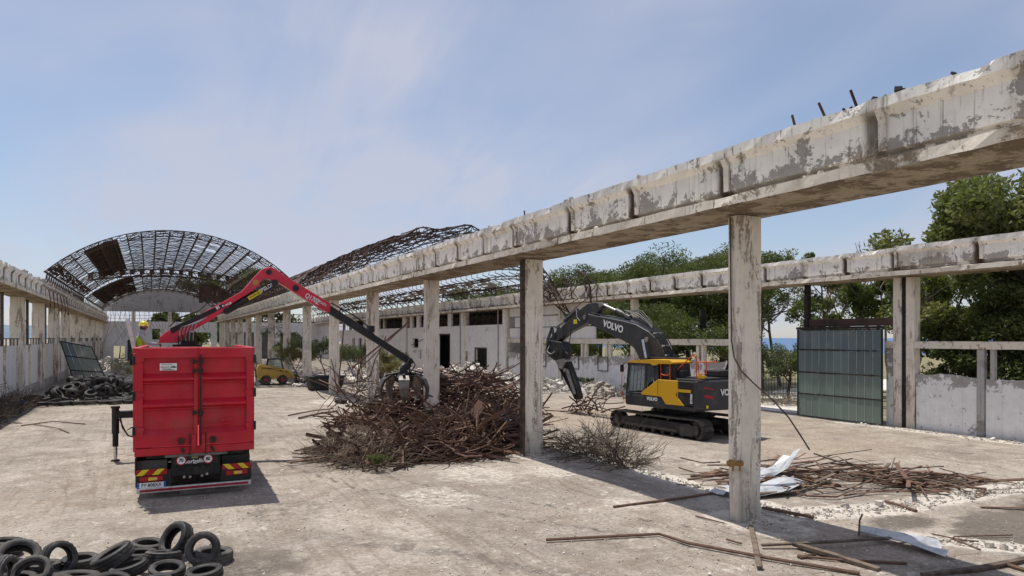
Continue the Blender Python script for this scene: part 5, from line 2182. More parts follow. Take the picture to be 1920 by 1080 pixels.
# frame posts of the cab (open inside, glazed)
for x in (CX0, CX1 - .07):
    for a, b_, w in (((3.55, 1.34), (3.42, 2.52), .09), ((2.49, 1.36), (2.46, 2.54), .10), ((1.84, 1.34), (1.88, 2.54), .16), ((3.55, 1.38), (1.82, 1.38), .10), ((3.44, 2.50), (1.86, 2.51), .10)):
        m.bar((x + .035, a[0], a[1]), (x + .035, b_[0], b_[1]), .07, w, (0, 1, 0) if abs(a[0] - b_[0]) < .3 else (0, 0, 1))
for z, y in ((1.40, 3.55), (2.50, 3.41), (1.4, 1.84), (2.5, 1.87)):
    m.bar((CX0 + .03, y, z), (CX1 - .03, y, z), .09)
m.box(CX0, CX1, 1.78, 3.5, 1.345, 1.36)
cabx = m.build('cab', M['exc_grey'], exc, bevel=.012)
side_poly([(3.57, 1.34), (3.575, 1.43), (2.66, 1.45), (2.70, 1.52), (2.53, 1.60), (2.50, 1.345)], CX0 - .004, CX0 + .05, 'door_sill', 'exc_grey', cabx)
side_poly([(3.49, 1.45), (3.40, 2.44), (2.53, 2.47), (2.55, 1.62), (2.72, 1.53)], CX0 + .02, CX0 + .03, 'door_window', 'glass', cabx, 0)
side_poly([(2.44, 1.72), (2.42, 2.46), (2.02, 2.46), (1.97, 2.0)], CX0 + .02, CX0 + .03, 'rear_window', 'glass', cabx, 0)
side_poly([(3.49, 1.45), (3.40, 2.44), (1.95, 2.46), (1.92, 1.45)], CX1 - .04, CX1 - .03, 'far_window', 'glass', cabx, 0)
m = MB()
m.add([(CX0 + .06, 3.57, 1.42), (CX1 - .06, 3.57, 1.42), (CX1 - .06, 3.43, 2.46), (CX0 + .06, 3.43, 2.46)], [(0, 1, 2, 3)])
m.build('windscreen', M['glass'], cabx)
m = MB()
for k in range(4):
    x = CX0 + .20 + k * .18
    m.tube([(x, 3.62, 1.42), (x, 3.50, 2.48)], .014, 6)
m.build('front_guard', M['black_metal'], cabx)
m = MB()
m.box(CX0 + .25, CX0 + .72, 2.2, 2.65, 1.40, 1.80)
m.box(CX0 + .25, CX0 + .72, 2.12, 2.28, 1.75, 2.35)
m.build('seat', M['seat'], cabx, bevel=.05, seg=2)
side_poly([(3.50, 2.50), (3.42, 2.60), (3.0, 2.655), (2.4, 2.69), (1.16, 2.70), (1.04, 2.62), (1.08, 2.56), (1.76, 2.55), (1.84, 2.50), (2.04, 2.48), (2.2, 2.545), (3.46, 2.545)], CX0 - .02, CX1 + .02, 'cab_roof', 'exc_yellow', cabx, .02, 2)
side_poly([(3.50, 2.66), (1.10, 2.72), (1.10, 2.78), (3.50, 2.74)], CX1 - .10, CX1 + .06, 'falling_object_guard', 'black_metal', cabx, .01)
side_poly([(1.80, 1.99), (1.80, 2.54), (1.10, 2.56), (1.02, 1.99)], CX0 + .10, CX1 - .05, 'rear_cab_box', 'dusty_black', cabx, .02)
m = MB()
m.box(CX0 + .085, CX0 + .1, 1.28, 1.52, 2.2, 2.45)
m.build('work_lamp', M['glass'], cabx)
# orange rails
m = MB()
x = CX0 - .0
for pts in ([(1.64, 2.02), (1.64, 2.57), (1.17, 2.57), (1.17, 1.99)], [(1.62, 2.20), (1.50, 2.15), (1.30, 2.15), (1.17, 2.22)]):
    m.tube([(x, y, z) for y, z in pts], .018, 8)
for pts in ([(1.10, 2.34), (.30, 2.90), (.20, 2.92), (.14, 2.86), (.14, 2.1)], [(.10, 2.66), (-.75, 2.68)], [(.08, 2.64), (.04, 2.25), (-.30, 2.28), (-.32, 2.68)]):
    m.tube([(XL + .28, y, z) for y, z in pts], .019, 8)
m.build('hand_rail', M['orange'], exc, smooth=True)
m = MB()
m.box(XL + .2, XL + .38, -.22, .04, 2.1, 2.2)
m.cyl((XL + .28, -.02, 2.18), (XL + .28, -.02, 2.26), .07, 12)
m.build('filler_cap', M['exc_yellow'], exc)
m = MB()
m.box(XL + .25, XL + .5, .78, 1.05, 2.1, 2.33)
m.build('tool_box', M['black_metal'], exc, bevel=.01)
# mirror on a thin orange stay
m = MB()
m.tube([(CX0 - .06, 3.62, 1.05), (CX0 - .1, 3.72, 1.6), (CX0 - .08, 3.70, 2.2), (CX0, 3.52, 2.42)], .014, 6)
m.build('mirror_stay', M['orange'], cabx)
m = MB()
m.box(CX0 - .18, CX0 - .02, 3.66, 3.72, 2.18, 2.46)
m.tube([(CX0 - .1, 3.69, 2.46), (CX0 - .02, 3.55, 2.55)], .02, 6)
m.build('mirror', M['black_metal'], cabx, bevel=.02)

# boom
BX0, BX1 = 1.12, 1.56
boom_pts = [(1.95, 1.55), (2.15, 1.95), (2.44, 2.7), (2.58, 2.99), (2.92, 3.41), (3.42, 3.74), (4.16, 4.03), (4.86, 4.17), (6.0, 4.34), (7.0, 4.48), (7.50, 4.57), (7.70, 4.47), (7.62, 4.27),
            (7.23, 4.08), (6.57, 3.89), (5.59, 3.57), (4.73, 3.30), (4.26, 3.06), (3.98, 2.68), (3.3, 2.0), (2.6, 1.45), (2.2, 1.36)]
boom = side_poly(boom_pts, BX0, BX1, 'boom', 'exc_grey', bevel=.02)
bd_ = Vector((0, 6.29 - 4.92, 4.10 - 3.78)).normalized()
bu = Vector((0, -bd_.z, bd_.y))
lettering('lettering', 'VOLVO', .40, basis((BX0 - .004, 5.60, 3.955), -bd_, bu), M['white'], boom, .003, 1.0, .012)
for yy, zz in ((3.5, 3.42), (7.55, 4.40), (2.15, 1.62)):
    m = MB()
    m.cyl((BX0 - .05, yy, zz), (BX1 + .05, yy, zz), .10, 16)
    m.build('pivot_pin', M['steel'], boom, smooth=True)
for x in (.90, 1.78):
    m = MB()
    m.cyl((x, 2.95, 1.35), (x, 3.30, 2.70), .105, 16)
    rc = m.build('boom_cylinder', M['exc_grey'], exc, smooth=True)
    m = MB()
    m.cyl((x, 3.30, 2.70), (x, 3.50, 3.42), .06, 14)
    m.build('cylinder_rod', M['chrome'], rc, smooth=True)
# hose bundle over the back of the boom
m = MB()
hp_ = [(2.05, 2.0), (2.36, 2.72), (2.50, 3.03), (2.84, 3.48), (3.36, 3.83), (4.1, 4.13), (4.75, 4.29)]
for k in range(6):
    m.tube([(BX0 + .05 + k * .07, y - .02 * (k % 2), z + .02 * (k % 3)) for y, z in hp_], .022, 6)
for k in range(4):
    m.tube([(BX0 + .06 + k * .1, 4.75, 4.29), (BX0 + .06 + k * .1, 5.1, 4.52 + .05 * (k % 2)), (BX0 + .06 + k * .1, 4.95, 4.62), (BX0 + .1 + k * .08, 4.2, 4.40 + .06 * k), (BX0 + .1 + k * .08, 3.6, 4.1), (BX0 + .08, 3.3, 3.85)], .02, 6)
for k in range(3):
    m.tube([(BX0 + .06 + k * .12, 4.9, 4.27), (BX0 + .06 + k * .12, 6.0, 4.42), (BX0 + .06 + k * .12, 7.2, 4.58)], .018, 6)
m.build('hydraulic_hose', M['black'], boom, smooth=True)
m = MB()
for y, z in ((2.44, 2.86), (2.62, 3.22), (3.1, 3.70)):
    m.box(BX0 - .02, BX1 + .02, y - .03, y + .03, z - .06, z + .0)
m.build('hose_clamp', M['silver'], boom)
# arm and its cylinders
arm = side_poly([(6.46, 4.96), (6.86, 5.04), (7.45, 5.0), (8.31, 4.64), (9.54, 3.97), (10.16, 3.68), (10.46, 3.44), (10.40, 3.20), (10.14, 3.20), (9.45, 3.47), (8.95, 3.72), (7.80, 4.06), (7.45, 4.20), (6.95, 4.47), (6.42, 4.76)], BX0 + .06, BX1 - .06, 'arm', 'exc_grey', bevel=.02)
m = MB()
m.cyl((1.34, 4.75, 4.30), (1.34, 5.62, 4.62), .12, 16)
ac = m.build('arm_cylinder', M['exc_grey'], exc, smooth=True)
m = MB()
m.cyl((1.34, 5.62, 4.62), (1.34, 6.50, 4.90), .065, 14)
m.cyl((1.14, 6.52, 4.90), (1.54, 6.52, 4.90), .09, 14)
m.build('cylinder_rod', M['steel'], ac, smooth=True)
m = MB()
m.cyl((1.34, 8.40, 4.74), (1.34, 9.40, 4.28), .10, 14)
bc = m.build('tool_cylinder', M['exc_grey'], exc, smooth=True)
m = MB()
m.cyl((1.34, 9.40, 4.28), (1.34, 10.15, 3.98), .055, 12)
m.build('cylinder_rod', M['steel'], bc, smooth=True)
m = MB()
for x in (1.12, 1.50):
    m.bar((x, 10.15, 3.98), (x, 10.0, 3.50), .06, .14, (0, 1, 0))
    m.bar((x, 10.15, 3.98), (x, 10.55, 3.35), .06, .14, (0, 1, 0))
m.build('tool_link', M['exc_grey'], exc)
m = MB()
m.box(BX0 + .054, BX0 + .06, 8.22, 8.50, 4.12, 4.32)
m.build('warning_sticker', M['yellow_tape'], arm)
m = MB()
m.tube([(BX0, 8.1, 4.65), (BX0 - .06, 8.0, 4.3), (BX0 - .06, 7.8, 4.15), (BX0, 7.5, 4.3), (BX0, 7.4, 4.6)], .02, 6)
m.tube([(BX0, 9.2, 4.1), (BX0 - .1, 9.1, 3.5), (BX0 - .05, 9.15, 3.0), (BX0, 9.4, 2.7)], .02, 6)
m.tube([(BX0, 8.6, 3.9), (BX0 - .12, 8.55, 3.3), (BX0 - .12, 8.65, 2.75), (BX0 - .05, 9.0, 2.85), (BX0, 9.3, 3.1)], .022, 6)
m.tube([(BX0, 10.35, 3.3), (BX0 - .15, 10.5, 2.9), (BX0 - .15, 10.2, 2.6), (BX0 - .1, 9.8, 2.75)], .022, 6, mi=0)
m.build('hydraulic_hose', M['black'], arm, smooth=True)
m = MB()
m.tube([(BX0 - .02, 10.3, 3.2), (BX0 - .18, 10.32, 2.85), (BX0 - .14, 10.05, 2.72), (BX0 - .1, 9.75, 2.85)], .02, 6)
m.tube([(BX0 - .04, 8.15, 4.75), (BX0 - .07, 8.05, 4.4), (BX0 - .06, 7.85, 4.25)], .018, 6)
m.build('grey_hose', M['silver'], arm, smooth=True)
# demolition shear
hd_ = side_poly([(10.62, 3.40), (10.55, 2.95), (10.35, 2.62), (9.95, 2.42), (9.30, 2.55), (9.15, 2.85), (9.38, 3.30), (9.9, 3.35)], BX0 - .06, BX1 + .06, 'shear_head', 'black_metal', bevel=.05, seg=2)
for yy, zz, rr_ in ((10.3, 3.28, .12), (9.75, 2.80, .22), (10.35, 2.9, .08)):
    m = MB()
    m.cyl((BX0 - .1, yy, zz), (BX1 + .1, yy, zz), rr_, 18)
    m.build('pivot_pin', M['dusty_black'], hd_, smooth=True)
side_poly([(9.98, 2.44), (9.30, 2.56), (9.05, 2.42), (9.35, 2.02), (9.62, 2.08)], BX0 + .0, BX1 - .0, 'shear_collar', M['steel'], bevel=.03)
up_jaw = side_poly([(9.66, 2.12), (9.42, 2.14), (9.15, 1.66), (8.72, 1.06), (8.42, .70), (8.36, .72), (8.55, 1.10), (8.80, 1.36), (9.15, 1.9)], BX0 + .04, BX0 + .20, 'upper_jaw', M['dusty_black'], bevel=.02)
side_poly([(9.40, 2.16), (9.06, 2.40), (8.86, 2.10), (8.44, 1.40), (8.16, .84), (8.26, .70), (8.46, .80), (8.75, 1.25), (9.05, 1.72)], BX0 + .12, BX1 - .06, 'lower_jaw', M['dusty_black'], bevel=.02)
side_poly([(9.15, 2.02), (8.95, 2.05), (8.60, 1.45), (8.35, .95), (8.45, .92), (8.72, 1.34)], BX0 + .02, BX0 + .12, 'blade', M['steel'], bevel=.008)
m = MB()
m.cyl((BX0 - .02, 9.12, 2.0), (BX0 + .30, 9.12, 2.0), .09, 14)
m.build('jaw_pin', M['steel'], up_jaw, smooth=True)

# ------------------------------------------------------------------ skid-steer loader
sk = thing('skid_steer_loader', 'small yellow skid-steer loader parked beside the far columns', 'loader', (8.35, 54.6, 0), R(-6))
# local: x forward (to the right in view), y left, z up
m = MB()
m.prism([(-1.25, .42), (-1.30, 1.05), (-1.15, 1.45), (-.75, 1.40), (-.55, 1.18), (1.05, .98), (1.2, .80), (1.15, .42)], 'y', -.62, .62)
skb = m.build('body', M['skid_yellow'], sk, bevel=.04, seg=2)
m = MB()
m.prism([(-.55, 1.16), (-.42, 1.88), (.42, 1.88), (.62, .98)], 'y', -.5, .5)
m.build('cab', M['glass'], sk, bevel=.03)
m = MB()
m.box(-.55, .50, -.55, .55, 1.86, 1.96)
for a, b_ in (((-.58, 1.14), (-.45, 1.88)), ((.66, .98), (.46, 1.88))):
    for y in (-.51, .51):
        m.bar((a[0], y, a[1]), (b_[0], y, b_[1]), .08)
m.build('cab_frame', M['dusty_black'], sk, bevel=.02)
m = MB()
for y in (-.64, .64):
    m.bar((-1.1, y, 1.45), (.95, y, 1.0), .10, .16)
    m.bar((.95, y, 1.0), (1.45, y, .45), .10, .16)
m.build('lift_arm', M['skid_yellow'], sk, bevel=.02)
m = MB()
m.box(-.95, .4, -.697, -.692, 1.21, 1.25)
m.build('black_stripe', M['black'], sk)
WS = tyre_mesh(.36, .19, .26, 12)
hb = MB()
hb.lathe([(0, .10), (.12, .11), (.19, .06), (.19, -.08), (0, -.08)], 16, closed=False)
HB = hb.mesh('hub', worn('red_hub', (.32, .07, .05), (.2, .06, .05), 5), smooth=True)
for x in (-.62, .55):
    for y, s in ((-.75, 1), (.75, -1)):
        w_ = put('wheel', WS, sk)
        w_.location = (x, y, .36)
        w_.rotation_euler = (R(90) * s, 0, 0)
        put('hub', HB, w_)
m = MB()
m.prism([(1.45, .12), (2.25, .08), (2.30, .16), (1.62, .22), (1.60, .72), (1.45, .75)], 'y', -.85, .85)
m.build('bucket', M['track'], sk, bevel=.015)
m = MB()
m.box(-1.36, -1.28, -.55, .55, .5, 1.2)
m.build('rear_grille', M['dusty_black'], sk, bevel=.02)
m = MB()
for x_, l_ in ((.35, .10), (.50, .05), (.78, .09)):
    m.box(x_, x_ + l_, -.697, -.692, 1.06 - x_ * .2, 1.15 - x_ * .2)
m.build('dark_marking', M['black'], sk)
# ------------------------------------------------------------------ tyres: near heap and far heap
def tyre(loc, rot, k, label, group):
    o = put('tyre', TYRES[k % 4])
    o.location = loc
    o.rotation_euler = rot
    return tag(o, label, 'tyre', group)


G1 = 'tyres dumped in the near left corner'
# (u, v of centre in the survey photo, height, rot x, rot y, rot z, mesh, label)
NEAR = [
    (380, 1021, .31, R(72), R(10), R(-28), 1, 'black tyre standing upright on the near heap, facing the camera, rightmost upright one'),
    (330, 1004, .30, R(58), R(-14), R(-52), 2, 'black tyre propped steeply at the back right of the near heap'),
    (277, 1016, .11, R(4), R(6), 0, 0, None),
    (306, 1035, .12, R(-6), R(8), .3, 3, None),
    (399, 1034, .11, R(2), R(4), .5, 2, None),
    (383, 1068, .12, R(-3), R(-4), .9, 1, 'black tyre lying flat at the front right end of the near heap'),
    (313, 1063, .12, R(5), R(-8), 1.3, 0, None),
    (242, 1058, .14, R(-10), R(6), 2.0, 3, None),
    (211, 1036, .27, R(-4), R(-26), R(8), 2, 'black tyre with blocky tread tilted on edge in the middle of the near heap'),
    (262, 1034, .10, 0, R(4), .2, 1, None),
    (110, 1040, .30, R(74), R(20), R(38), 3, 'black tyre standing on its tread near the left of the near heap, hole visible'),
    (150, 1045, .11, R(3), 0, .7, 0, None),
    (142, 1080, .13, R(-6), R(6), 0, 2, None),
    (206, 1086, .14, R(6), R(-5), 1, 1, None),
    (286, 1088, .13, R(-5), R(3), 2, 0, None),
    (34, 1037, .33, R(24), R(26), R(-30), 2, 'black tyre sagging over others at the left edge of the near heap'),
    (8, 1024, .11, R(3), R(-4), 0, 0, None),
    (8, 1014, .31, R(3), R(5), 1.0, 3, None),
    (10, 1068, .30, R(88), R(5), R(70), 1, 'black tyre seen tread-on at the left picture edge'),
    (58, 1068, .28, R(38), R(-22), R(10), 3, None),
    (92, 1092, .13, R(5), R(6), 0, 2, None),
    (80, 1056, .11, 0, R(5), 1, 0, None),
    (30, 1082, .11, R(4), 0, 1, 1, None),
    (355, 1102, .12, 0, 0, 0, 2, None),
    (245, 1112, .12, 0, 0, 1, 3, None),
    (150, 1118, .12, 0, 0, 2, 0, None),
    (45, 1110, .12, 0, 0, 2, 1, None),
]
for (u, v, z, rx, ry, rz, k, lab) in NEAR:
    p = gp(u, v + 8, z * .84)
    tyre(p, (rx, ry, rz), k, lab or 'black car tyre lying in the heap in the near left corner', G1).scale = (.82 + .04 * (k % 3),) * 3
G2 = 'tyres heaped by the left wall'
tr_ = random.Random(42)
for layer in range(4):
    n = (58, 44, 26, 10)[layer]
    for i in range(n):
        for _ in range(30):
            a = tr_.uniform(0, 2 * math.pi)
            q = math.sqrt(tr_.random()) * (1 - .20 * layer)
            x = -2.85 + 3.15 * q * math.cos(a) + (0.15 * layer)
            y = 46.6 + 4.3 * q * math.sin(a)
            if x > -6.0:
                break
        z = .12 + layer * .30 + tr_.uniform(-.03, .10)
        tl_ = R(8) if layer == 0 else R(38)
        rx, ry = tr_.gauss(0, tl_), tr_.gauss(0, tl_)
        if tr_.random() < .16 and layer:
            rx = R(tr_.uniform(55, 85))
            z += .12
        o = tyre((x, y, z), (rx, ry, tr_.uniform(0, 6.3)), tr_.randrange(4), 'black tyre in the large heap beside the left wall', G2)
        s = tr_.uniform(.92, 1.12)
        o.scale = (s, s, s)
for i in range(9):
    o = tyre((-4.9 + i * .56 + tr_.uniform(-.05, .05), 42.3 - .06 * i + tr_.uniform(-.1, .1), .13), (R(tr_.uniform(-6, 6)), R(tr_.uniform(-6, 6)), 0), i, 'black tyre laid flat in the front row of the large heap by the left wall', 'front row of the far tyre heap')
o = tyre(gp(639, 752, .13), (R(5), R(6), 0), 2, 'lone black tyre lying beside the scrap heap at its far left', None)


# ------------------------------------------------------------------ scrap heaps
sr = random.Random(101)


def rod_pts(c, L, incl, az, bends, r):
    """a bent bar about centre c"""
    d = Vector((math.cos(az) * math.cos(incl), math.sin(az) * math.cos(incl), math.sin(incl)))
    side = Vector((-math.sin(az), math.cos(az), 0))
    upv = d.cross(side)
    pts = []
    k1, k2 = r.gauss(0, .5), r.gauss(0, .3)
    n = bends + 1
    for i in range(n + 1):
        t = i / n - .5
        pts.append(Vector(c) + d * (t * L) + side * (k1 * L * (t * t - .08)) + upv * (k2 * L * (t * t - .08)) + Vector((r.gauss(0, .03), r.gauss(0, .03), r.gauss(0, .03))) * (L * .35))
    for p in pts:
        p.z = max(p.z, .02)
    return pts


def rod_mesh(mb, pts, r, kind):
    if kind == 0:
        mb.tube(pts, r * .7, 5)
    elif kind == 1:     # angle bar: two thin strips
        for a, b_ in zip(pts[:-1], pts[1:]):
            mb.bar(a, b_, r * 2.6, r * .5)
            mb.bar(a + Vector((0, 0, r)), b_ + Vector((0, 0, r)), r * .5, r * 2.2)
    else:               # flat strip
        for a, b_ in zip(pts[:-1], pts[1:]):
            mb.bar(a, b_, r * 2.8, r * .7, (sr.uniform(-1, 1), sr.uniform(-1, 1), 1))


def heap_h(x, y, H):
    h = 0
    for (cx, cy, rx, ry, hh, rot) in H:
        c, s = math.cos(rot), math.sin(rot)
        dx, dy = x - cx, y - cy
        a, b_ = (dx * c + dy * s) / rx, (-dx * s + dy * c) / ry
        q = a * a + b_ * b_
        if q < 1:
            h = max(h, hh * (1 - q) ** .6)
    return h


FRONT = [(7.3, 19.6, 2.8, 1.6, 0.72, -.10), (9.2, 20.5, 2.1, 1.9, 1.05, 0.1), (5.9, 20.4, 1.4, 1.2, 0.5, 0)]
BACK = [(11.9, 28.2, 3.9, 2.2, 2.1, .10), (8.5, 27.0, 2.2, 1.7, .62, 0), (13.4, 27.6, 2.0, 1.6, 1.0, .2), (11.5, 23.8, 1.7, 1.4, 0.75, 0)]


def make_heap(H, bounds, n_mass, n_single, name, label, glabel, group, seed):
    r = random.Random(seed)
    mass = MB()
    cnt = 0
    singles = []
    tries = 0
    while cnt < n_mass + n_single and tries < 60000:
        tries += 1
        x, y = r.uniform(bounds[0], bounds[1]), r.uniform(bounds[2], bounds[3])
        h = heap_h(x, y, H)
        if h < .08:
            continue
        single = cnt >= n_mass
        fz = r.uniform(.75, 1.02) if single else (r.random() ** .55)
        z = h * fz
        L = r.uniform(.9, 2.6) if not single else r.uniform(1.6, 3.3)
        incl = r.gauss(0, .24 + .12 * fz)
        if r.random() < .07:
            incl = r.uniform(-1.1, 1.1)
        az = r.uniform(0, 2 * math.pi)
        if r.random() < .45:
            az = r.gauss(.15, .35)
        pts = rod_pts((x, y, z), L, incl, az, r.choice((2, 3, 4, 5)), r)
        rad = r.choice((.012, .016, .021, .028, .040))
        kind = r.choice((0, 0, 0, 1, 2))
        if single:
            m = MB()
            rod_mesh(m, pts, rad * 1.1, kind)
            o = m.build('rusty_bar', M['scrap'])
            tag(o, glabel, 'bar', group)
        else:
            rod_mesh(mass, pts, rad, kind)
        cnt += 1
    # crushed plates and bits of lattice girder in the tangle
    for k in range(46):
        for _ in range(200):
            x, y = r.uniform(bounds[0], bounds[1]), r.uniform(bounds[2], bounds[3])
            h = heap_h(x, y, H)
            if h > .2:
                break
        c = Vector((x, y, h * r.uniform(.5, 1.0)))
        a = Vector((r.gauss(0, 1), r.gauss(0, 1), r.gauss(0, .4))).normalized()
        b2_ = a.cross(Vector((r.gauss(0, .3), r.gauss(0, .3), 1))).normalized()
        if k % 3:
            L_, w_ = r.uniform(.3, .8), r.uniform(.08, .25)
            f = a.cross(b2_) * r.uniform(-.12, .12)
            q = [c - a * L_ - b2_ * w_, c - b2_ * w_ + f, c + b2_ * w_ + f, c - a * L_ + b2_ * w_, c + a * L_ - b2_ * w_, c + a * L_ + b2_ * w_]
            mass.add([Vector((p.x, p.y, max(.02, p.z))) for p in q], [(0, 1, 2, 3), (1, 4, 5, 2)])
        else:
            L_ = r.uniform(.7, 1.4)
            p0, p1 = c - a * L_, c + a * L_
            up_ = b2_ * .22
            for s_ in (0, 1):
                mass.bar(p0 + up_ * s_, p1 + up_ * s_, .03)
            for j in range(6):
                mass.bar(p0.lerp(p1, j / 6) + up_ * (j % 2), p0.lerp(p1, (j + 1) / 6) + up_ * ((j + 1) % 2), .018)
    o = mass.build(name, M['scrap'], recalc=False)
    return tag(o, label, 'scrap heap', None, 'stuff')


make_heap(FRONT, (4, 12, 17, 24), 820, 60, 'scrap_heap', 'low tangled heap of rusty bars in front between the second and third columns', 'bent rusty bar lying on top of the near scrap heap', 'bars on the near scrap heap', 7)
make_heap(BACK, (5, 17, 22, 31), 950, 60, 'scrap_heap', 'taller tangled heap of rusty bars behind the third column', 'bent rusty bar sticking out of the farther scrap heap', 'bars on the farther scrap heap', 8)
# wiry cage of thin bars rising left of the grapple
m = MB()
r5 = random.Random(55)
cage0 = Vector((7.7, 28.6, 0))
for k in range(70):
    p = cage0 + Vector((r5.gauss(0, .38), r5.gauss(0, .4), r5.uniform(.2, 1.9)))
    pts = [p]
    d = Vector((r5.gauss(0, .4), r5.gauss(0, .4), r5.gauss(.1, .5)))
    for j in range(4):
        d = (d + Vector((r5.gauss(0, .25), r5.gauss(0, .25), r5.gauss(0, .2))))
        p = p + d * .30
        p.z = max(.02, p.z)
        pts.append(p.copy())
    m.tube(pts, r5.choice((.012, .016, .022)), 5)
o = m.build('wire_tangle', M['scrap'], recalc=False)
tag(o, 'upright tangle of thin rusty wire left of the grapple', 'wire')
for (a, b_, r0, lab) in ((onX(646, 590, 8.9), onX(632, 742, 8.9), .035, 'slender rusty pole leaning upright beside the fourth column'),
                         (gp(598, 712, .9), gp(680, 752, .15), .04, 'dark bar slanting down from the fifth column to the scrap'),
                         (onY(660, 690, 29.5), onY(760, 610, 29.5), .045, 'long thin bar rising aslant behind the crane telescope'),
                         (onY(670, 696, 29.0), onY(765, 604, 29.3), .03, 'thinner bar running alongside the slanting one behind the telescope'),
                         (gp(560, 784, .04), gp(632, 771, .10), .05, 'pale weathered beam lying on the ground left of the scrap heap'),
                         (gp(540, 779, .03), gp(625, 766, .04), .03, 'thin dark bar lying on the ground left of the scrap heap'),
                         (onX(1015, 765, 11.5), onX(1035, 737, 11.5), .03, 'short bar poking up right of the second column')):
    m = MB()
    mid = (a + b_) / 2 + Vector((.04, 0, .05))
    m.tube([a, mid, b_], r0, 6)
    o = m.build('rusty_bar', M['scrap'] if 'weathered' not in lab else M['wood'])
    tag(o, lab, 'bar')
# twisted bundle held by the shear
r6 = random.Random(66)
m = MB()
c6 = onX(1095, 765, 17.9)
for k in range(30):
    a = Vector((r6.gauss(0, .25), r6.uniform(-.9, .9), r6.uniform(.05, .45)))
    pts = [a]
    d = Vector((r6.gauss(0, .2), r6.choice((-1, 1)) * r6.uniform(.15, .42), r6.gauss(0, .18)))
    for j in range(3):
        a = a + d
        d = d + Vector((r6.gauss(0, .15), r6.gauss(0, .2), r6.gauss(-.05, .2)))
        a.z = max(.03, a.z)
        pts.append(a.copy())
    m.tube([p + Vector((c6.x, c6.y, 0)) for p in pts], r6.choice((.018, .025, .034)), 5)
for (p0, p1, p2) in (((0, -.2, .5), (0, .7, .6), (0, .95, 1.3)), ((0, -.3, .8), (.1, -.8, .5), (0, -1.1, .2)), ((0, .3, .6), (0, .6, .4), (0, .75, 1.1))):
    m.tube([Vector(p) + Vector((c6.x, c6.y, 0)) for p in (p0, p1, p2)], .04, 5)
o = m.build('bar_bundle', M['scrap'], recalc=False)
tag(o, 'twisted bundle of rusty bars on the ground under the shear', 'scrap bundle')

# ------------------------------------------------------------------ flat pile of steel laths and timber, right foreground
r7 = random.Random(202)
for k in range(120):
    t = r7.random()
    base = Vector((12.6, 12.4, 0)).lerp(Vector((17.2, 10.0, 0)), t)
    wid = .85 if .1 < t < .8 else .45
    c = base + Vector((r7.gauss(0, .55), r7.gauss(0, wid), 0))
    h = .40 * max(0, 1 - abs(t - .48) / .55)
    L = r7.uniform(.8, 2.9)
    az = r7.gauss(-.42, .38) + (math.pi / 2 * .9 if r7.random() < .12 else 0)
    z = r7.uniform(.02, max(.05, h))
    pts = rod_pts((c.x, c.y, z), L, r7.gauss(0, .07), az, r7.choice((1, 2)), r7)
    pts = [Vector((p.x, p.y, max(.015, p.z))) for p in pts]
    m = MB()
    w = r7.choice((.03, .045, .06, .09))
    for a, b_ in zip(pts[:-1], pts[1:]):
        m.bar(a, b_, w, r7.choice((.012, .02, .03)), (r7.gauss(0, .3), r7.gauss(0, .3), 1))
    o = m.build('rusty_strip', M['scrap'] if r7.random() < .72 else M['wood'])
    tag(o, 'rusty strip in the low flat pile right of the nearest column', 'strip', 'strips in the flat pile')
# bent galvanised sheets


def bent_sheet(ptsL, ptsR, label, name='metal_sheet'):
    m = MB()
    n = len(ptsL)
    vs = []
    for a, b_ in zip(ptsL, ptsR):
        a, b_ = Vector(a), Vector(b_)
        for j in range(5):
            vs.append(a.lerp(b_, j / 4) + Vector((.03 * math.sin(j * 3.7 + a.y * 3), .03 * math.sin(j * 2.9 + a.x * 4), .045 * math.sin(j * 2.1 + a.x * 5) + .045)))
    top = vs
    bot = [v - Vector((0, 0, .008)) for v in vs]
    fs = []
    N_ = len(vs)
    for i in range(n - 1):
        for j in range(4):
            a = i * 5 + j
            fs.append((a, a + 1, a + 6, a + 5))
            fs.append((a + N_, a + 5 + N_, a + 6 + N_, a + 1 + N_))
    m.add(top + bot, fs)
    o = m.build(name, M['galv'], recalc=False)
    return tag(o, label, 'metal sheet')


bent_sheet([gp(905, 792, .75), gp(935, 780, .85), gp(965, 782, .75)], [gp(908, 800, .7), gp(938, 790, .72), gp(968, 792, .65)], 'pale blue-grey sheet scrap lying in the scrap heap left of the second column')
P0 = gp(1434, 900)
bent_sheet([(12.2, 12.2, .05), (12.7, 12.3, .20), (13.2, 12.3, .30), (13.6, 12.25, .26), (13.85, 12.2, .42)], [(12.35, 11.7, .03), (12.8, 11.8, .10), (13.3, 11.85, .16), (13.75, 11.85, .24), (14.10, 11.75, .74)], 'bent galvanised sheet with an upturned corner on the flat pile')
bent_sheet([(11.5, 11.75, .05), (12.3, 11.55, .10), (13.3, 11.55, .22)], [(11.65, 10.75, .03), (12.5, 10.75, .05), (13.35, 10.95, .16)], 'flat galvanised sheet lying beneath the upturned one')
bent_sheet([(11.15, 11.75, .03), (11.0, 11.2, .09)], [(11.55, 11.6, .03), (11.4, 11.1, .05)], 'small grey sheet scrap left of the nearest column')
a, b_, c_, d_ = gp(1600, 993), gp(1700, 1000), gp(1778, 1047), gp(1640, 1010)
bent_sheet([gp(1608, 988, .10), gp(1690, 1003, .16), gp(1760, 1022, .06)], [gp(1612, 1006, .03), gp(1700, 1026, .05), gp(1778, 1048, .03)], 'crumpled galvanised sheet among boards in the near right corner')
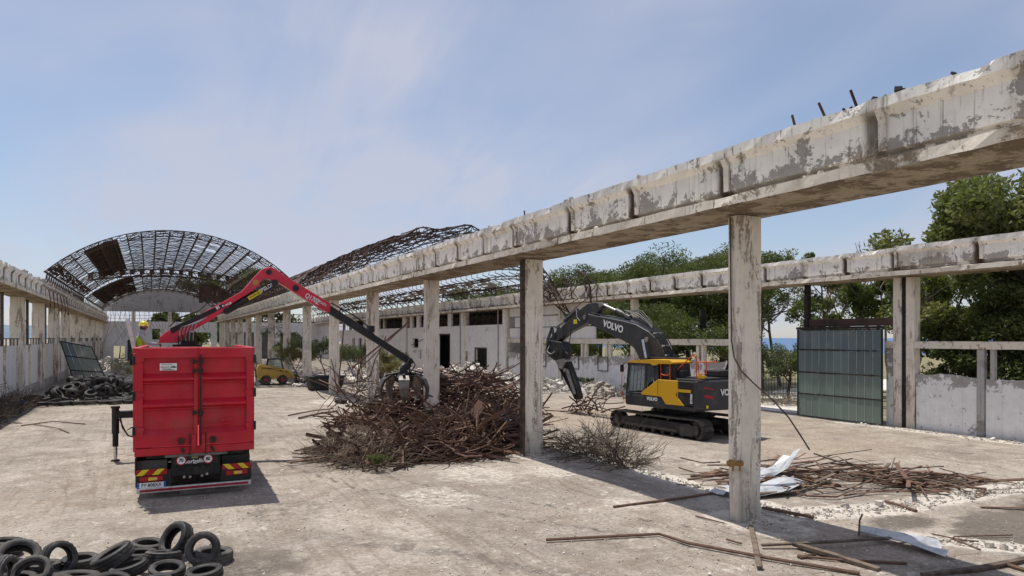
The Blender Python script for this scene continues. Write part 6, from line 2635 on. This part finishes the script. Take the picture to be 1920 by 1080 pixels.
# single bars and boards lying on the slab
LOOSE = [
    ([(1024, 1012, .03), (1236, 1001, .05), (1290, 1018, .05), (1440, 1046, .04), (1612, 1075, .03)], .038, 'scrap', 'pipe', 'long bent rusty pipe lying across the slab in front'),
    ([(1150, 950, .03), (1290, 932, .04), (1375, 918, .04)], .035, 'scrap', 'bar', 'straight dark bar lying left of the nearest column'),
    ([(1408, 986, .03), (1424, 1064, .03)], .05, 'wood', 'board', 'short board pointing at the camera below the nearest column'),
    ([(1428, 1022, .05), (1560, 1016, .10), (1710, 1006, .10)], .045, 'wood', 'beam', 'long thin beam lying over the sheet in the near right corner'),
    ([(1490, 1020, .06), (1560, 1040, .06), (1648, 1068, .03)], .075, 'wood', 'plank', 'split pale plank in the near right corner'),
    ([(1430, 952, .04), (1525, 970, .04)], .05, 'scrap', 'bar', 'dark bar just right of the nearest column base'),
    ([(1304, 967, .03), (1358, 981, .03)], .02, 'scrap', 'bar', 'short thin bar left of the nearest column base'),
    ([(1362, 1011, .03), (1390, 1019, .03)], .025, 'scrap', 'bar', 'short dark scrap bar lying before the nearest column'),
    ([(1610, 1005, .03), (1612, 975, .30), (1617, 964, .42)], .022, 'scrap', 'bar', 'thin bent bar standing up beside the near right sheet'),
    ([(1748, 1001, .03), (1800, 1012, .03), (1835, 1015, .03)], .02, 'scrap', 'bar', 'thin bar on the dark slab at right'),
    ([(1898, 1003, .03), (1790, 1006, .04), (1784, 1010, .04), (1838, 1030, .03)], .018, 'scrap', 'wire', 'thin hooked wire on the dark slab at right'),
    ([(1495, 1042, .03), (1580, 1050, .04), (1700, 1056, .03)], .03, 'scrap', 'bar', 'dark bar lying under the split plank'),
    ([(1730, 1078, .03), (1830, 1066, .05), (1925, 1048, .04)], .06, 'wood', 'board', 'dark board at the bottom right picture corner'),
    ([(1495, 1044, .02), (1530, 1040, .05), (1500, 1046, .02)], .03, 'scrap', 'bar', 'stub of bar at the end of the split plank'),
    ([(1660, 940, .03), (1690, 948, .03), (1718, 958, .03)], .045, 'scrap', 'bar', 'thick bar pointing out of the flat pile'),
    ([(1276, 858, .03), (1318, 868, .03), (1350, 866, .03)], .025, 'scrap', 'bar', 'short bar in the dirt behind the nearest column'),
    ([(1830, 895, .03), (1868, 903, .03)], .02, 'scrap', 'bar', 'small bar alone on the dirt right of the flat pile'),
    ([(1295, 893, .03), (1365, 884, .05)], .035, 'scrap', 'bar', 'bar reaching out of the flat pile behind the nearest column'),
    ([(1885, 1058, .03), (1925, 1070, .03)], .05, 'scrap', 'bar', 'bar end at the right picture edge'),
    ([(40, 798, .03), (100, 790, .05), (160, 795, .02)], .03, 'scrap', 'bar', 'bent bar on the ground before the far tyre heap'),
    ([(60, 795, .03), (110, 803, .06), (130, 812, .02)], .025, 'scrap', 'bar', 'second bent bar on the ground before the far tyre heap'),
]
for pts, r_, mt, cat, lab in LOOSE:
    m = MB()
    P = [gp(*p) for p in pts]
    if mt == 'wood':
        for a, b_ in zip(P[:-1], P[1:]):
            m.bar(a, b_, r_ * 1.6, r_ * .7)
    else:
        m.tube(P, r_ * .75, 6)
    o = m.build({'bar': 'rusty_bar', 'pipe': 'rusty_pipe', 'board': 'board', 'beam': 'timber_beam', 'plank': 'plank', 'wire': 'wire'}[cat], M[mt])
    tag(o, lab, cat)


# ------------------------------------------------------------------ rubble
def mound(name, label, blobs, n_ch, smin, smax, mat, seed, cat='rubble'):
    """broken masonry: low mound of lumps"""
    r = random.Random(seed)
    m = MB()
    for (cx, cy, rx, ry, h) in blobs:
        nu, nv = 18, 6
        vs = [(cx, cy, h)]
        for i in range(1, nv + 1):
            for j in range(nu):
                a = 2 * math.pi * j / nu
                t = i / nv
                vs.append((cx + rx * t * math.cos(a) * r.uniform(.88, 1.1), cy + ry * t * math.sin(a) * r.uniform(.88, 1.1), max(-.03, h * (1 - t ** 1.4) * r.uniform(.8, 1.15) - (.03 if i == nv else 0))))
        fs = [(0, 1 + j, 1 + (j + 1) % nu) for j in range(nu)]
        for i in range(nv - 1):
            for j in range(nu):
                a = 1 + i * nu
                fs.append((a + j, a + nu + j, a + nu + (j + 1) % nu, a + (j + 1) % nu))
        m.add(vs, fs)
    for k in range(n_ch):
        cx, cy, rx, ry, h = r.choice(blobs)
        a = r.uniform(0, 6.3)
        q = math.sqrt(r.random()) * 1.12
        x, y = cx + rx * q * math.cos(a), cy + ry * q * math.sin(a)
        z = max(0, h * (1 - min(1, q) ** 1.4)) + r.uniform(-.02, .05)
        s = r.uniform(smin, smax) * (1 if r.random() < .9 else 1.8)
        chunk(m, (x, y, z + s * .2), s, r)
    o = m.build(name, M[mat], recalc=False)
    return tag(o, label, cat, None, 'stuff')


mound('rubble_mound', 'white plaster rubble heaped along the foot of the factory block', [(22.5, 50.5, 3.0, 4.5, 1.35), (23.4, 45.0, 2.2, 3.0, .8), (21.5, 56, 2.5, 3.5, 1.1), (24.2, 40.5, 1.3, 2.2, .55)], 900, .05, .22, 'rubble', 1)
mound('rubble_mound', 'white rubble behind the grapple beyond the fourth column', [(18.5, 62, 3.2, 3.2, 1.9), (16, 58, 2.2, 2.5, .8), (21, 68, 3, 4, 1.3)], 500, .06, .28, 'rubble', 2)
mound('rubble_mound', 'pale rubble with boards beside the leaning glazed panel', [(-2.0, 66, 2.6, 4.5, .8), (0.2, 60, 1.8, 3.0, .6), (-3.5, 78, 2, 4, 1.5)], 420, .06, .26, 'rubble', 3)
mound('rubble_mound', 'debris beside the small yellow loader', [(6.6, 55.8, 1.2, 1.6, .55), (10.8, 51.0, 1.6, .8, .25)], 200, .04, .16, 'rubble', 4)
mound('rubble_mound', 'brownish rubble against the low right wall behind the shear', [(24.6, 35.5, 1.0, 2.2, .75), (24.8, 31.5, .8, 1.3, .3)], 240, .04, .15, 'rubble_grey', 5)
# crumbled plaster along slab edges and wall foot
m = MB()
r8 = random.Random(88)
for (a, b_, w) in EDGES:
    L = math.hypot(b_[0] - a[0], b_[1] - a[1])
    for k in range(int(L * 65 * (w / .4))):
        t = r8.random()
        x = a[0] + (b_[0] - a[0]) * t + r8.gauss(0, w * .48)
        y = a[1] + (b_[1] - a[1]) * t + r8.gauss(0, w * .48)
        s = min(.085, .006 + abs(r8.gauss(0, .014)) * (2.2 if r8.random() < .12 else 1))
        chunk(m, (x, y, s * .3), s, r8, 0 if r8.random() < .75 else 1)
o = m.build('plaster_crumbs', [M['crumb'], M['rubble']], recalc=False)
tag(o, 'pale plaster crumbs along the broken slab edges', 'rubble', None, 'stuff')
m = MB()
for k in range(3600):
    u, v = r8.uniform(0, 1920), 700 + 380 * r8.random() ** .7
    p = gp(u, v)
    if p.x > 25.5 or p.x < -6 or p.y > 45:
        continue
    s = min(.035, .004 + abs(r8.gauss(0, .0065)))
    chunk(m, (p.x, p.y, s * .3), s, r8, r8.choice((0, 0, 0, 1)))
o = m.build('gravel', [M['rubble'], M['rubble_grey']], recalc=False)
tag(o, 'small stones scattered over the concrete yard', 'gravel', None, 'stuff')
# dark skip / hopper beyond the fifth column
m = MB()
m.prism([(0, 0), (1.9, 0), (2.2, .95), (-.2, .95)], 'y', 0, 1.3)
o = m.build('steel_skip', M['dusty_black'], None, bevel=.03)
o.location = gp(585, 733)
tag(o, 'dark steel skip on the ground beside the fifth column', 'skip')
m = MB()
m.prism([(0, .1), (.3, 0), (1.1, .15), (.9, .75), (.75, .7)], 'y', 0, 1.2)
o = m.build('loader_bucket', M['track'], None, bevel=.02)
o.location = gp(563, 724)
tag(o, 'worn loader bucket lying in front of the small yellow loader', 'bucket')
m = MB()
m.box(0, .35, 0, .35, 0, .28)
o = m.build('blue_crate', M['blue'], None, bevel=.02)
o.location = gp(34, 762)
tag(o, 'small blue crate at the foot of the left wall', 'crate')
# dark charred trunk beyond the right wall
m = MB()
cp0 = onX(1318, 640, 29.5)
pts = [(29.5 + .03 * math.sin(i), cp0.y + .02 * math.cos(i * 2), .0 + i * .43) for i in range(13)]
m.tube(pts, [.20 + .03 * ((i % 2) - .5) for i in range(13)], 12)
o = m.build('charred_trunk', M['char'], None)
tag(o, 'blackened palm trunk standing behind the right wall', 'trunk')
# house beyond the left wall
hs = thing('house', 'low ochre house with a pale tiled roof seen through the left window bays', 'building', (-19, 62, 0))
m = MB()
holed_wall(m, -6, 6, 0, 3.2, [(-4, -2.6, 1, 2.4), (0, 1.2, 0, 2.2), (3, 4.4, 1, 2.4)], 'y', -.15, .15)
m.box(-6, -5.8, .15, 9, 0, 3.2)
m.box(5.8, 6, .15, 9, 0, 3.2)
m.build('wall', M['house'], hs)
m = MB()
m.prism([(-.6, 3.2), (9.6, 3.2), (4.5, 5.4)], 'x', -6.5, 6.5)
m.build('roof', M['tile_roof'], hs)
hs2 = copy_tree(hs)
hs2.location = (-22, 92, 0)
hs2['label'] = 'second ochre house with a pale roof, farther along beyond the left wall'
# iron fence beyond the gate
fe = thing('iron_fence', 'dark iron railing beside the pale road beyond the gate', 'fence', (31.5, 31.0, 0), R(-50))
m = MB()
m.box(-.015, .015, -.015, .015, 0, 1.5)
bal = m.mesh('baluster', M['black_metal'])
for k in range(24):
    put('baluster', bal, fe).location = (k * .16, 0, 0)
for z in (.2, 1.4):
    m = MB()
    m.box(-.1, 3.8, -.02, .02, z - .02, z + .02)
    m.build('fence_rail', M['black_metal'], fe)
# ------------------------------------------------------------------ plants
def leaf_cloud(centers, radii, n_per, size, aspect, r, squash=1.0, shell=.55, droop=0.0):
    """leaf-sized faces spread through many small clumps (numpy)"""
    rs = np.random.RandomState(r)
    C = np.repeat(np.array(centers, dtype=float), n_per, 0)
    Rr = np.repeat(np.array(radii, dtype=float), n_per)
    n = len(C)
    d = rs.normal(size=(n, 3))
    d /= np.linalg.norm(d, axis=1)[:, None]
    rad = rs.uniform(shell ** 3, 1, n) ** (1 / 3)
    off = d * (rad * Rr)[:, None]
    off[:, 2] *= squash
    P = C + off
    a = rs.normal(size=(n, 3)) + d * .6
    a[:, 2] -= droop
    a /= np.linalg.norm(a, axis=1)[:, None]
    b_ = np.cross(a, rs.normal(size=(n, 3)))
    b_ /= np.linalg.norm(b_, axis=1)[:, None] + 1e-9
    L = size * rs.uniform(.6, 1.35, n)
    w = L * aspect
    v0 = P - a * (L / 2)[:, None]
    v1 = P + b_ * (w / 2)[:, None]
    v2 = P + a * (L / 2)[:, None]
    v3 = P - b_ * (w / 2)[:, None]
    V = np.stack([v0, v1, v2, v3], 1).reshape(-1, 3)
    return V


def quad_mesh(name, V, mat):
    n = len(V) // 4
    me = bpy.data.meshes.new(name)
    me.vertices.add(len(V))
    me.vertices.foreach_set('co', V.reshape(-1).astype(np.float32))
    me.loops.add(n * 4)
    me.loops.foreach_set('vertex_index', np.arange(n * 4, dtype=np.int32))
    me.polygons.add(n)
    me.polygons.foreach_set('loop_start', np.arange(0, n * 4, 4, dtype=np.int32))
    me.update(calc_edges=True)
    me.validate()
    me.materials.append(mat)
    return me


def tree(name, label, cat, loc, h, cr, seed, leaf, bark='bark', style='round', n_leaf=9000, size=.2, aspect=.4, trunk=.16, group=None, gaps=.5):
    r = random.Random(seed)
    root = thing(name, label, cat, loc, 0, group)
    m = MB()
    ends = []

    def limb(p, d, L, rad, lev):
        pts = [p]
        n = 4
        for i in range(n):
            d = (d + Vector((r.gauss(0, .16), r.gauss(0, .16), r.gauss(.04, .10)))).normalized()
            p = p + d * (L / n)
            pts.append(p.copy())
        m.tube(pts, rad, 7 if lev == 0 else 5, rad * .5)
        if lev >= 2:
            ends.append(pts[-1])
            if r.random() < .6:
                ends.append(pts[-2])
            return
        k = (4, 5, 3)[lev] if style != 'pine' else (7, 4, 3)[lev]
        for i in range(k):
            t = r.uniform(.45 if style != 'pine' else .34, 1.0) if lev == 0 else r.uniform(.35, 1)
            q = pts[0].lerp(pts[-1], 0)
            idx = min(n - 1, int(t * n))
            q = pts[idx].lerp(pts[idx + 1], t * n - idx)
            az = 2 * math.pi * (i + r.random() * .7) / k + seed
            if style == 'pine':
                el = r.uniform(.15, .65)
            elif style == 'tall':
                el = r.uniform(.5, 1.1)
            else:
                el = r.uniform(.2, .95)
            nd = Vector((math.cos(az) * math.cos(el), math.sin(az) * math.cos(el), math.sin(el)))
            limb(q, nd, cr * (1.0, .62, .4)[lev] * r.uniform(.7, 1.1), rad * .5, lev + 1)
    limb(Vector((0, 0, -.05)), Vector((r.gauss(0, .06), r.gauss(0, .06), 1)).normalized(), h * (.62 if style != 'pine' else .72), trunk, 0)
    m.build('trunk', M[bark], root, smooth=True, recalc=False)
    if leaf is None:
        return root
    if style == 'pine':
        ends = [Vector((e.x, e.y, e.z + .1)) for e in ends]
    cen = []
    rad = []
    for e in ends:
        for k in range(2):
            cen.append((e.x + r.gauss(0, .25) * cr * .3, e.y + r.gauss(0, .25) * cr * .3, e.z + r.gauss(.02, .14) * cr * .4))
            rad.append(cr * r.uniform(.13, .30) * (1.15 - gaps * .4) * (1.2 if style == 'pine' else 1))
    per = max(8, n_leaf // len(cen))
    V = leaf_cloud(cen, rad, per, size, aspect, seed, .62 if style == 'pine' else .8, .35, .5 if style == 'tall' else 0)
    put('crown', quad_mesh('crown', V, M[leaf]), root)
    return root


TG = 'trees beyond the right wall'
# tall leafy trees behind the right wall (right edge of the picture)
tree('broadleaf_tree', 'tallest dense dark-green tree, at the right picture edge beyond the right wall', 'tree', (33.5, 13.2, 0), 12.6, 4.2, 3, 'leaf_euca', n_leaf=26000, size=.26, aspect=.42, trunk=.24, group=TG)
tree('broadleaf_tree', 'dense tree filling the opening right of the double column', 'tree', (32.6, 17.6, 0), 8.4, 3.6, 5, 'leaf_euca', n_leaf=22000, size=.24, aspect=.42, trunk=.22, group=TG)
tree('broadleaf_tree', 'dark low tree behind the low wall at the right picture edge', 'tree', (30.6, 12.0, 0), 5.4, 3.0, 8, 'leaf_euca', n_leaf=16000, size=.2, aspect=.42, trunk=.16, group=TG)
tree('broadleaf_tree', 'shadowy low tree behind the infill wall beside the double column', 'tree', (30.4, 15.6, 0), 4.9, 2.8, 28, 'leaf_pine', n_leaf=15000, size=.2, aspect=.42, trunk=.16, group=TG)
tree('eucalyptus_tree', 'slender eucalyptus with rounded tufts rising above the right girder', 'tree', (43, 22.6, 0), 13.6, 3.3, 11, 'leaf_euca', 'bark_pale', 'tall', 9000, .26, .3, .18, TG, .8)
tree('eucalyptus_tree', 'yellow-green tree left of the dark timber post above the gate', 'tree', (38, 30.0, 0), 8.6, 2.6, 12, 'leaf_light', 'bark_pale', 'tall', 9000, .24, .34, .16, TG, .7)
tree('eucalyptus_tree', 'light green tree directly above the gate panes', 'tree', (37, 26.0, 0), 8.4, 2.5, 13, 'leaf_light', 'bark_pale', 'tall', 9000, .24, .34, .16, TG, .7)
tree('eucalyptus_tree', 'airy light green tree between the gate and the double column', 'tree', (36, 23.0, 0), 8.2, 2.6, 14, 'leaf_light', 'bark_pale', 'tall', 9000, .24, .34, .16, TG, .7)
tree('sapling', 'thin half-bare sapling with its top above the right girder', 'tree', (41, 31.5, 0), 13.4, 2.4, 15, 'leaf_dry', 'bark_pale', 'tall', 3000, .22, .34, .11, TG, .9)
tree('sapling', 'small leafy sapling top just right of the nearest column above the girder', 'tree', (40, 35.0, 0), 13.2, 2.2, 16, 'leaf_light', 'bark_pale', 'tall', 3200, .22, .34, .12, TG, .8)
tree('bare_tree', 'leafless grey tree seen between the nearest column and the timber post', 'tree', (37, 34.0, 0), 8.2, 2.6, 17, None, 'bark_pale', 'round', trunk=.15, group=TG)
tree('bare_tree', 'leafless sapling poking above the girder', 'tree', (43.5, 29.0, 0), 13.2, 2.0, 18, None, 'bark_pale', 'tall', trunk=.10, group=TG)
tree('shrub', 'grey-green bush at the left edge of the gate', 'bush', (31.5, 27.0, 0), 3.6, 2.2, 19, 'leaf_grey', n_leaf=12000, size=.13, aspect=.4, trunk=.1, group='bushes beyond the gate')
tree('shrub', 'dark green bush behind the gate by the road', 'bush', (31.0, 24.6, 0), 2.8, 1.7, 20, 'leaf_euca', n_leaf=9000, size=.13, aspect=.4, trunk=.1, group='bushes beyond the gate')
tree('shrub', 'dry yellowish bush across the road beyond the gate', 'bush', (36.5, 36.0, 0), 1.8, 1.7, 21, 'leaf_dry', n_leaf=6000, size=.14, aspect=.3, trunk=.08, group='bushes beyond the gate')
tree('shrub', 'low green scrub left of the pale road', 'bush', (31.8, 31.8, 0), 1.6, 1.5, 22, 'leaf_grey', n_leaf=6000, size=.13, aspect=.3, trunk=.08, group='bushes beyond the gate')
PG = 'pines beyond the right wall'
for i, (x, y, h, cr, lab) in enumerate((
        (35.5, 36.0, 9.4, 4.2, 'pine nearest to the nearest column, seen under the right girder'),
        (38.0, 42.0, 12.0, 5.2, 'broad umbrella pine rising above the girder left of the nearest column'),
        (34.5, 44.5, 7.6, 3.6, 'dark pine filling the bay above the excavator boom'),
        (42.0, 49.0, 13.2, 5.0, 'tall pine behind the broad umbrella pine'),
        (39.0, 56.0, 11.4, 4.4, 'rounded pine crown right of the collapsed roof front'),
        (46.0, 66.0, 11.0, 5.0, 'pine seen through the lattice roof between the second and third columns'),
        (44.0, 80.0, 11.0, 5.0, 'pine beyond the lattice roof left of the third column'),
        (33.0, 40.0, 5.6, 3.0, 'low pine just behind the right wall under the girder'),
        (46.0, 100.0, 11.0, 5.0, 'distant pine low behind the right roof frame'))):
    tree('pine_tree', lab, 'tree', (x, y, 0), h, cr, 40 + i, 'leaf_pine', 'bark', 'pine', 42000 if i < 5 or i == 7 else 13000, .22 if i < 5 or i == 7 else .38, .34, .22, PG, .1)
for i, (x, y, h, lab) in enumerate(((14.0, 152, 21, 'big dark pine behind the far end of the left hall'), (20.5, 156, 19.5, 'second big pine right of the one behind the left hall'), (6.5, 150, 12, 'low trees showing through the end wall window strip'),
                                   (1.0, 146, 9.5, 'small tree behind the end wall, left of the crane operator'))):
    tree('pine_tree', lab, 'tree', (x, y, 0), h, h * .30, 60 + i, 'leaf_pine', 'bark', 'pine', 9000, .7, .4, .4, 'pines behind the end wall', .2)
for i, (x, y, h, lab) in enumerate(((-24, 72, 5.2, 'dark tree beyond the leftmost window bay'), (-27, 100, 6.2, 'tree beyond the second window bay of the left wall'))):
    tree('broadleaf_tree', lab, 'tree', (x, y, 0), h, 3.4, 70 + i, 'leaf_pine', n_leaf=5000, size=.4, aspect=.5, group='trees beyond the left wall')
# green shrubs growing between the far columns
SG = 'shrubs between the far columns'
for i, (u, v, h, cr, leaf, lab) in enumerate((
        (655, 722, 3.0, 2.0, 'leaf_grey', 'tall green shrub between the fourth and fifth columns'),
        (598, 716, 3.4, 2.0, 'leaf_grey', 'green shrub left of the fifth column'),
        (548, 712, 2.4, 1.7, 'leaf_dry', 'browning shrub right of the small loader'),
        (520, 702, 3.8, 2.2, 'leaf_grey', 'dark green shrub behind the small loader'),
        (700, 732, 1.6, 1.5, 'leaf_dry', 'scrubby dry bush behind the fourth column'))):
    p = gp(u, v)
    tree('shrub', lab, 'bush', (p.x + .6, p.y, 0), h, cr, 80 + i, leaf, n_leaf=7000, size=.14, aspect=.32, trunk=.06, group=SG, gaps=.6)
for i, (p, h, cr, leaf, lab) in enumerate((((18.8, 56.5, .5), 1.8, 1.3, 'leaf_grey', 'weedy shrub growing on the rubble behind the grapple'), ((-1.8, 57.5, 0), 1.2, 1.6, 'leaf_dry', 'dry weeds behind the truck body'),
                                          ((-0.2, 63, 0), 1.5, 1.7, 'leaf_grey', 'green weeds beside the leaning panel'), ((24.9, 37.4, 0), .9, .6, 'leaf_grey', 'small weed at the foot of the right wall'),
                                          ((24.9, 32.6, 0), .7, .5, 'leaf_grey', 'tiny weed by the brownish rubble'), ((5.25, 17.75, 0), .35, .32, 'leaf_light', 'small green tuft at the front of the scrap heap'))):
    tree('weed', lab, 'weed', p, h, cr, 100 + i, leaf, n_leaf=3500 if h > .5 else 1500, size=.1 if h > .5 else .06, aspect=.28, trunk=.02, gaps=.6)
UG = 'undergrowth behind the right wall'
for i, (x, y, h, cr, lab) in enumerate(((29.6, 10.6, 2.6, 2.0, 'dark undergrowth behind the low wall at the far right edge'), (29.4, 13.4, 2.9, 2.0, 'dark undergrowth behind the small post of the right wall'), (29.2, 16.2, 2.6, 1.9, 'dark undergrowth beside the double column'),
                                       (30.5, 38.0, 4.4, 2.8, 'undergrowth behind the wall right of the excavator boom'), (30.5, 42.6, 4.6, 2.8, 'undergrowth behind the wall under the excavator boom'), (30.2, 33.4, 4.2, 2.6, 'undergrowth behind the wall above the orange rails'),
                                       (29.8, 29.6, 3.6, 2.2, 'undergrowth behind the wall just left of the nearest column'), (31.0, 47.5, 3.4, 2.6, 'undergrowth behind the wall left of the shear'))):
    tree('shrub', lab, 'bush', (x, y, 0), h, cr, 130 + i, 'leaf_pine', n_leaf=8000, size=.17, aspect=.4, trunk=.07, group=UG, gaps=.2)
for i, x in enumerate((-4.5, 0.5, 6.5, 12.0, 18.0, 23.5)):
    tree('shrub', ('leftmost', 'second', 'third', 'fourth', 'fifth', 'rightmost')[i] + ' of the dark bushes behind the far end walls', 'bush', (x, 134 + (i % 2) * 2, 0), 4.6, 3.2, 150 + i, 'leaf_pine', n_leaf=3500, size=.5, aspect=.5, trunk=.1, group='bushes behind the end walls', gaps=.1)
# sprig caught between screen and truck body
tree('weed', 'leafy sprig sticking up from the load at the truck body left corner', 'weed', (-.16, 18.3, 2.75), .80, .22, 120, 'leaf_grey', n_leaf=1300, size=.05, aspect=.3, trunk=.012, gaps=.6)


# dry brush
def brush(name, label, blobs, n, seed, mat, L=(.5, 1.3), rad=.007, cat='brushwood', up=.5):
    r = random.Random(seed)
    m = MB()
    for k in range(n):
        cx, cy, rx, ry, h = r.choice(blobs)
        a = r.uniform(0, 6.3)
        q = math.sqrt(r.random())
        p = Vector((cx + rx * q * math.cos(a), cy + ry * q * math.sin(a), h * (1 - q * q) * r.random()))
        d = Vector((r.gauss(0, .6) + .5 * math.cos(a), r.gauss(0, .6) + .5 * math.sin(a), abs(r.gauss(up, .4)))).normalized()
        ln = r.uniform(*L)
        pts = [p]
        for j in range(3):
            d = (d + Vector((r.gauss(0, .25), r.gauss(0, .25), r.gauss(-.08, .2)))).normalized()
            p = p + d * (ln / 3)
            p.z = max(.01, p.z)
            pts.append(p.copy())
        t = rad * r.uniform(.6, 1.8)
        m.tube(pts, t, 3, t * .4, caps=False)
        for b_ in range(3):
            q0 = pts[1].lerp(pts[3], r.random())
            e = (d + Vector((r.gauss(0, .7), r.gauss(0, .7), r.gauss(.1, .5)))).normalized()
            m.tube([q0, q0 + e * ln * .22, q0 + e * ln * .4 + Vector((0, 0, r.gauss(0, .04)))], t * .5, 3, t * .2, caps=False)
    o = m.build(name, M[mat], recalc=False)
    return tag(o, label, cat)


brush('dry_bush', 'dead grey bush in front of the left end of the scrap heap', [(4.85, 18.8, .6, .7, .8), (4.6, 19.4, .6, .6, .95), (5.4, 18.3, .5, .4, .25)], 220, 1, 'twig', (.5, 1.2), .0055, up=.6)
brush('brush_pile', 'dark dead branches piled right of the second column', [(11.5, 16.4, .6, 1.1, .32), (11.7, 17.6, .9, .8, .5), (11.5, 15.4, .45, .6, .12), (12.6, 18.6, .7, .6, .35)], 360, 2, 'twig_dark', (.4, 1.3), .010, up=.26)
brush('dry_weeds', 'withered weeds along the foot of the left wall', [(-5.9, 39.5, .7, 3.0, .9), (-6.0, 34.5, .8, 3.0, 1.3)], 420, 3, 'twig_dark', (.4, 1.0), .012, up=.7)
brush('dry_weeds', 'straw-coloured weeds behind the right gate edge', [(29.0, 25.6, 1.0, 1.2, .3)], 160, 4, 'twig', (.4, .8), .01, up=.8)
brush('dry_grass_tuft', 'dry grass tuft growing on the girder ledge near the right edge', [(9.22, 6.6, .05, .12, .04)], 40, 5, 'twig', (.15, .35), .003, cat='grass', up=.9)
bpy.data.objects['dry_grass_tuft'].location.z = 6.04
brush('dry_grass_tuft', 'tiny dry grass patch beside the brush pile', [(10.9, 15.2, .5, .5, .05)], 70, 6, 'twig', (.1, .25), .004, cat='grass', up=.8)
